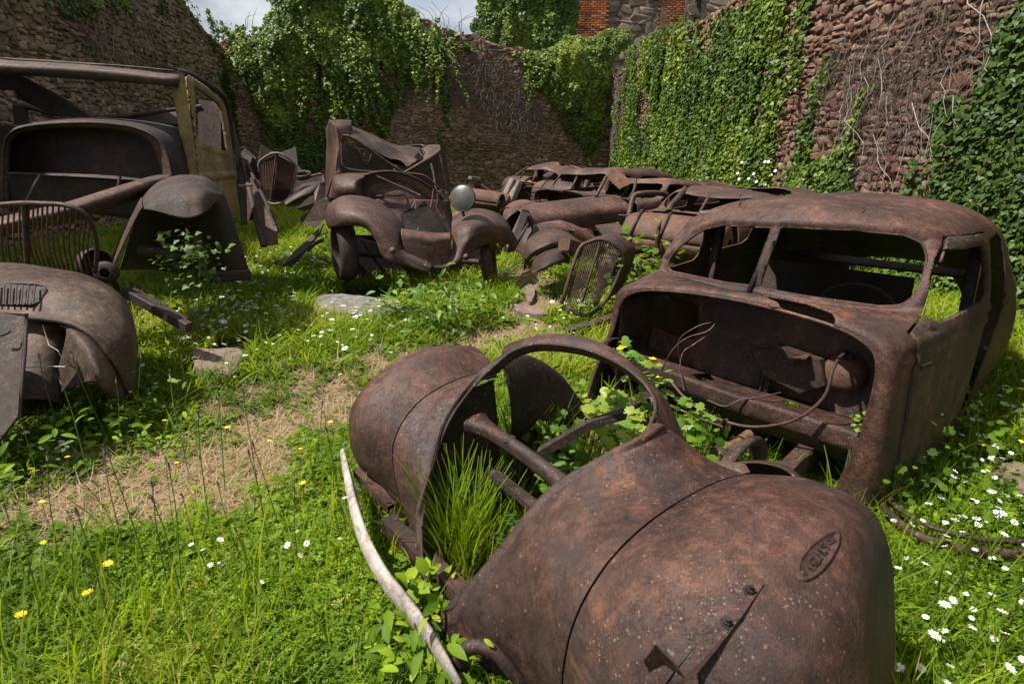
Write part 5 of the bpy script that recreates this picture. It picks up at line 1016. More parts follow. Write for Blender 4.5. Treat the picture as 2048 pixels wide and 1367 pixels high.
skin([[(866, 300, 2.0), (872, 330, 2.2), (876, 360, 2.2), (880, 384, 2.2)], [(884, 296, 2.3), (894, 330, 2.6), (898, 360, 2.6), (899, 390, 2.6)]], 'door_edge', 'hero_dark', cc, 10, 20, dk, seed=85)
pipe([(752, 351, .95), (795, 370, .93), (840, 390, .9)], .006, 'stay_rod', 'chrome', cc, dk); pipe([(867, 378, .85), (864, 400, .8), (860, 418, .75)], .007, 'stay_rod', 'pink', cc, dk)
pipe([(752, 392, 1.0), (775, 391, .95), (800, 391, .95), (808, 386, 1.0)], .008, 'pipe', 'mid', cc, dk)
pipe([(874, 385, .95), (876, 400, .92), (873, 415, .9), (882, 432, .85)], .012, 'cable', 'grey', cc, dk)
# lamp
hl = dk(925, 396, .12); lamp = MB(); ax_ = np.array([-.25, -.85, .22]); ax_ /= np.linalg.norm(ax_)
lamp.lathe(hl, ax_, [(.001, -.16), (.05, -.15), (.10, -.10), (.132, -.03), (.138, .0), (.134, .012), (.126, .008)], 36); lo_ = lamp.build('headlamp', M['grey'], cc)
lamp = MB(); lamp.lathe(hl, ax_, [(.127, .007), (.10, .018), (.05, .028), (.001, .032)], 36); lamp.build('lens', M['glass'], lo_)
pipe([(925, 412, .14), (926, 424, .12), (928, 432, .1)], .014, 'lamp_post', 'grey', lo_, dk)
for u, v, y in [(785, 501, -.2), (932, 514, -.2)]:
    q = MB(); c_ = dk(u, v, y); q.lathe(c_, (0, -1, .1), [(.001, .02), (.018, .018), (.022, .008), (.03, .004), (.034, -.01)], 16); q.build('bumper_bolt', M['pink'], cc)
def wheel(c, ax, r, wdt, parent, mat='black', rim=True, nm='wheel'):
    q = MB(); q.lathe(c, ax, [(r * .70, -wdt / 2), (r * .9, -wdt / 2), (r, -wdt * .32), (r * 1.01, 0), (r, wdt * .32), (r * .9, wdt / 2), (r * .70, wdt / 2), (r * .66, 0), (r * .70, -wdt / 2)], 40); o = q.build(nm, M[mat], parent)
    if rim:
        q = MB(); q.lathe(c, ax, [(r * .66, wdt * .3), (r * .6, wdt * .22), (r * .5, wdt * .1), (r * .3, wdt * .12), (r * .16, wdt * .3), (.001, wdt * .32)], 32); q.build('rim', M['grey'], o)
    return o
wheel(dk(688, 498, .55), D.M[0] * [1, 1, 1], .32, .17, cc, 'hero_dark'); wheel(dk(978, 527, .35), [.93, -.05, .1], .30, .12, cc, 'mid', False)
q = MB(); q.tube([dk(690, 505, .6), dk(975, 525, .45)], .03, 8); q.build('axle', M['black'], cc)
panel([(700, 470, .9), (770, 470, .9), (900, 500, .9), (960, 500, .9), (950, 560, .8), (720, 560, .8)], 'under_car_black', 'black', cc, dk, .02)  # upright black sheet filling the opening beneath the car
panel([(648, 448, 1.1), (640, 466, .9), (608, 505, .7), (590, 525, .65), (566, 532, .6), (588, 505, .8), (630, 468, 1.0)], 'running_board', 'black', cc, dk, .02)
pipe([(645, 480, .9), (628, 488, .7), (615, 502, .7)], .02, 'board_bracket', 'black', cc, dk)

# ------------------------------------------------------------------ the big car on the left
bc = thing('large_saloon', 'tall dark car with an ochre green door and bonnet torn away, far left', 'car wreck', (-3.4, 5.6, 0))
skin([[(350, 147, 5.35), (345, 150, 5.2), (200, 133, 5.2), (0, 120, 5.2), (-120, 112, 5.2)], [(352, 160, 5.32), (345, 158, 5.12), (200, 142, 5.12), (0, 131, 5.12), (-120, 124, 5.12)], [(352, 172, 5.35), (342, 170, 5.15), (200, 156, 5.15), (0, 144, 5.15), (-120, 138, 5.15)], [(352, 172, 5.45), (342, 172, 5.3), (200, 160, 5.3), (0, 148, 5.3), (-120, 142, 5.3)]], 'header_rail', 'grey', bc, 24, 60, dent=.02, seed=31)
skin([[(352, 142, 5.4), (200, 130, 5.4), (0, 117, 5.4), (-120, 110, 5.4)], [(365, 143, 5.6), (210, 129, 5.7), (0, 116, 5.8), (-120, 108, 5.8)], [(372, 147, 5.7), (220, 131, 6.0), (0, 117, 6.2), (-120, 110, 6.2)]], 'roof_edge', 'grey', bc, 16, 60, dent=.02, seed=32, flip=True)
pipe([(352, 143, 5.4), (380, 149, 5.6), (415, 168, 5.9), (440, 186, 6.15), (453, 203, 6.3), (460, 240, 6.4), (466, 300, 6.45)], [.028, .024], 'roof_rail', 'black', bc, n=50)
pipe([(355, 145, 5.3), (362, 200, 5.3), (372, 262, 5.3), (382, 330, 5.3), (398, 400, 5.3)], [.05, .055], 'screen_pillar', 'green', bc, n=40, flat=1.1)
def doorpt(u, v): return G0.k(u, v, x=-2.80 + .0 * v)
dout = [(376, 150), (410, 172), (446, 205), (455, 240), (466, 340), (476, 432), (470, 447), (430, 420), (402, 400), (392, 300)]; din = [(384, 170), (400, 180), (438, 210), (444, 240), (452, 305), (430, 298), (392, 284), (388, 230)]
Yz = lambda pts: np.array([doorpt(u, v)[1:] for u, v in pts])
o2, i2 = Yz(dout), Yz(din); yy = np.linspace(o2[:, 0].min() - .05, o2[:, 0].max() + .05, 90); zz_ = np.linspace(o2[:, 1].min() - .05, o2[:, 1].max() + .05, 120)
DY, DZ = np.meshgrid(yy, zz_, indexing='ij'); so, si = sd_poly(DY, DZ, round_poly(o2, .06)), sd_poly(DY, DZ, round_poly(i2, .05))
DX = -2.80 + .02 * np.exp(-((DZ - 1.17) / .02) ** 2) - .02 * np.clip(1 - np.minimum(-so, .03) / .03, 0, 1) - .03 * (DZ - 1.2) ** 2 + .008 * np.exp(-((si - .03) / .015) ** 2)
sheet('door', np.stack([DX, DY, DZ], -1), M['green'], bc, .03, .008, 3, 36, [-so, si], True)
q = MB(); q.tube([(-2.77, doorpt(466, 333)[1], 1.06), (-2.70, doorpt(466, 333)[1], 1.06), (-2.70, doorpt(470, 333)[1] + .10, 1.06)], .012, 8); q.build('door_handle', M['chrome'], bc)
# scuttle, firewall bay
def shp(k, dy, s=0): return [(u + s * (170 - u) / 170, v, dy) for u, v in k]
FO = [(2, 400), (2, 345), (4, 300), (14, 268), (50, 249), (150, 241), (235, 245), (290, 258), (322, 282), (338, 320), (346, 360), (350, 400)]
FI = [(20, 400), (20, 345), (22, 300), (30, 276), (60, 262), (150, 255), (225, 259), (275, 270), (303, 290), (318, 325), (325, 360), (328, 400)]
skin([shp(FO, 5.02), [(u, v + 4, 4.98) for u, v in FO], [(u * .6 + a * .4, v * .6 + b2 * .4, 5.0) for (u, v), (a, b2) in zip(FO, FI)], [(u, v, 5.06) for u, v in FI], [(u, v, 5.3) for u, v in FI]], 'scuttle_frame', 'grey', bc, 26, 80, dent=.006, seed=38)
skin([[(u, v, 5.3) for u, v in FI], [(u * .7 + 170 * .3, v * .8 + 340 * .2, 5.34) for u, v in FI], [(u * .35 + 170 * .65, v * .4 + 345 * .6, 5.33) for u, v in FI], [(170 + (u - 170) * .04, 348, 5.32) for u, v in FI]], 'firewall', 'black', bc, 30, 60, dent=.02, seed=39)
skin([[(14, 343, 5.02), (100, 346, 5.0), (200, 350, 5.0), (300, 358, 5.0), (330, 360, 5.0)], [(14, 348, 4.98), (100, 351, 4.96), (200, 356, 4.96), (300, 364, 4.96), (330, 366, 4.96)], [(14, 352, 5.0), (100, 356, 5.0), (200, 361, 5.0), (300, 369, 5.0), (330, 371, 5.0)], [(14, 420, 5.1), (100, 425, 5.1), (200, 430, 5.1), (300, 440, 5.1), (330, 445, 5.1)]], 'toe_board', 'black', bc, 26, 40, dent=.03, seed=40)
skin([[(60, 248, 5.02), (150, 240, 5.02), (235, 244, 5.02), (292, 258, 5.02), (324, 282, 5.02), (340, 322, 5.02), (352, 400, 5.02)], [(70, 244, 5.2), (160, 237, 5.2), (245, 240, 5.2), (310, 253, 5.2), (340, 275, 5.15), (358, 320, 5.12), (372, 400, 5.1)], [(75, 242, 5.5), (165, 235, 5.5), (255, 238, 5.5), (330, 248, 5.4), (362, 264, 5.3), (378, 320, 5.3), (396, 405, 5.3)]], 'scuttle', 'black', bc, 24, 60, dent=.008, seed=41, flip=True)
panel([(-60, 150, 6.3), (25, 140, 6.2), (45, 152, 6.1), (120, 195, 5.9), (190, 235, 5.6), (150, 238, 5.7), (90, 222, 5.9), (42, 200, 6.0), (30, 180, 6.1), (-60, 175, 6.3)], 'fallen_roof_sheet', 'black', bc, th=.03)
panel([(192, 236, 5.6), (250, 232, 5.8), (355, 222, 6.1), (402, 214, 6.3), (408, 219, 6.3), (380, 226, 6.1), (362, 252, 5.9), (290, 244, 5.7)], 'fallen_roof_sheet', 'black', bc, th=.03)
pipe([(192, 236, 5.5), (280, 228, 5.8), (402, 213, 6.25)], .02, 'bent_rail', 'grey', bc); pipe([(20, 142, 6.1), (120, 195, 5.85), (190, 236, 5.5)], .016, 'bent_rail', 'grey', bc)
pipe([(30, 212, 7.0), (60, 215, 7.0), (100, 226, 7.0), (122, 228, 7.0), (124, 240, 7.0)], .03, 'seat_frame', 'black', bc); panel([(28, 210, 7.0), (52, 212, 7.0), (55, 250, 7.0), (32, 250, 7.0)], 'seat_back', 'black', bc, th=.05)
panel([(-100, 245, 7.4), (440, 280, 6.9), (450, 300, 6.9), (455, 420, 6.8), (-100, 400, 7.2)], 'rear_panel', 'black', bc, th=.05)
q = MB(); q.plate([at(443, 205, 6.6), at(448, 420, 6.6), at(395, 420, 6.9), at(400, 200, 6.9)], .03); q.build('rear_pillar', M['black'], bc, smooth=False)
skin([[(462, 240, 6.45), (468, 300, 6.45), (474, 370, 6.4), (482, 450, 6.4)], [(466, 245, 6.8), (478, 300, 6.8), (486, 370, 6.8), (490, 450, 6.8)], [(464, 260, 7.2), (484, 320, 7.2), (492, 380, 7.2), (494, 450, 7.2)]], 'rear_quarter', 'black', bc, 14, 20, seed=43)
# long bent bonnet side lying across
skin([[(338, 349, 4.75), (300, 354, 4.6), (220, 378, 4.3), (140, 403, 4.05), (60, 422, 3.9), (-60, 448, 3.75)], [(340, 356, 4.68), (298, 364, 4.5), (222, 388, 4.2), (142, 413, 3.95), (60, 432, 3.8), (-60, 458, 3.65)], [(330, 368, 4.68), (296, 378, 4.5), (224, 402, 4.2), (144, 427, 3.95), (60, 445, 3.8), (-60, 470, 3.65)], [(320, 378, 4.8), (292, 392, 4.65), (226, 415, 4.35), (146, 440, 4.1), (60, 458, 3.95), (-60, 482, 3.8)]], 'bonnet_side', 'pink', bc, 24, 70, dent=.012, seed=44)
# dome fender
DF = [[(262, 445, 4.35), (280, 400, 4.6), (312, 370, 4.75), (360, 355, 4.85), (408, 360, 4.85), (440, 385, 4.8)],
      [(266, 440, 4.2), (284, 396, 4.4), (318, 364, 4.5), (362, 350, 4.55), (412, 355, 4.55), (446, 382, 4.6)],
      [(272, 432, 4.05), (294, 396, 4.18), (330, 372, 4.25), (368, 364, 4.28), (410, 372, 4.32), (446, 388, 4.5)],
      [(278, 424, 3.98), (304, 402, 4.05), (340, 392, 4.1), (375, 390, 4.12), (412, 388, 4.2), (444, 390, 4.45)],
      [(284, 416, 3.95), (314, 422, 3.98), (348, 432, 4.0), (378, 436, 4.02), (410, 424, 4.1), (440, 396, 4.4)]]
skin(DF, 'front_fender', 'grey', bc, 50, 70, dent=.012, seed=45)
fd = [o for o in bc.children if o.name.startswith('front_fender')][0]
skin([[(284, 394, 4.4), (270, 420, 4.3), (245, 470, 4.15), (222, 520, 4.05), (205, 545, 4.0)], [(286, 415, 3.95), (276, 432, 3.93), (252, 480, 3.9), (232, 525, 3.9), (222, 548, 3.9)]], 'fender_flange', 'mid', fd, 10, 40, seed=46)
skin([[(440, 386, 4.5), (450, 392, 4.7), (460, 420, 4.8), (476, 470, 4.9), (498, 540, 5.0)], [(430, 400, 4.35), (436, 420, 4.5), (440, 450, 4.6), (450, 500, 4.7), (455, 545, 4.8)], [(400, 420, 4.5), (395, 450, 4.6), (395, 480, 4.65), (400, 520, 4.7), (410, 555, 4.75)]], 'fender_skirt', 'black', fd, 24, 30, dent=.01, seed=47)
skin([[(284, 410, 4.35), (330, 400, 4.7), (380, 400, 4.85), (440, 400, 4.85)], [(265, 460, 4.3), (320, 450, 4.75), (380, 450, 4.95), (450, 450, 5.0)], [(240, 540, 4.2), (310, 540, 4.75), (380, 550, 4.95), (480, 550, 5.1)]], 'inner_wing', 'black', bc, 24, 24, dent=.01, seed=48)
# slatted grille shell, axle, spring
pipe([(-60, 412, 3.5), (0, 409, 3.5), (45, 406, 3.48), (85, 407, 3.46), (130, 410, 3.46), (165, 424, 3.48), (186, 455, 3.52), (194, 500, 3.56), (190, 545, 3.6)], [.02, .022, .018], 'grille_frame', 'mid', bc, n=70, flat=.7)
slats(bc, at, [(-55, 414, 3.5), (0, 412, 3.5), (40, 410, 3.48)], [(-60, 550, 3.62), (0, 552, 3.62), (55, 552, 3.6)], .006, 'grille_bars', 'hero', 9, .03)
slats(bc, at, [(58, 412, 3.48), (100, 412, 3.46), (150, 420, 3.48), (180, 450, 3.5)], [(80, 552, 3.6), (110, 552, 3.6), (160, 552, 3.6), (188, 545, 3.62)], .006, 'grille_bars', 'hero', 13, .04)
pipe([(48, 408, 3.46), (52, 480, 3.48), (56, 552, 3.55)], .016, 'centre_bar', 'mid', bc)
q = MB(); q.lathe(at(190, 526, 3.75), (.9, -.5, .1), [(.001, -.13), (.05, -.12), (.085, -.07), (.095, .0), (.098, .03), (.09, .035)], 28); q.build('headlamp_shell', M['mid'], bc)
q = MB(); q.lathe(at(212, 545, 3.7), (.2, -1, .1), [(.03, -.03), (.07, -.03), (.075, 0), (.07, .02), (.03, .02)], 24); q.tube([at(212, 545, 3.72), at(232, 570, 3.75), at(236, 590, 3.8)], .02, 8); q.build('hub', M['hero_dark'], bc)
q = MB(); q.beam(at(250, 583, 3.75), at(378, 655, 3.55), .05, .07); q.beam(at(258, 575, 3.8), at(370, 640, 3.6), .05, .02); q.build('leaf_spring', M['hero_dark'], bc, smooth=False)
q = MB(); q.tube([at(280, 500, 4.1), at(340, 505, 4.1), at(390, 500, 4.15)], .04, 10); q.build('stub_axle', M['hero_dark'], bc)
q = MB(); q.tube([at(392, 468, 4.2), at(398, 505, 4.15), at(404, 560, 4.1)], [.03, .04], 10); q.build('brake_drum_post', M['hero_dark'], bc)
q = MB(); q.beam(at(405, 556, 4.5), at(500, 548, 4.7), .08, .08); q.build('chassis_rail', M['black'], bc, smooth=False)
pipe([(80, 350, 4.9), (68, 372, 4.8), (52, 402, 4.7)], .012, 'lever', 'pink', bc); pipe([(240, 352, 4.92), (236, 375, 4.9)], .012, 'lever', 'pink', bc)

# ------------------------------------------------------------------ the hulk low in the left corner
lh = thing('front_hulk', 'rounded dark car front lying low in the lower left corner', 'car wreck', (-2.4, 2.9, 0))
skin([[(-160, 526, 3.5), (-40, 524, 3.5), (40, 526, 3.5), (110, 536, 3.5), (170, 548, 3.5), (225, 575, 3.5), (258, 610, 3.45), (272, 660, 3.4)],
      [(-160, 534, 3.3), (-40, 532, 3.3), (40, 536, 3.3), (112, 548, 3.28), (175, 565, 3.25), (228, 592, 3.2), (262, 635, 3.15), (275, 690, 3.15)],
      [(-160, 556, 3.05), (-40, 556, 3.05), (40, 560, 3.05), (108, 572, 3.02), (170, 592, 3.0), (222, 622, 2.98), (258, 665, 2.95), (274, 725, 2.98)],
      [(-160, 615, 2.85), (-40, 615, 2.85), (35, 617, 2.85), (90, 622, 2.85), (150, 636, 2.82), (200, 665, 2.8), (240, 712, 2.8), (268, 775, 2.85)],
      [(-160, 632, 2.8), (-40, 632, 2.8), (40, 632, 2.8), (95, 636, 2.8), (145, 645, 2.78), (192, 672, 2.76), (232, 722, 2.76), (262, 790, 2.82)]], 'nose_shell', 'grey', lh, 50, 90, dent=.012, seed=51)
ns = [o for o in lh.children][0]
panel([(-160, 566, 3.02), (0, 566, 3.0), (70, 568, 2.98), (92, 573, 2.98), (93, 582, 2.96), (80, 602, 2.9), (64, 610, 2.86), (0, 610, 2.86), (-160, 608, 2.86)], 'air_slot', 'black', lh, th=.004)
slats(lh, at, [(-40, 568, 2.97), (70, 570, 2.95)], [(-40, 609, 2.84), (66, 609, 2.84)], .005, 'slot_bars', 'hero', 10)
pipe([(40, 634, 2.76), (95, 638, 2.76), (145, 648, 2.74), (190, 674, 2.72), (230, 724, 2.72), (255, 775, 2.75), (264, 800, 2.8)], .014, 'wing_bead', 'grey', lh)
skin([[(120, 650, 2.78), (150, 655, 2.75), (192, 682, 2.73), (228, 730, 2.73), (258, 790, 2.78)], [(132, 662, 2.74), (150, 672, 2.68), (184, 702, 2.62), (216, 745, 2.62), (245, 795, 2.7)], [(128, 690, 2.74), (148, 705, 2.66), (176, 725, 2.58), (205, 752, 2.56), (232, 790, 2.64)], [(115, 735, 2.75), (135, 750, 2.68), (165, 757, 2.6), (195, 765, 2.56), (225, 795, 2.62)], [(95, 770, 2.78), (112, 790, 2.7), (140, 775, 2.62), (180, 763, 2.6), (222, 800, 2.64)]], 'front_wing', 'grey', lh, 40, 50, dent=.01, seed=53)
q = MB(); q.tube([at(100, 640, 3.0), at(90, 700, 2.85), at(72, 815, 2.62)], [.10, .11], 28, n=30, caps=True); q.build('round_tank', M['grey'], lh)
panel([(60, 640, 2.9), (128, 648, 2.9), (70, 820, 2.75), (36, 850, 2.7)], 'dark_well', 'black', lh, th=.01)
panel([(-170, 622, 2.62), (0, 625, 2.6), (50, 628, 2.58), (52, 634, 2.58), (38, 832, 2.25), (15, 862, 2.2), (0, 882, 2.2), (-170, 960, 2.2)], 'flat_panel', 'grey', lh, th=.012)
pipe([(53, 628, 2.6), (50, 700, 2.46), (38, 832, 2.26)], .008, 'panel_edge', 'black', lh); pipe([(-5, 672, 2.46), (10, 668, 2.46), (20, 662, 2.48)], .006, 'catch', 'grey', lh)
panel([(262, 640, 3.4), (275, 690, 3.15), (268, 775, 2.86), (262, 800, 2.85), (250, 840, 2.9), (255, 740, 3.3)], 'wing_side', 'black', lh, th=.008)
q = MB(); q.tube([at(85, 650, 2.72), at(98, 690, 2.66), at(115, 700, 2.62), at(128, 722, 2.6)], [.003, .002], 5); q.tube([at(50, 735, 2.5), at(90, 732, 2.5), at(130, 733, 2.52)], .003, 5); props(q.build('bare_twig', M['twig_pale']), 'pale bare twig caught across the lower left hulk', 'twig')

# ------------------------------------------------------------------ grille car behind the big saloon
gcn = thing('grille_wreck', 'wreck with an upright slatted radiator grille behind the ochre door', 'car wreck', at(575, 400, 8.3) * [1, 1, 0])
gtop = [(517, 345, 8.0), (521, 322, 8.0), (553, 306, 7.92), (588, 326, 8.0), (591, 348, 8.0), (582, 385, 8.0), (570, 402, 8.0), (548, 408, 7.98), (532, 400, 8.0), (520, 375, 8.0)]
pipe(gtop, .016, 'grille_frame', 'timber', gcn, closed=True, n=80); pipe([(553, 306, 7.9), (548, 350, 7.9), (541, 400, 7.94)], .014, 'centre_bar', 'grey', gcn)
slats(gcn, at, [(521, 324, 8.0), (551, 308, 7.93)], [(523, 378, 8.0), (544, 380, 7.96)], .007, 'grille_bars', 'ochre', 9); slats(gcn, at, [(556, 309, 7.93), (588, 328, 8.0)], [(548, 380, 7.96), (582, 380, 8.0)], .007, 'grille_bars', 'ochre', 10)
panel([(520, 326, 8.06), (553, 309, 8.02), (588, 328, 8.06), (590, 348, 8.06), (582, 385, 8.06), (568, 402, 8.06), (532, 400, 8.06), (520, 370, 8.06)], 'core', 'black', gcn, th=.03)
skin([[(566, 402, 8.0), (585, 382, 8.1), (610, 366, 8.3), (640, 362, 8.4), (656, 366, 8.5)], [(570, 408, 7.85), (590, 390, 7.9), (612, 374, 8.0), (640, 368, 8.1), (660, 380, 8.3)], [(574, 412, 7.85), (594, 400, 7.85), (615, 390, 7.9), (636, 385, 8.0), (664, 405, 8.2)], [(578, 414, 7.95), (598, 410, 7.95), (612, 399, 8.0), (628, 392, 8.05), (655, 420, 8.2)]], 'front_fender', 'mid', gcn, 30, 50, dent=.015, seed=61)
panel([(628, 386, 7.8), (640, 366, 7.9), (655, 366, 7.95), (664, 385, 7.95), (662, 410, 7.8), (648, 440, 7.6), (632, 456, 7.5), (603, 445, 7.5), (600, 436, 7.5), (622, 420, 7.6), (630, 405, 7.7)], 'torn_fender_sheet', 'grey', gcn, curve=False)
q = MB(); q.lathe(at(605, 347, 8.4), (0, -.35, 1), [(.11, -.06), (.115, 0), (.105, .01), (.09, -.01), (.085, -.05)], 28); q.build('lamp_ring', M['hero_dark'], gcn)
pipe([(622, 352, 8.3), (632, 350, 8.3), (640, 348, 8.2), (646, 352, 8.2), (648, 366, 8.1)], .018, 'bent_pipe', 'pink', gcn)
panel([(522, 288, 9.6), (540, 302, 9.6), (560, 305, 9.6), (592, 294, 9.6), (596, 330, 9.5), (606, 345, 9.4), (640, 380, 9.4), (600, 400, 9.4), (520, 400, 9.5), (516, 320, 9.6)], 'bent_bonnet', 'hero_dark', gcn, th=.02)
panel([(590, 360, 8.8), (650, 352, 8.8), (660, 400, 8.7), (600, 420, 8.7)], 'engine_block', 'black', gcn, th=.25)
ls = thing('leaning_door', 'narrow ochre door leaning in the grass beside the big left car', 'door panel', at(530, 488, 5.9) * [1, 1, 0])
panel([(492, 322, 6.7), (498, 330, 6.6), (530, 400, 6.3), (553, 455, 6.1), (557, 488, 5.95), (528, 492, 5.95), (515, 440, 6.1), (505, 380, 6.35)], 'skin', 'ochre', ls, th=.012)
pipe([(484, 318, 6.7), (500, 380, 6.4), (512, 430, 6.2), (528, 492, 5.9)], .035, 'edge_frame', 'hero_dark', ls, flat=.6); pipe([(492, 320, 6.6), (515, 370, 6.35), (540, 420, 6.15), (550, 450, 6.05)], .02, 'edge_frame', 'black', ls, flat=.5)
sc_ = thing('scrap_sheet', 'folded dark scrap sheet with a pale edge behind the ochre door', 'scrap metal', at(495, 330, 7.4) * [1, 1, 0])
panel([(474, 303, 7.5), (488, 294, 7.4), (512, 315, 7.2), (516, 345, 7.1), (500, 335, 7.2), (478, 318, 7.4)], 'sheet', 'black', sc_); panel([(474, 302, 7.5), (478, 296, 7.42), (489, 293, 7.38), (482, 304, 7.45), (477, 310, 7.48)], 'pale_edge', 'chrome', sc_)
panel([(476, 320, 7.6), (520, 345, 7.3), (528, 400, 7.2), (520, 440, 7.1), (484, 440, 7.3)], 'backing', 'hero_dark', sc_, th=.02)
# ------------------------------------------------------------------ the row of wrecks parked along the right
def wreck(name, label, fr, mat='pink', seed=0, roof=.8, hood=True, fender=True, cowl=None, sc=(1, 1, 1), crush=.10, grille=True, loc=None):
    rt = thing(name, label, 'car wreck', fr.W((0, 2.2, 0))); MT = mat
    S_ = lambda g: fr.W(np.asarray(g) * np.array(sc))
    f2 = [[(-x, y, z) for x, y, z in r] + r[-2::-1] for r in H_[1:]]
    g = net(f2, 150, 150); X, Y, Z = g[..., 0].copy(), g[..., 1].copy(), g[..., 2].copy()
    n1 = (fbm(X * 1.6 + seed, Y * 1.1 + seed, seed, 2) - .5); up = np.clip((Z - .74) / .2, 0, 1)
    g[..., 2] = np.where(Z > .74, .74 + (Z - .74) * roof + n1 * crush * 2.2 * up * np.clip((Y - 1.9) / .3, 0, 1), Z)
    xb_ = .655 - .2 * np.clip(Z - .8, 0, .3); fl_ = xb_ - abs(X)
    a = np.where((Y > 1.9 + .22 * X ** 2) & (Y < 2.3), np.minimum(sd_poly(X, Z, WRP), sd_poly(-X, Z, WRP)), 1.); b_ = np.maximum(sd_poly(Y, Z, DW), fl_); c_ = np.maximum(sd_poly(Y, Z, RW), fl_)
    d_ = np.where(Y > 3.4, sd_poly(X, Z, RR), 1.)
    e_ = np.where((Z > 1.0), sd_poly(X, Y, round_poly(np.array([(-.42, 2.5), (.42, 2.5), (.40, 3.3), (-.40, 3.3)]), .1)), 1.)
    sheet('body_shell', S_(g), M[MT], rt, .012, .02, 3, seed, [a, b_, c_, d_, e_ + noise3(S_(g), 4, seed) * .9] if roof < .95 else [a, b_, c_, d_], rot=.36)
    q = MB(); q.beam(S_((0, 1.87, .75)), S_((0, 2.03, .75 + .33 * roof)), .03, .03, (0, 1, 0)); q.build('screen_pillar', M[MT], rt)
    q = MB(); q.plate(S_([(-.6, 1.95, .1), (.6, 1.95, .1), (.6, 1.95, .72), (-.6, 1.95, .72)]), .02); q.build('firewall', M['black'], rt, smooth=False)
    q = MB(); q.plate(S_([(-.64, 3.3, 0), (.64, 3.3, 0), (.64, 3.4, .6), (-.64, 3.4, .6)]), .03); q.build('seat_back', M['black'], rt, smooth=False)
    if hood:
        hd = [[(-.36 - .05 * t_, .12 + 1.5 * t_, .28), (-.37 - .13 * t_, .12 + 1.5 * t_, .46), (-.33 - .17 * t_, .12 + 1.5 * t_, .59 + .08 * t_), (-.2 - .1 * t_, .12 + 1.5 * t_, .67 + .09 * t_), (0, .10 + 1.5 * t_, .70 + .10 * t_), (.2 + .1 * t_, .12 + 1.5 * t_, .67 + .09 * t_), (.33 + .17 * t_, .12 + 1.5 * t_, .59 + .08 * t_), (.37 + .13 * t_, .12 + 1.5 * t_, .46), (.36 + .05 * t_, .12 + 1.5 * t_, .28)] for t_ in (0, .33, .66, 1)]
        sheet('bonnet', S_(net(hd, 60, 80)), M[MT], rt, .006, .025, 3, seed + 3)
        for k in range(3):
            q = MB(); q.tube(S_([(.395 + .01 * k, .45, .40 - .055 * k + .08), (.45, 1.45, .41 - .055 * k + .08)]), .009, 6, flat=1.5); q.build('bonnet_rib', M[MT], rt)
    if fender:
        for sx in (-1, 1):
            rr = [[(sx * x, y + dy, z) for x, z in ((.42, .2), (.44, .42), (.55, .52 + dz), (.68, .50 + dz), (.76, .40 + dz), (.77, .24 + dz))] for y, dy, dz in ((-.15, .0, -.28), (-.08, 0, -.12), (.1, 0, .0), (.35, 0, .04), (.6, 0, .0), (.85, 0, -.12), (1.05, 0, -.26))]
            sheet('front_fender', S_(net(rr, 44, 30)), M[MT], rt, .006, .02, 3, seed + 5 + sx, flip=sx > 0)
    for sx in (-1, 1):
        rr = [[(sx * x, y, max(0, z + dz)) for x, z in ((.60, .55), (.72, .52), (.80, .44), (.84, .30), (.84, .12))] for y, dz in ((3.0, -.4), (3.15, -.12), (3.45, .0), (3.8, -.04), (4.1, -.3))]
        sheet('rear_fender', S_(net(rr, 30, 22)), M[MT], rt, .006, .02, 3, seed + 9 + sx, flip=sx > 0)
    return rt
def fr_at(u, v, z, ly, lx, yaw):      # frame whose local (lx, ly) lies under the pixel at height z
    f = Frame((0, 0, 0), (math.cos(yaw), math.sin(yaw))); p = gp(u, v, z); f.o = np.array([p[0], p[1], 0]) - (f.W((lx, ly, 0))); return f
yw = math.atan2(-.80, .60)
r1 = wreck('long_bonnet_wreck', 'pinkish rusty wreck with a long pointed bonnet, nearest of the row by the ivy', fr_at(1252, 402, .745, 1.62, .55, math.atan2(-.86, .52)), 'pink', 2, .62, sc=(1, 1.08, .98))
r2 = wreck('narrow_wreck', 'red rusty wreck second in the row, behind the long pointed bonnet', fr_at(1160, 388, .76, 1.62, .5, yw), 'pink', 5, .82, hood=False, fender=True)
r3 = wreck('far_wreck', 'small looking red wreck at the far end of the row below the corner ivy', fr_at(1075, 368, .77, 1.62, .5, yw), 'pink', 8, .8, hood=False, fender=False)
r4 = wreck('barrel_cowl_wreck', 'wreck with a swollen orange cowl close behind the nearest wreck', fr_at(1400, 430, .76, 1.75, .1, yw), 'pink', 11, .60, hood=False, fender=False)
r5 = wreck('pale_wreck', 'greyish pale wreck standing by the wall, seen through the nearest wreck', Frame((3.0, 5.0, 0), (.97, -.22)), 'grey', 14, .95, hood=False, fender=False, sc=(.95, 1, .70))
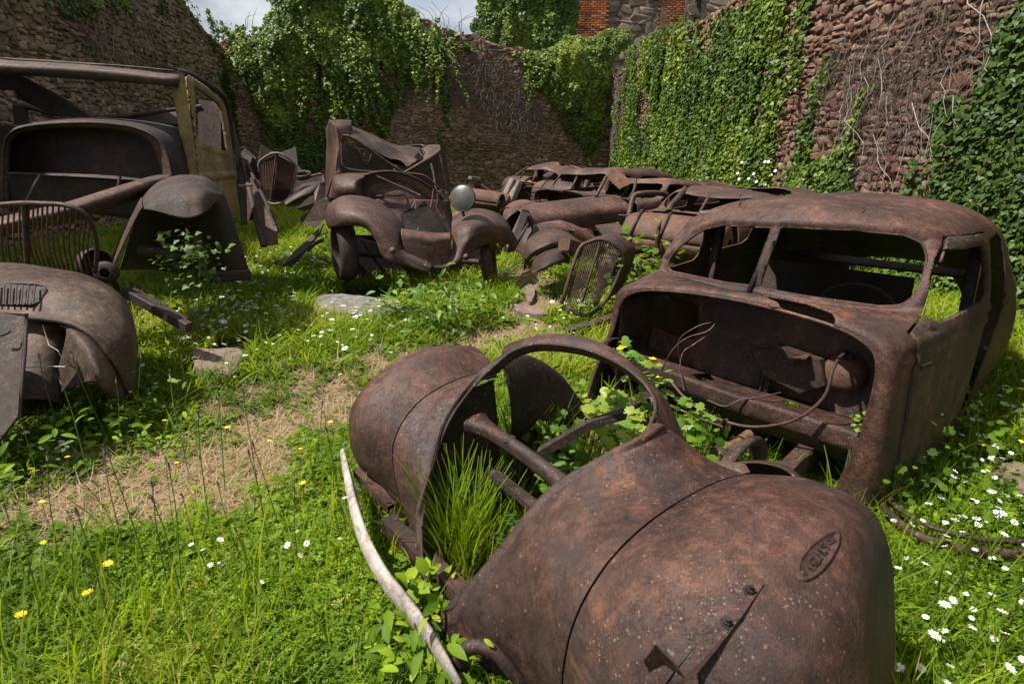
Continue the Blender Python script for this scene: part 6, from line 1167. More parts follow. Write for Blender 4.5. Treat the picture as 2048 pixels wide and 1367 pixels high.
def engine(parent, fr, y0, z0, mat='hero_dark', seed=0):
    rg = R_(seed + 500); q = MB(); q.beam(fr.W((0, y0, z0)), fr.W((0, y0 + .6, z0 + .02)), .24, .26, bev=.1); e = q.build('engine_block', M[mat], parent, smooth=False)
    q = MB(); q.beam(fr.W((0, y0 + .04, z0 + .16)), fr.W((0, y0 + .55, z0 + .18)), .13, .06, bev=.3); q.build('rocker_cover', M['mid'], e, smooth=False)
    for k in range(4):
        q = MB(); yk = y0 + .1 + .13 * k; q.tube([fr.W((.12, yk, z0 + .08)), fr.W((.20, yk, z0 + .06)), fr.W((.22, yk, z0 - .05))], .022, 8, n=8); q.build('exhaust_pipe', M['ochre'], e)
    q = MB(); q.lathe(fr.W((0, y0 - .06, z0 + .05)), fr.W((0, 1, 0)) - fr.W((0, 0, 0)), [(.001, 0), (.05, 0), (.055, .03), (.12, .035), (.12, .045), (.001, .05)], 16); q.build('pulley', M['mid'], e)
    for k in range(4):
        a = [rg.uniform(-.4, .4), y0 + rg.uniform(-.1, .5), z0 + rg.uniform(-.1, .2)]; q = MB(); q.tube([fr.W(a), fr.W(np.array(a) + rg.normal(0, .15, 3)), fr.W(np.array(a) + rg.normal(0, .25, 3) * [1, 1, .5])], .008, 6, n=16); q.build('loose_pipe', M['hero'], parent)
for rr, f_, y_, z_0, sd_ in ((r2, fr_at(1160, 388, .76, 1.62, .5, yw), .8, .45, 1), (r3, fr_at(1075, 368, .77, 1.62, .5, yw), .7, .45, 2), (r4, fr_at(1400, 430, .76, 1.75, .1, yw), .5, .30, 3)): engine(rr, f_, y_, z_0, 'hero_dark', sd_)
engine(cc, D, .45, .48, 'black', 5)
# orange swollen cowls
def cowl(parent, cen, ax, r, ln, mat, nm, bands=(), seed=1):
    ax = np.array(ax, float); ax /= np.linalg.norm(ax); u_ = np.cross(ax, (0, 0, 1)); u_ /= np.linalg.norm(u_); v_ = np.cross(u_, ax); v_ *= np.sign(v_[2])
    prof = [(0.0, .3), (.02, .72), (.06, .9), (.2, 1.0), (.5, 1.03), (.8, 1.0), (.94, .9), (.98, .72), (1.0, .3)]
    rows = [[np.array(cen) + ax * ln * (s - .5) + r * k * (u_ * math.cos(a) * 1.1 + v_ * math.sin(a)) for a in np.linspace(0, 2 * math.pi, 30)] for s, k in prof]
    sheet(nm, cr(np.array(rows), 50), M[mat], parent, .006, .04, 3, seed)
    for s in bands:
        q = MB(); q.tube([np.array(cen) + ax * ln * (s - .5 + .03 * math.sin(a * 2)) + r * 1.05 * (u_ * math.cos(a) * 1.1 + v_ * math.sin(a)) for a in np.linspace(0, 2 * math.pi, 30, endpoint=False)], .016, 6, closed=True, caps=False); q.build('strap', M['hero_dark'], parent)
lat = (math.cos(yw), math.sin(yw), 0)
c4 = at(1350, 478, 5.65); cowl(r4, c4, (.80, -.55, -.05), .225, 1.05, 'ochre', 'cowl', (.14, .42), 3)
c2 = at(1115, 388, 11.3); cowl(r2, c2, lat, .24, 1.15, 'pink', 'cowl', (.3,), 4)
c3 = at(1046, 375, 13.2); cowl(r3, c3, lat, .24, 1.1, 'pink', 'cowl', (), 5)
# broken roofs and loose panels over the row
def bent(pts, parent, mat='pink', th=.02, nm='roof_scrap'): return panel(pts, nm, mat, parent, th=th)
bent([(1213, 353, 8.6), (1236, 344, 8.8), (1248, 350, 8.8), (1262, 368, 8.6), (1240, 378, 8.2)], r1, 'ochre'); pipe([(1192, 393, 8.3), (1203, 372, 8.4), (1212, 354, 8.5)], .025, 'screen_pillar', 'mid', r1)
bent([(1365, 384, 7.0), (1382, 374, 7.3), (1430, 374, 7.5), (1505, 382, 7.6), (1490, 388, 7.4), (1420, 384, 7.1)], r4, 'pink', .03); pipe([(1337, 424, 6.2), (1342, 412, 6.3), (1360, 392, 6.5), (1370, 378, 6.7)], .035, 'screen_pillar', 'mid', r4)
pipe([(1364, 380, 6.8), (1375, 388, 6.7), (1385, 392, 6.7), (1410, 384, 6.9)], .012, 'torn_edge', 'grey', r4)
pipe([(1238, 430, 7.3), (1300, 434, 6.5), (1360, 445, 5.9)], .011, 'rod', 'mid', r4, flat=1); pipe([(1325, 440, 5.6), (1312, 465, 5.45), (1315, 500, 5.4), (1316, 520, 5.4)], .012, 'hanging_wire', 'hero', r4)
# open door frame of the long bonnet wreck
q = MB(); dp = [(1250, 470, 7.2), (1258, 430, 7.3), (1264, 402, 7.4), (1272, 389, 7.45), (1300, 386, 7.5), (1330, 388, 7.6), (1336, 400, 7.6), (1334, 428, 7.55)]; q.tube(even(np.array([at(*p) for p in dp]), 60), .035, 8); q.tube([at(1262, 430, 7.3), at(1334, 432, 7.5)], .02, 6); fo_ = q.build('door_frame', M['mid'], r1)
panel([(1252, 470, 7.2), (1260, 432, 7.3), (1334, 434, 7.55), (1330, 480, 7.5)], 'door_skin', 'hero_dark', r1)
bent([(1118, 334, 13.0), (1135, 331, 13.2), (1165, 345, 13), (1158, 350, 12.6), (1142, 348, 12.6)], r2, 'pink'); pipe([(1140, 332, 13.3), (1180, 342, 12.8), (1240, 346, 12.2)], .03, 'roof_rail', 'mid', r2)
pipe([(1168, 386, 11), (1172, 370, 11.1), (1180, 355, 11.3), (1196, 346, 11.5), (1222, 343, 11.8), (1250, 352, 11.6)], .05, 'roof_rail', 'mid', r2); pipe([(1245, 350, 11), (1275, 345, 11.4), (1310, 341, 11.8)], .035, 'roof_rail', 'mid', r2)
pipe([(1063, 372, 13.2), (1070, 355, 13.3), (1085, 345, 13.5), (1104, 344, 13.8)], .05, 'roof_rail', 'grey', r3); pipe([(1030, 352, 14), (1045, 340, 14.2), (1057, 333, 14.5)], .02, 'roof_rail', 'grey', r3); pipe([(1098, 365, 13), (1110, 348, 13.2), (1118, 336, 13.3)], .04, 'screen_pillar', 'hero_dark', r3)
bent([(1068, 343, 14.6), (1085, 332, 14.8), (1105, 335, 14.8), (1070, 362, 14.4)], r3, 'mid')
for rr, pts_ in ((r1, [(1075, 448, 7.4), (1120, 440, 7.5), (1150, 452, 7.4), (1110, 462, 7.2)]), (r1, [(1190, 452, 7.0), (1235, 446, 7.1), (1262, 470, 6.8), (1215, 482, 6.7)]), (r2, [(1060, 396, 10.6), (1092, 386, 10.8), (1105, 400, 10.5), (1075, 408, 10.4)]), (r2, [(1150, 372, 11), (1185, 366, 11.2), (1192, 384, 10.9), (1160, 392, 10.8)]), (r3, [(1000, 392, 12.6), (1022, 384, 12.8), (1032, 398, 12.5)]), (r3, [(1085, 352, 13.4), (1100, 342, 13.6), (1125, 350, 13.3), (1110, 362, 13.1)]), (r4, [(1262, 500, 5.7), (1290, 492, 5.8), (1310, 515, 5.6), (1280, 528, 5.5)])): bent(pts_, rr, 'hero_dark', .02, 'bent_sheet')
for rr, a_, b2 in ((r1, (1098, 452, 7.3), (1150, 462, 7.2)), (r2, (1118, 345, 12.6), (1128, 378, 12.2)), (r2, (1190, 348, 11.4), (1208, 388, 11)), (r3, (1035, 362, 13.2), (1052, 398, 12.8)), (r1, (1272, 358, 8.4), (1256, 402, 8.1)), (r4, (1300, 425, 6.3), (1322, 462, 5.8))): pipe([a_, ((a_[0] + b2[0]) / 2 + 4, (a_[1] + b2[1]) / 2, (a_[2] + b2[2]) / 2), b2], .022, 'frame_strut', 'hero_dark', rr)
# loose bits between the row and the middle car
def loose(name, label, cat, u, v, Y): return thing(name, label, cat, at(u, v, Y) * [1, 1, 0])
f1 = loose('loose_fender', 'domed loose fender with a crease, upper of the two lying in the weeds', 'fender', 1100, 520, 5.9)
skin([[(1043, 512, 6.0), (1050, 485, 6.1), (1072, 465, 6.3), (1100, 458, 6.4), (1130, 463, 6.4), (1155, 478, 6.3), (1168, 490, 6.2)], [(1044, 516, 5.85), (1056, 492, 5.85), (1078, 474, 5.95), (1102, 466, 6.0), (1128, 470, 6.05), (1150, 483, 6.1), (1164, 494, 6.1)], [(1050, 519, 5.75), (1064, 502, 5.7), (1084, 490, 5.72), (1105, 482, 5.75), (1126, 484, 5.85), (1146, 492, 6.0), (1160, 500, 6.0)], [(1058, 520, 5.75), (1070, 509, 5.7), (1088, 500, 5.7), (1105, 493, 5.72), (1122, 493, 5.8), (1140, 500, 5.95), (1154, 508, 6.0)]], 'skin', 'mid', f1, 30, 50, dent=.03, seed=71)
f2_ = loose('loose_fender', 'torn loose fender, lower of the two, beside the upright radiator', 'fender', 1095, 545, 5.5)
skin([[(1060, 542, 5.6), (1070, 515, 5.7), (1092, 498, 5.8), (1122, 491, 5.9), (1138, 500, 5.9)], [(1062, 545, 5.45), (1078, 524, 5.45), (1098, 508, 5.5), (1125, 502, 5.6), (1140, 512, 5.7)], [(1068, 546, 5.35), (1086, 533, 5.3), (1104, 522, 5.35), (1126, 516, 5.45), (1140, 522, 5.6)], [(1076, 546, 5.35), (1092, 537, 5.3), (1108, 530, 5.33), (1126, 525, 5.42), (1137, 528, 5.55)]], 'skin', 'mid', f2_, 26, 40, dent=.02, seed=72)
bx = loose('rusty_box', 'small orange rusty box propped on the loose fender', 'scrap metal', 1145, 495, 5.6)
q = MB(); q.beam(at(1128, 488, 5.5), at(1165, 498, 5.7), .14, .12, (.1, .2, 1)); q.build('box_shell', M['ochre'], bx, smooth=False)
rg_ = loose('radiator_grille', 'tall slatted radiator grille standing tilted in the grass', 'radiator', 1180, 600, 4.6)
gl = [(1124, 612, 4.5), (1130, 585, 4.5), (1145, 535, 4.55), (1160, 496, 4.6), (1178, 484, 4.62), (1200, 479, 4.62), (1222, 486, 4.62), (1243, 504, 4.62), (1246, 520, 4.62), (1232, 560, 4.57), (1212, 600, 4.52), (1190, 622, 4.5), (1172, 630, 4.48), (1145, 624, 4.48)]
pipe(gl, .017, 'frame', 'mid', rg_, closed=True, n=110); Gp = np.array([at(*p) for p in gl])
dd = np.array([.13, .17, .02]); rows = [even(Gp[4:11], 40), even(Gp[4:11], 40) + dd * .5 + [0, 0, .01], even(Gp[4:11], 40) + dd]; sheet('shell_side', net(rows, 8, 40), M['mid'], rg_, .008, .006, 3, 77)
slats(rg_, at, [(1163, 497, 4.6), (1180, 487, 4.6), (1200, 483, 4.6), (1222, 489, 4.6), (1240, 505, 4.6)], [(1130, 612, 4.48), (1142, 618, 4.47), (1157, 623, 4.47), (1175, 623, 4.47), (1194, 612, 4.49)], .0045, 'slats', 'mid', 22); pipe([(1201, 484, 4.58), (1182, 545, 4.53), (1157, 624, 4.46)], .008, 'centre_bar', 'mid', rg_)
for k in range(5):
    t_ = .12 + .18 * k; a_ = at(1163, 497, 4.64) * (1 - t_) + at(1130, 612, 4.52) * t_; b2 = at(1240, 505, 4.64) * (1 - t_) + at(1194, 612, 4.53) * t_
    q = MB(); q.tube([a_, b2], .003, 5); q.build('cross_wire', M['grey'], rg_)
pf = loose('distant_fender', 'round fender resting in front of the long bonnet wreck', 'fender', 1040, 440, 7.6)
skin([[(1004, 436, 7.7), (1010, 415, 7.9), (1028, 402, 8.1), (1052, 399, 8.2), (1075, 406, 8.2)], [(1006, 440, 7.5), (1016, 422, 7.55), (1034, 409, 7.7), (1054, 404, 7.9), (1074, 410, 8.0)], [(1012, 441, 7.45), (1022, 430, 7.45), (1038, 420, 7.55), (1052, 415, 7.7), (1066, 416, 7.9)]], 'skin', 'pink', pf, 20, 30, dent=.02, seed=78)
pg = loose('fallen_grille', 'fallen slatted grille leaning beside the long bonnet wreck', 'radiator', 1030, 495, 6.8)
panel([(1044, 421, 7.0), (1058, 424, 7.0), (1062, 440, 7.0), (1030, 500, 6.6), (1015, 504, 6.6), (1012, 490, 6.7)], 'panel', 'hero', pg, th=.05); slats(pg, at, [(1045, 423, 6.9), (1056, 426, 6.9)], [(1015, 500, 6.52), (1028, 500, 6.52)], .007, 'slats', 'mid', 6)
skin([[(1045, 420, 7.05), (1056, 420, 7.15), (1066, 436, 7.1)], [(1048, 430, 6.95), (1060, 432, 6.9), (1068, 446, 7.0)], [(1050, 446, 7.0), (1062, 452, 6.9), (1064, 466, 7.0)]], 'lamp_shell', 'pink', pg, 16, 16, dent=.01, seed=79)
tp = loose('timber_post', 'splintered grey timber post stump leaning among the far wrecks', 'post', 1020, 405, 9.2)
for a_, b2, w_ in (((1006, 408, 9.2), (1028, 360, 9.3), .13), ((1016, 412, 9.1), (1036, 366, 9.3), .12), ((1000, 405, 9.3), (1020, 368, 9.4), .08)):
    q = MB(); q.beam(at(*a_), at(*b2), w_, .12); q.build('splinter', M['timber' if w_ != .08 else 'black'], tp, smooth=False)
dr = loose('rusty_drum', 'crumpled ochre drum with an open end behind the pale headlamp', 'drum', 975, 410, 8.6)
cowl(dr, at(968, 402, 8.8), (.95, -.15, -.12), .16, .8, 'ochre', 'shell', (), 6)
q = MB(); q.lathe(at(1001, 405, 8.5), (.9, -.4, -.1), [(.02, -.02), (.10, -.02), (.12, 0), (.125, .02), (.11, .02), (.1, -.01)], 20); q.build('open_end', M['black'], dr)
bt = loose('battery_case', 'small black and white case standing behind the pale headlamp', 'box', 945, 380, 10.5)
q = MB(); q.beam(at(942, 378, 10.5), at(955, 378, 10.6), .2, .2); q.build('case', M['black'], bt, smooth=False); q = MB(); q.beam(at(940, 355, 10.45), at(957, 357, 10.55), .12, .05); q.build('lid', M['chrome'], bt, smooth=False)
# beams beside the cabin
bmx = loose('steel_beam', 'dark channel beam lying beside the nearest wreck', 'beam', 1185, 665, 3.2)
q = MB(); q.channel(gp(1130, 668, .06), gp(1245, 632, .10), .09, .07); q.build('channel', M['black'], bmx, smooth=False)
q = MB(); q.plate([gp(1205, 690, .3), gp(1225, 660, .34), gp(1190, 800, .05), gp(1170, 790, .05)], .01); q.build('web_plate', M['black'], bmx, smooth=False)
# tyre hoop in the daisies on the right, hoop under the nose
hp_ = loose('buried_hoop', 'rusty hoop half buried in the daisies right of the nearest wreck', 'hoop', 1900, 1060, 2.0)
pipe([(1750, 985, 0), (1775, 1025, 0), (1830, 1068, 0), (1900, 1092, 0), (1980, 1105, 0), (2060, 1108, 0), (2180, 1100, 0)], .013, 'rim', 'mid', hp_, fn=lambda u, v, z: gp(u, v, .05), n=70, flat=1.6)
pipe([(1762, 978, 0), (1800, 1018, 0), (1860, 1052, 0), (1930, 1072, 0), (2010, 1082, 0), (2100, 1080, 0)], .010, 'inner_rim', 'hero_dark', hp_, fn=lambda u, v, z: gp(u, v, .075), n=60)
h2o = thing('curled_band', 'curled rusty band under the nose of the nearest wreck', 'hoop', gp(985, 1340, 0))
q = MB(); q.tube([gp(u, v, z) for u, v, z in [(918, 1340, .10), (925, 1305, .16), (950, 1292, .19), (985, 1300, .19), (1015, 1330, .16), (1050, 1375, .10), (1080, 1420, .04)]], .018, 8, n=50, flat=1.2, up=(0, 0, 1)); q.build('band', M['hero'], h2o)
# stone slabs
def slab(name, label, pts, z, mat, seed, bump=.03):
    P_ = np.array([gp(u, v, z) for u, v in pts]); P_ = even(P_, 40, True); c0 = P_.mean(0); rg = R_(seed); rows = [P_ * [1, 1, 0] + [0, 0, -.03]]
    for k in (1, .93, .75, .5, .25, .03): rows.append(c0 + (P_ - c0) * k + np.stack([0 * P_[:, 0], 0 * P_[:, 0], (fbm((c0 + (P_ - c0) * k)[:, 0] * 7, (c0 + (P_ - c0) * k)[:, 1] * 7, seed) - .5) * bump + (.0 if k == 1 else .012)], 1))
    q = MB(); q.grid(np.array(rows), False, True); props(q.build(name, M[mat], smooth=False), label, 'stone slab')
slab('stone_slab', 'big grey flat stone slab before the crushed middle car', [(630, 598), (660, 588), (700, 590), (760, 598), (805, 606), (800, 620), (750, 628), (690, 626), (650, 616)], .07, 'rock', 1)
slab('stone_slab', 'brown flat slab sunk in the grass beyond the lower left hulk', [(385, 700), (430, 697), (485, 700), (480, 725), (465, 748), (420, 745), (390, 730)], .05, 'rock_red', 2)
slab('stone_slab', 'thin grey slate lying at the path edge by the upright radiator', [(1020, 608), (1050, 612), (1095, 626), (1085, 630), (1040, 624)], .04, 'rock_red', 3)
slab('stone_slab', 'narrow pale stone in the path past the middle car', [(1052, 572), (1066, 570), (1070, 590), (1062, 602), (1052, 592)], .05, 'rock_red', 4)
slab('stone_slab', 'grey flat stone in the daisies at the right edge', [(1985, 935), (2030, 925), (2100, 950), (2100, 985), (2040, 985), (2000, 965)], .04, 'rock_red', 5)
rk = MB(); rg = R_(3)
for u, v, r in [(762, 742, .018), (748, 752, .01), (1008, 700, .012), (700, 775, .008), (552, 890, .01), (300, 960, .012)]:
    p = gp(u, v, r * .6); V_ = []; 
    rk = MB(); rk.ball(p, r, 6); o = rk.build('pebble', M['rock'], smooth=False)
    for vv in o.data.vertices: vv.co *= 1 + rg.uniform(-.25, .25)
    props(o, 'small grey stone on the dry path', 'stone', 'pebbles on the path')
# burnt lump on the toe shelf
rk = MB(); rk.ball(K.W(K.k(1530, 770, z=.34)), .028, 7); o = rk.build('slag_lump', M['black'], smooth=False)
for vv in o.data.vertices: vv.co *= 1 + rg.uniform(-.4, .5)
props(o, 'grey black clinker lump lying inside the engine bay shelf', 'slag')
rk = MB(); rk.ball(K.W(K.k(1547, 752, z=.36)), .02, 7); o = rk.build('slag_lump', M['rock'], smooth=False)
for vv in o.data.vertices: vv.co *= 1 + rg.uniform(-.4, .5)
props(o, 'pale ashy lump behind the black clinker in the engine bay', 'slag')

# ------------------------------------------------------------------ plants
def tuft(name, label, c, n, h, spread, seed, mat='grass', tint=(.3, .75), lean=.35, wid=.012, cat='grass tuft', z0=None):
    rg = R_(seed); T_, F_ = blade(6, wid, .28); nn_ = n; P_ = np.stack([c[0] + rg.normal(0, spread, nn_), c[1] + rg.normal(0, spread, nn_), np.full(nn_, c[2])], 1)
    a = rg.uniform(0, 6.283, nn_); Yv = np.stack([np.cos(a), np.sin(a), 0 * a], 1); Zv = np.stack([np.cos(a) * abs(rg.normal(0, lean, nn_)) , np.sin(a) * abs(rg.normal(0, lean, nn_)), np.ones(nn_)], 1); Zv /= np.linalg.norm(Zv, axis=1, keepdims=True); Xv = np.cross(Yv, Zv)
    V_, F__ = scatter_mesh(P_, Xv, Yv, Zv, h * rg.uniform(.45, 1.1, nn_), T_, F_); o = mesh_obj(name, V_, F__, M[mat], smooth=False, tint=np.repeat(np.clip(rg.uniform(tint[0], tint[1], nn_), 0, 1), len(T_)), loc=(c[0], c[1], 0))
    return props(o, label, cat)
tuft('grass_tuft', 'tall bright grass tuft growing up through the empty grille ring', gp(925, 1150, .03), 330,         .44, .045, 1, tint=(.2, .68), lean=.13, wid=.0065)
tuft('dry_grass_tuft', 'straw coloured grass at the foot of the tall tuft inside the ring', gp(925, 1165, .03), 170, .20, .05, 2, tint=(.78, .95), lean=.6, wid=.008, cat='grass tuft')
tuft('grass_tuft', 'darker grass behind the lamp brace of the nearest wreck', gp(1050, 960, .03), 130, .38, .06, 3, tint=(.15, .5), lean=.2, wid=.008)
tuft('grass_tuft', 'seeding brown grass beside the cross member inside the ring', gp(1150, 940, .03), 90, .34, .06, 4, tint=(.72, .95), lean=.22, wid=.006)
for k, (u, v, h_) in enumerate([(885, 600, .26), (700, 560, .2), (500, 520, .3)]):
    tuft('grass_tuft', ['tall grass blades before the middle car', 'short grass at the left wheel of the middle car', 'lush grass beside the ochre leaning door'][k], gp(u, v, 0), 260, h_, .11, 20 + k, tint=(.4, .78), lean=.2)
# lobed leaves for celandine and broad weeds
LB = np.array([(0, .0, 0), (.12, .15, .02), (.38, .18, .03), (.30, .38, .02), (.5, .55, .02), (.28, .62, .02), (.22, .9, 0), (0, 1.0, -.04), (-.22, .9, 0), (-.28, .62, .02), (-.5, .55, .02), (-.30, .38, .02), (-.38, .18, .03), (-.12, .15, .02), (0, .5, .06)])
LBF = np.array([(14, 0, 1, 2), (14, 2, 3, 4), (14, 4, 5, 6), (14, 6, 7, 8), (14, 8, 9, 10), (14, 10, 11, 12), (14, 12, 13, 0)])
def leafy(name, label, pts, n, size, seed, mat='celandine', cat='plant', stems=None, tpl=None, spread=.04, tint=(.1, 1)):
    rg = R_(seed); pts = np.array(pts); rt = thing(name, label, cat, pts[:, :].mean(0) * [1, 1, 0]); i = rg.randint(0, len(pts), n); P_ = pts[i] + rg.normal(0, spread, (n, 3)); P_[:, 2] = np.maximum(P_[:, 2], .01)
    a = rg.uniform(0, 6.283, n); D_ = np.stack([np.cos(a), np.sin(a), rg.uniform(-.2, .6, n)], 1); X, Y, Z = basis(np.tile([0, -.25, 1.], (n, 1)), D_, rg, .4, .2)
    T_, F_ = tpl if tpl else (LB, LBF); V_, F__ = scatter_mesh(P_, X, Y, Z, size * rg.uniform(.5, 1.3, n), T_, F_); mesh_obj('leaves', V_, F__, M[mat], rt, smooth=False, tint=np.repeat(rg.uniform(tint[0], tint[1], n), len(T_)))
    cm = pts.mean(0) * [1, 1, 0]
    if np.abs(pts - cm)[:, :2].max() < .45:
        for p in pts: q = MB(); q.tube([cm + [rg.normal(0, .01), rg.normal(0, .01), 0], (cm + p) / 2 + [0, 0, .03], p], [.003, .0015], 5, n=8); q.build('stem', M['stalk'], rt)
    return rt
def flower(parent, c, r, mat, n=4, seed=0):
    rg = R_(seed); q = MB(); a0 = rg.uniform(0, 6)
    for k in range(n):
        a = a0 + k * 2 * math.pi / n; d = np.array([math.cos(a), math.sin(a), .15]); e = np.array([-math.sin(a), math.cos(a), 0]); q.plate([c, c + d * r * .6 + e * r * .4, c + d * r, c + d * r * .6 - e * r * .4], .0008)
    q.build('flower', M[mat], parent, smooth=False)
kp = lambda pts: [K.W(K.k(u, v, y=y)) for u, v, y in pts]
cel = leafy('celandine', 'yellow green celandine in flower between the ring and the engine bay', kp([(1245, 705, .95), (1268, 715, .95), (1300, 740, 1.1), (1318, 758, 1.15), (1325, 780, 1.15), (1380, 812, 1.2), (1400, 830, 1.2), (1370, 845, 1.15), (1390, 850, 1.2)]), 70, .048, 5, spread=.018, tint=(.2, .8))
for k, (u, v, y) in enumerate([(1240, 697, .93), (1246, 693, .95), (1305, 717, 1.1), (1318, 755, 1.12)]): flower(cel, K.W(K.k(u, v, y=y)), .016, 'yellow', 4, k)
leafy('celandine', 'pale yellowing celandine leaves filling the right side of the ring', kp([(1235, 790, .95), (1250, 830, .95), (1258, 860, .9), (1240, 880, .85), (1225, 900, .8), (1205, 830, .95), (1180, 800, 1.1), (1215, 870, .9)]), 130, .06, 6, spread=.035, tint=(.5, 1.0))
leafy('celandine', 'green celandine clump under the cross member inside the ring', kp([(1110, 850, .9), (1130, 870, .85), (1100, 900, .8), (1150, 900, .8), (1120, 940, .7), (1080, 880, .8), (1060, 1060, .35), (1030, 1090, .3)]), 150, .055, 7, spread=.045, tint=(.1, .7))
leafy('seedling', 'small green seedling growing on the right end of the toe shelf', kp([(1715, 835, 1.62), (1722, 850, 1.62), (1708, 838, 1.62)]), 14, .02, 8, spread=.008, tint=(.4, .9), cat='plant')
leafy('weed_clump', 'dark leafy weeds around the steering shaft of the nearest wreck', kp([(1400, 940, .95), (1385, 900, .95), (1420, 890, 1.05), (1350, 830, 1.0), (1310, 800, 1.1)]), 80, .05, 9, mat='herb', spread=.04, tint=(0, .6))
leafy('weed_clump', 'leafy weeds climbing beside the pale bumper', [gp(835, 1180, .16), gp(850, 1215, .1), gp(800, 1080, .1), gp(820, 1120, .1), gp(845, 1195, .14), gp(875, 1250, .08)], 120, .045, 10, mat='herb', spread=.035, tint=(.3, .95), tpl=(T5, F5))
leafy('weed_clump', 'broad leaved dock plants at the bottom beside the bumper', [gp(770, 1290, .08), gp(850, 1290, .1), gp(905, 1300, .1), gp(880, 1350, .08), gp(790, 1340, .08), gp(960, 1330, .08)], 190, .055, 11, mat='herb', spread=.05, tint=(.3, .95), tpl=(T4, F4))
leafy('ivy_plant', 'dark ivy sprouting from the axle of the big left car', [at(u, v, 4.0) for u, v in [(345, 500), (365, 490), (400, 495), (415, 520), (385, 530), (395, 570), (360, 560), (330, 520), (350, 600)]], 190, .055, 12, mat='ivy', spread=.07, tpl=(IVY_T, IVY_F), tint=(.2, .8), cat='ivy')
bush = [gp(u, v, z) for u, v, z in [(800, 600, .2), (830, 590, .25), (860, 600, .3), (890, 585, .32), (920, 600, .25), (955, 600, .2), (850, 630, .18), (910, 630, .16), (780, 625, .12), (980, 610, .12)]]
leafy('weed_clump', 'tall pale weeds standing before the crushed middle car', bush, 330, .075, 13, mat='celandine', spread=.10, tpl=(T4, F4), tint=(0, .75))
leafy('weed_clump', 'weeds around the foot of the upright radiator', [gp(u, v, .12) for u, v in [(1150, 640), (1210, 620), (1240, 600), (1260, 570), (1290, 570), (1120, 560), (1140, 550), (1260, 610)]], 300, .06, 14, mat='herb', spread=.09, tpl=(T4, F4), tint=(.2, 1))
leafy('bramble', 'straggly green brambles between the radiator and the nearest wreck', [at(u, v, 4.8) for u, v in [(1270, 540), (1290, 560), (1260, 590), (1280, 520), (1300, 530), (1250, 560), (1230, 620)]], 260, .07, 15, mat='herb', spread=.15, tint=(.1, .8))
leafy('weed_clump', 'leafy weeds along the foot of the lower left hulk', [gp(u, v, .07) for u, v in [(120, 880), (200, 850), (280, 820), (330, 700), (60, 920), (240, 870), (300, 740), (340, 660), (20, 960)]], 520, .05, 16, mat='herb', spread=.09, tpl=(T4, F4), tint=(.2, .9))
leafy('weed_clump', 'ferny weeds in the shade right of the nearest wreck', [gp(u, v, .09) for u, v in [(1850, 930), (1900, 880), (1950, 870), (1830, 980), (1960, 800), (1990, 900), (1880, 1000), (2010, 960)]], 420, .036, 17, mat='herb', spread=.13, tint=(0, .6))
leafy('daisy_bush', 'ox eye daisies in bloom at the foot of the right wall', [WR.P(np.array(q_), np.array(z_), .35) for q_, z_ in [(11.3, .5), (11.5, .9), (11.7, .7), (11.9, 1.0), (12.1, .6), (12.3, .9), (11.1, .8)]], 300, .06, 18, mat='herb', spread=.14, tpl=(T4, F4), tint=(.2, .9))
db = [o for o in COL.objects if o.name == 'daisy_bush'][0]; rg = R_(6)
def daisy_mesh(q_p, q_y, c, r, n=14, nrm=(0, 0, 1), droop=0.0):
    nrm = np.array(nrm, float); nrm /= np.linalg.norm(nrm); u_ = np.cross(nrm, (0, 1, .1)); u_ /= np.linalg.norm(u_); v_ = np.cross(nrm, u_)
    for k in range(n):
        a = 2 * math.pi * k / n; d = u_ * math.cos(a) + v_ * math.sin(a); e = -u_ * math.sin(a) + v_ * math.cos(a); z_ = nrm * (.12 * r * math.sin(k * 2.4) + droop * r)
        q_p.add([c + d * r * .25 - e * r * .06, c + d * r * .25 + e * r * .06, c + d * r * .8 + e * r * .14 + z_, c + d * r + z_, c + d * r * .8 - e * r * .14 + z_], [(0, 1, 2, 3, 4)])
    q_y.lathe(c, nrm, [(r * .30, 0), (r * .26, r * .10), (r * .12, r * .15), (.0001, r * .16)], 9)
for k in range(16):
    p = WR.P(np.array(rg.uniform(11.0, 12.4)), np.array(rg.uniform(.55, 1.25)), .5); qp, qy = MB(), MB(); daisy_mesh(qp, qy, p, .024, 14, (-.8, -.6, .5)); f_ = qp.build('flower', M['petal'], db, smooth=False); qy.build('disc', M['yolk'], f_)

# daisies: every flower its own, built once and copied
def make_flower(kind, r, h):
    root = thing(kind, '-', kind, (0, 0, 0)); qp, qy, qs = MB(), MB(), MB(); c = np.array([0, 0, h])
    if kind == 'daisy': daisy_mesh(qp, qy, c, r, 18, (.1, -.15, 1), .12)
    else:
        for rr_, n_ in ((1.0, 16), (.7, 12), (.4, 8)): daisy_mesh(qp, qy, c + [0, 0, .15 * r * (1 - rr_)], r * rr_, n_, (.05, -.1, 1), .1)
    pe = qp.build('petals', M['petal' if kind == 'daisy' else 'yellow'], root, smooth=False); qy.build('disc', M['yolk'], root); qs.tube([(0, 0, 0), (.006, .004, h * .5), (0, 0, h)], .0013, 5, n=6); qs.build('stem', M['stalk'], root); return root
def put(proto, first, loc, rz, s, label, group, tilt):
    if first: o = proto
    else:
        o = proto.copy(); COL.objects.link(o)
        for ch in list(proto.children): c = ch.copy(); COL.objects.link(c); c.parent = o
    o.location = tuple(map(float, loc)); o.rotation_euler = (tilt[0], tilt[1], rz); o.scale = (s, s, s); o['label'] = label; o['group'] = group; return o
proto_d = make_flower('daisy', .0125, .10); proto_y = make_flower('dandelion', .0135, .12); nd = 0; rg = R_(77)
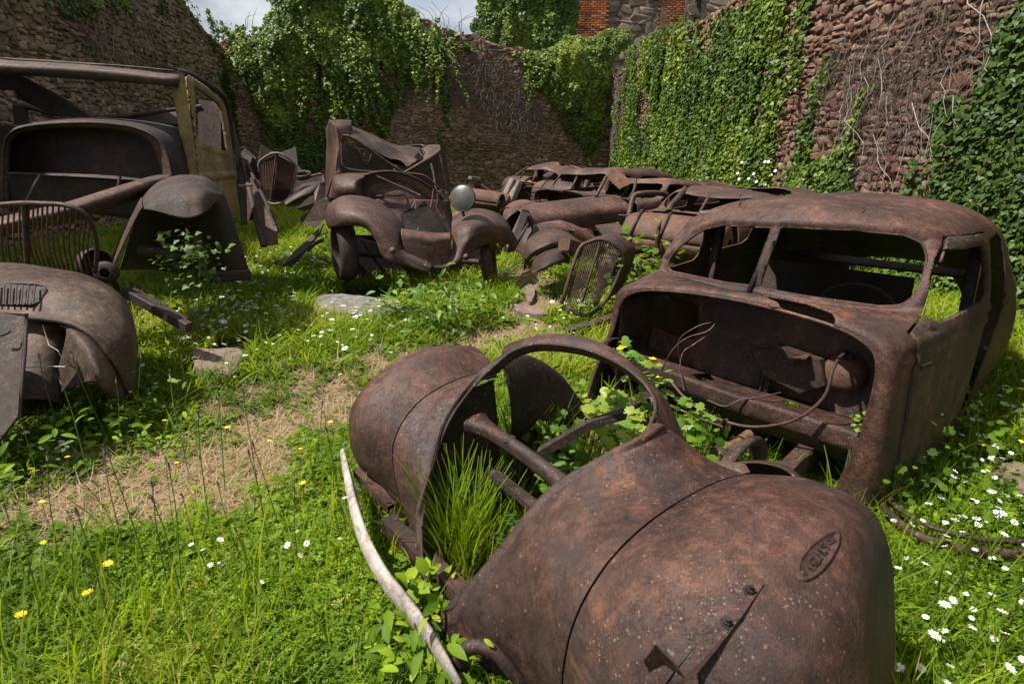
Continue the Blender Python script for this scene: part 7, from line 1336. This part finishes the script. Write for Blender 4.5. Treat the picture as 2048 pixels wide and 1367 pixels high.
CL = [('white daisy in the cluster by the flat panel, lower left', 'daisies by the lower left hulk', [(40, 872), (52, 886), (73, 888), (100, 893), (113, 883), (133, 883), (131, 897), (145, 899), (93, 905), (150, 903), (88, 899), (47, 868), (165, 820), (150, 833), (120, 890), (140, 890)], 1.15),
      ('white daisy in the grass before the lower left hulk', 'daisies before the lower left hulk', [(298, 782), (360, 790), (352, 770), (330, 808), (262, 820), (240, 806), (212, 807), (170, 773), (288, 860), (420, 700), (465, 742), (490, 733), (250, 818)], .95),
      ('white daisy in the middle of the left lawn', 'daisies on the left lawn', [(388, 1080), (415, 1093), (427, 1090), (430, 1130), (447, 1119), (455, 1125), (573, 1098), (606, 1056), (630, 1064), (611, 1081), (667, 1082), (516, 1146), (745, 1281), (697, 1007), (690, 965)], 1.0),
      ('white daisy in the patch beside the front fender on the right', 'daisies right of the front fender', [(1765, 1278), (1795, 1296), (1808, 1340), (1853, 1128), (1887, 1196), (1880, 1237), (1852, 1220), (1813, 1150), (1845, 1142), (1882, 1130), (1935, 1210), (1975, 1208), (2020, 1215), (1990, 1190), (1940, 1265), (1998, 1295), (2035, 1290), (2015, 1255), (1850, 1315), (1880, 1355), (1900, 1345), (1960, 1330), (2010, 1350), (1930, 1300), (1987, 1150), (2030, 1130), (1870, 1165), (1955, 1180), (1900, 1270), (1975, 1240), (2040, 1180), (1775, 1245), (1830, 1265)], 1.1),
      ('white daisy beyond the buried hoop on the right', 'daisies beyond the buried hoop', [(1925, 1025), (1943, 1068), (1990, 1080), (1985, 1050), (1990, 1030), (1950, 1000), (2005, 1060), (2010, 1010), (1893, 1052), (1910, 1040), (2040, 1040), (2030, 1075), (1965, 985), (1990, 965), (1935, 950), (1920, 930), (1970, 940), (2010, 930), (1900, 905), (1950, 890), (2020, 880), (1930, 870), (1980, 860), (2000, 840), (1960, 1100), (2000, 1120), (1925, 1110), (1870, 1080)], 1.0)]
for lab, grp, pts, s in CL:
    for u, v in pts:
        h_ = .085 * s; p = gp(u, v, h_); put(proto_d, nd == 0, (p[0], p[1], 0), rg.uniform(0, 6), s * rg.uniform(.6, 1.25), lab, grp, (rg.normal(0, .3), rg.normal(0, .3))); nd += 1
far_cl = [('small white daisy in the bright grass before the middle car', 'daisies before the middle car', (600, 525, 75, 22), 60), ('small white daisy in the bright grass left of the middle car', 'daisies near the dry patch', (500, 600, 70, 70), 40), ('tiny white daisy at the foot of the ochre leaning door', 'daisies by the leaning door', (500, 497, 45, 12), 22), ('small white daisy in front of the axle of the big left car', 'daisies before the big left car', (440, 640, 50, 22), 30), ('small white daisy between the slab and the path', 'daisies beside the grey slab', (700, 640, 130, 40), 22), ('small white daisy at the foot of the upright radiator', 'daisies under the radiator', (1140, 610, 45, 18), 12)]
qpf, qyf = None, None
pm = proto_d.children[0].data
dm = MB(); dy = MB(); daisy_mesh(dm, dy, np.array([0, 0, .09]), .014, 10); small = dm.build('daisy', M['petal'], smooth=False, loc=(0, 0, 0)); small['label'] = '-'; firstf = True
for lab, grp, (u0, v0, su, sv), n_ in far_cl:
    for k in range(n_):
        u, v = u0 + rg.normal(0, su * .6), v0 + rg.normal(0, sv * .6); p = gp(u, v, .09)
        if firstf: o = small; firstf = False
        else: o = small.copy(); COL.objects.link(o)
        o.location = (p[0], p[1], 0); s = rg.uniform(1.2, 1.9); o.scale = (s, s, s * rg.uniform(.7, 1.3)); o.rotation_euler = (rg.normal(0, .2), rg.normal(0, .2), rg.uniform(0, 6)); o['category'] = 'daisy'; o['label'] = lab; o['group'] = grp
YL = [('yellow dandelion on the left lawn', 'yellow flowers on the left lawn', [(60, 942), (83, 1012), (122, 917), (38, 1258), (185, 1207), (200, 1143), (88, 1085), (325, 848), (460, 871), (540, 882), (662, 850), (595, 902), (610, 975), (345, 925)]), ('yellow dandelion in the bright grass behind the nearest wreck', 'yellow flowers behind the nearest wreck', [(2000, 716), (2012, 722), (2025, 720), (2035, 724), (1998, 750), (2030, 790), (1990, 712), (2040, 745), (2015, 735), (2042, 716)]), ('large yellow dandelion at the right edge among the daisies', 'yellow flowers at the right edge', [(2038, 886), (1960, 905)])]
fy = True
for lab, grp, pts in YL:
    for u, v in pts:
        p = gp(u, v, .10); s = rg.uniform(.8, 1.2) * (1.5 if v < 800 else 1); put(proto_y, fy, (p[0], p[1], 0), rg.uniform(0, 6), s, lab, grp, (rg.normal(0, .1), rg.normal(0, .1))); fy = False
# plantain stalks
def stalk_proto():
    q = MB(); q.tube([(0, 0, 0), (.01, .005, .15), (.02, .01, .30), (.018, .012, .42)], [.0022, .0014], 5, n=10); s_ = q.build('stem', M['stalk'], None, loc=(0, 0, 0)); s_.name = 'plantain_stalk'
    h = MB(); h.tube([(.018, .012, .415), (.018, .012, .43), (.019, .012, .445)], [.003, .0045, .002], 6); h.build('seed_head', M['twig'], s_); return s_
sp_ = stalk_proto(); rg = R_(91); base = [(360, 1215), (430, 1180), (300, 1150), (250, 1110), (190, 1180), (120, 1140), (60, 1100), (15, 1180), (20, 1050), (480, 1120), (540, 1100), (560, 1060), (600, 1180), (520, 1000), (450, 980), (380, 960), (350, 1080), (560, 1240), (620, 980), (655, 900), (150, 1250), (230, 1290), (700, 1100), (420, 1060), (90, 1010), (180, 960), (240, 900), (215, 880), (270, 860), (130, 900), (290, 700), (325, 640), (345, 720), (600, 1050), (500, 1180), (340, 1200), (365, 1195), (372, 1225)]
for k, (u, v) in enumerate(base):
    if k == 0: o = sp_
    else:
        o = sp_.copy(); COL.objects.link(o); c = sp_.children[0].copy(); COL.objects.link(c); c.parent = o
    p = gp(u, v, 0); s = rg.uniform(.65, 1.15); o.location = (p[0], p[1], 0); o.scale = (s, s, s); o.rotation_euler = (rg.normal(0, .12), rg.normal(0, .12), rg.uniform(0, 6)); props(o, 'thin dark green plantain stalk rising from the left lawn', 'plantain', 'plantain stalks on the left lawn')

# the many tiny daisies beyond counting
rg = R_(808); T_ = []; F_ = []
for k in range(8):
    a = k * math.pi / 4; d = np.array([math.cos(a), math.sin(a), .05]); e = np.array([-math.sin(a), math.cos(a), 0]); b0 = len(T_); T_ += [d * .1 - e * .05, d * .75 - e * .2, d, d * .75 + e * .2]; F_.append((b0, b0 + 1, b0 + 2, b0 + 3))
Pd = []
for u0, v0, su, sv, n_ in [(470, 560, 60, 45, 110), (600, 520, 90, 25, 120), (430, 640, 90, 30, 80), (650, 650, 150, 40, 70), (300, 720, 60, 40, 25), (1960, 900, 80, 70, 35), (1960, 1000, 90, 70, 30), (1140, 620, 60, 30, 25), (1990, 800, 40, 40, 30)]:
    for _ in range(n_):
        u, v = u0 + rg.normal(0, su), v0 + rg.normal(0, sv)
        if v > 380: p = gp(u, v, rg.uniform(.07, .12)); Pd.append(p)
Pd = np.array(Pd); n = len(Pd); Z_ = np.stack([rg.normal(0, .3, n), rg.normal(-.1, .3, n), np.ones(n)], 1); Z_ /= np.linalg.norm(Z_, axis=1, keepdims=True); X_ = np.cross(np.tile([0, 1., 0], (n, 1)), Z_); X_ /= np.linalg.norm(X_, axis=1, keepdims=True)
V_, Fq_ = scatter_mesh(Pd, X_, np.cross(Z_, X_), Z_, rg.uniform(.008, .014, n) * (1 + .06 * Pd[:, 1]), np.array(T_), np.array(F_)); props(mesh_obj('daisy_carpet', V_, Fq_, M['petal'], smooth=False, loc=(0, 0, 0)), 'scattered tiny white daisies all over the lawn', 'daisies', kind='stuff')
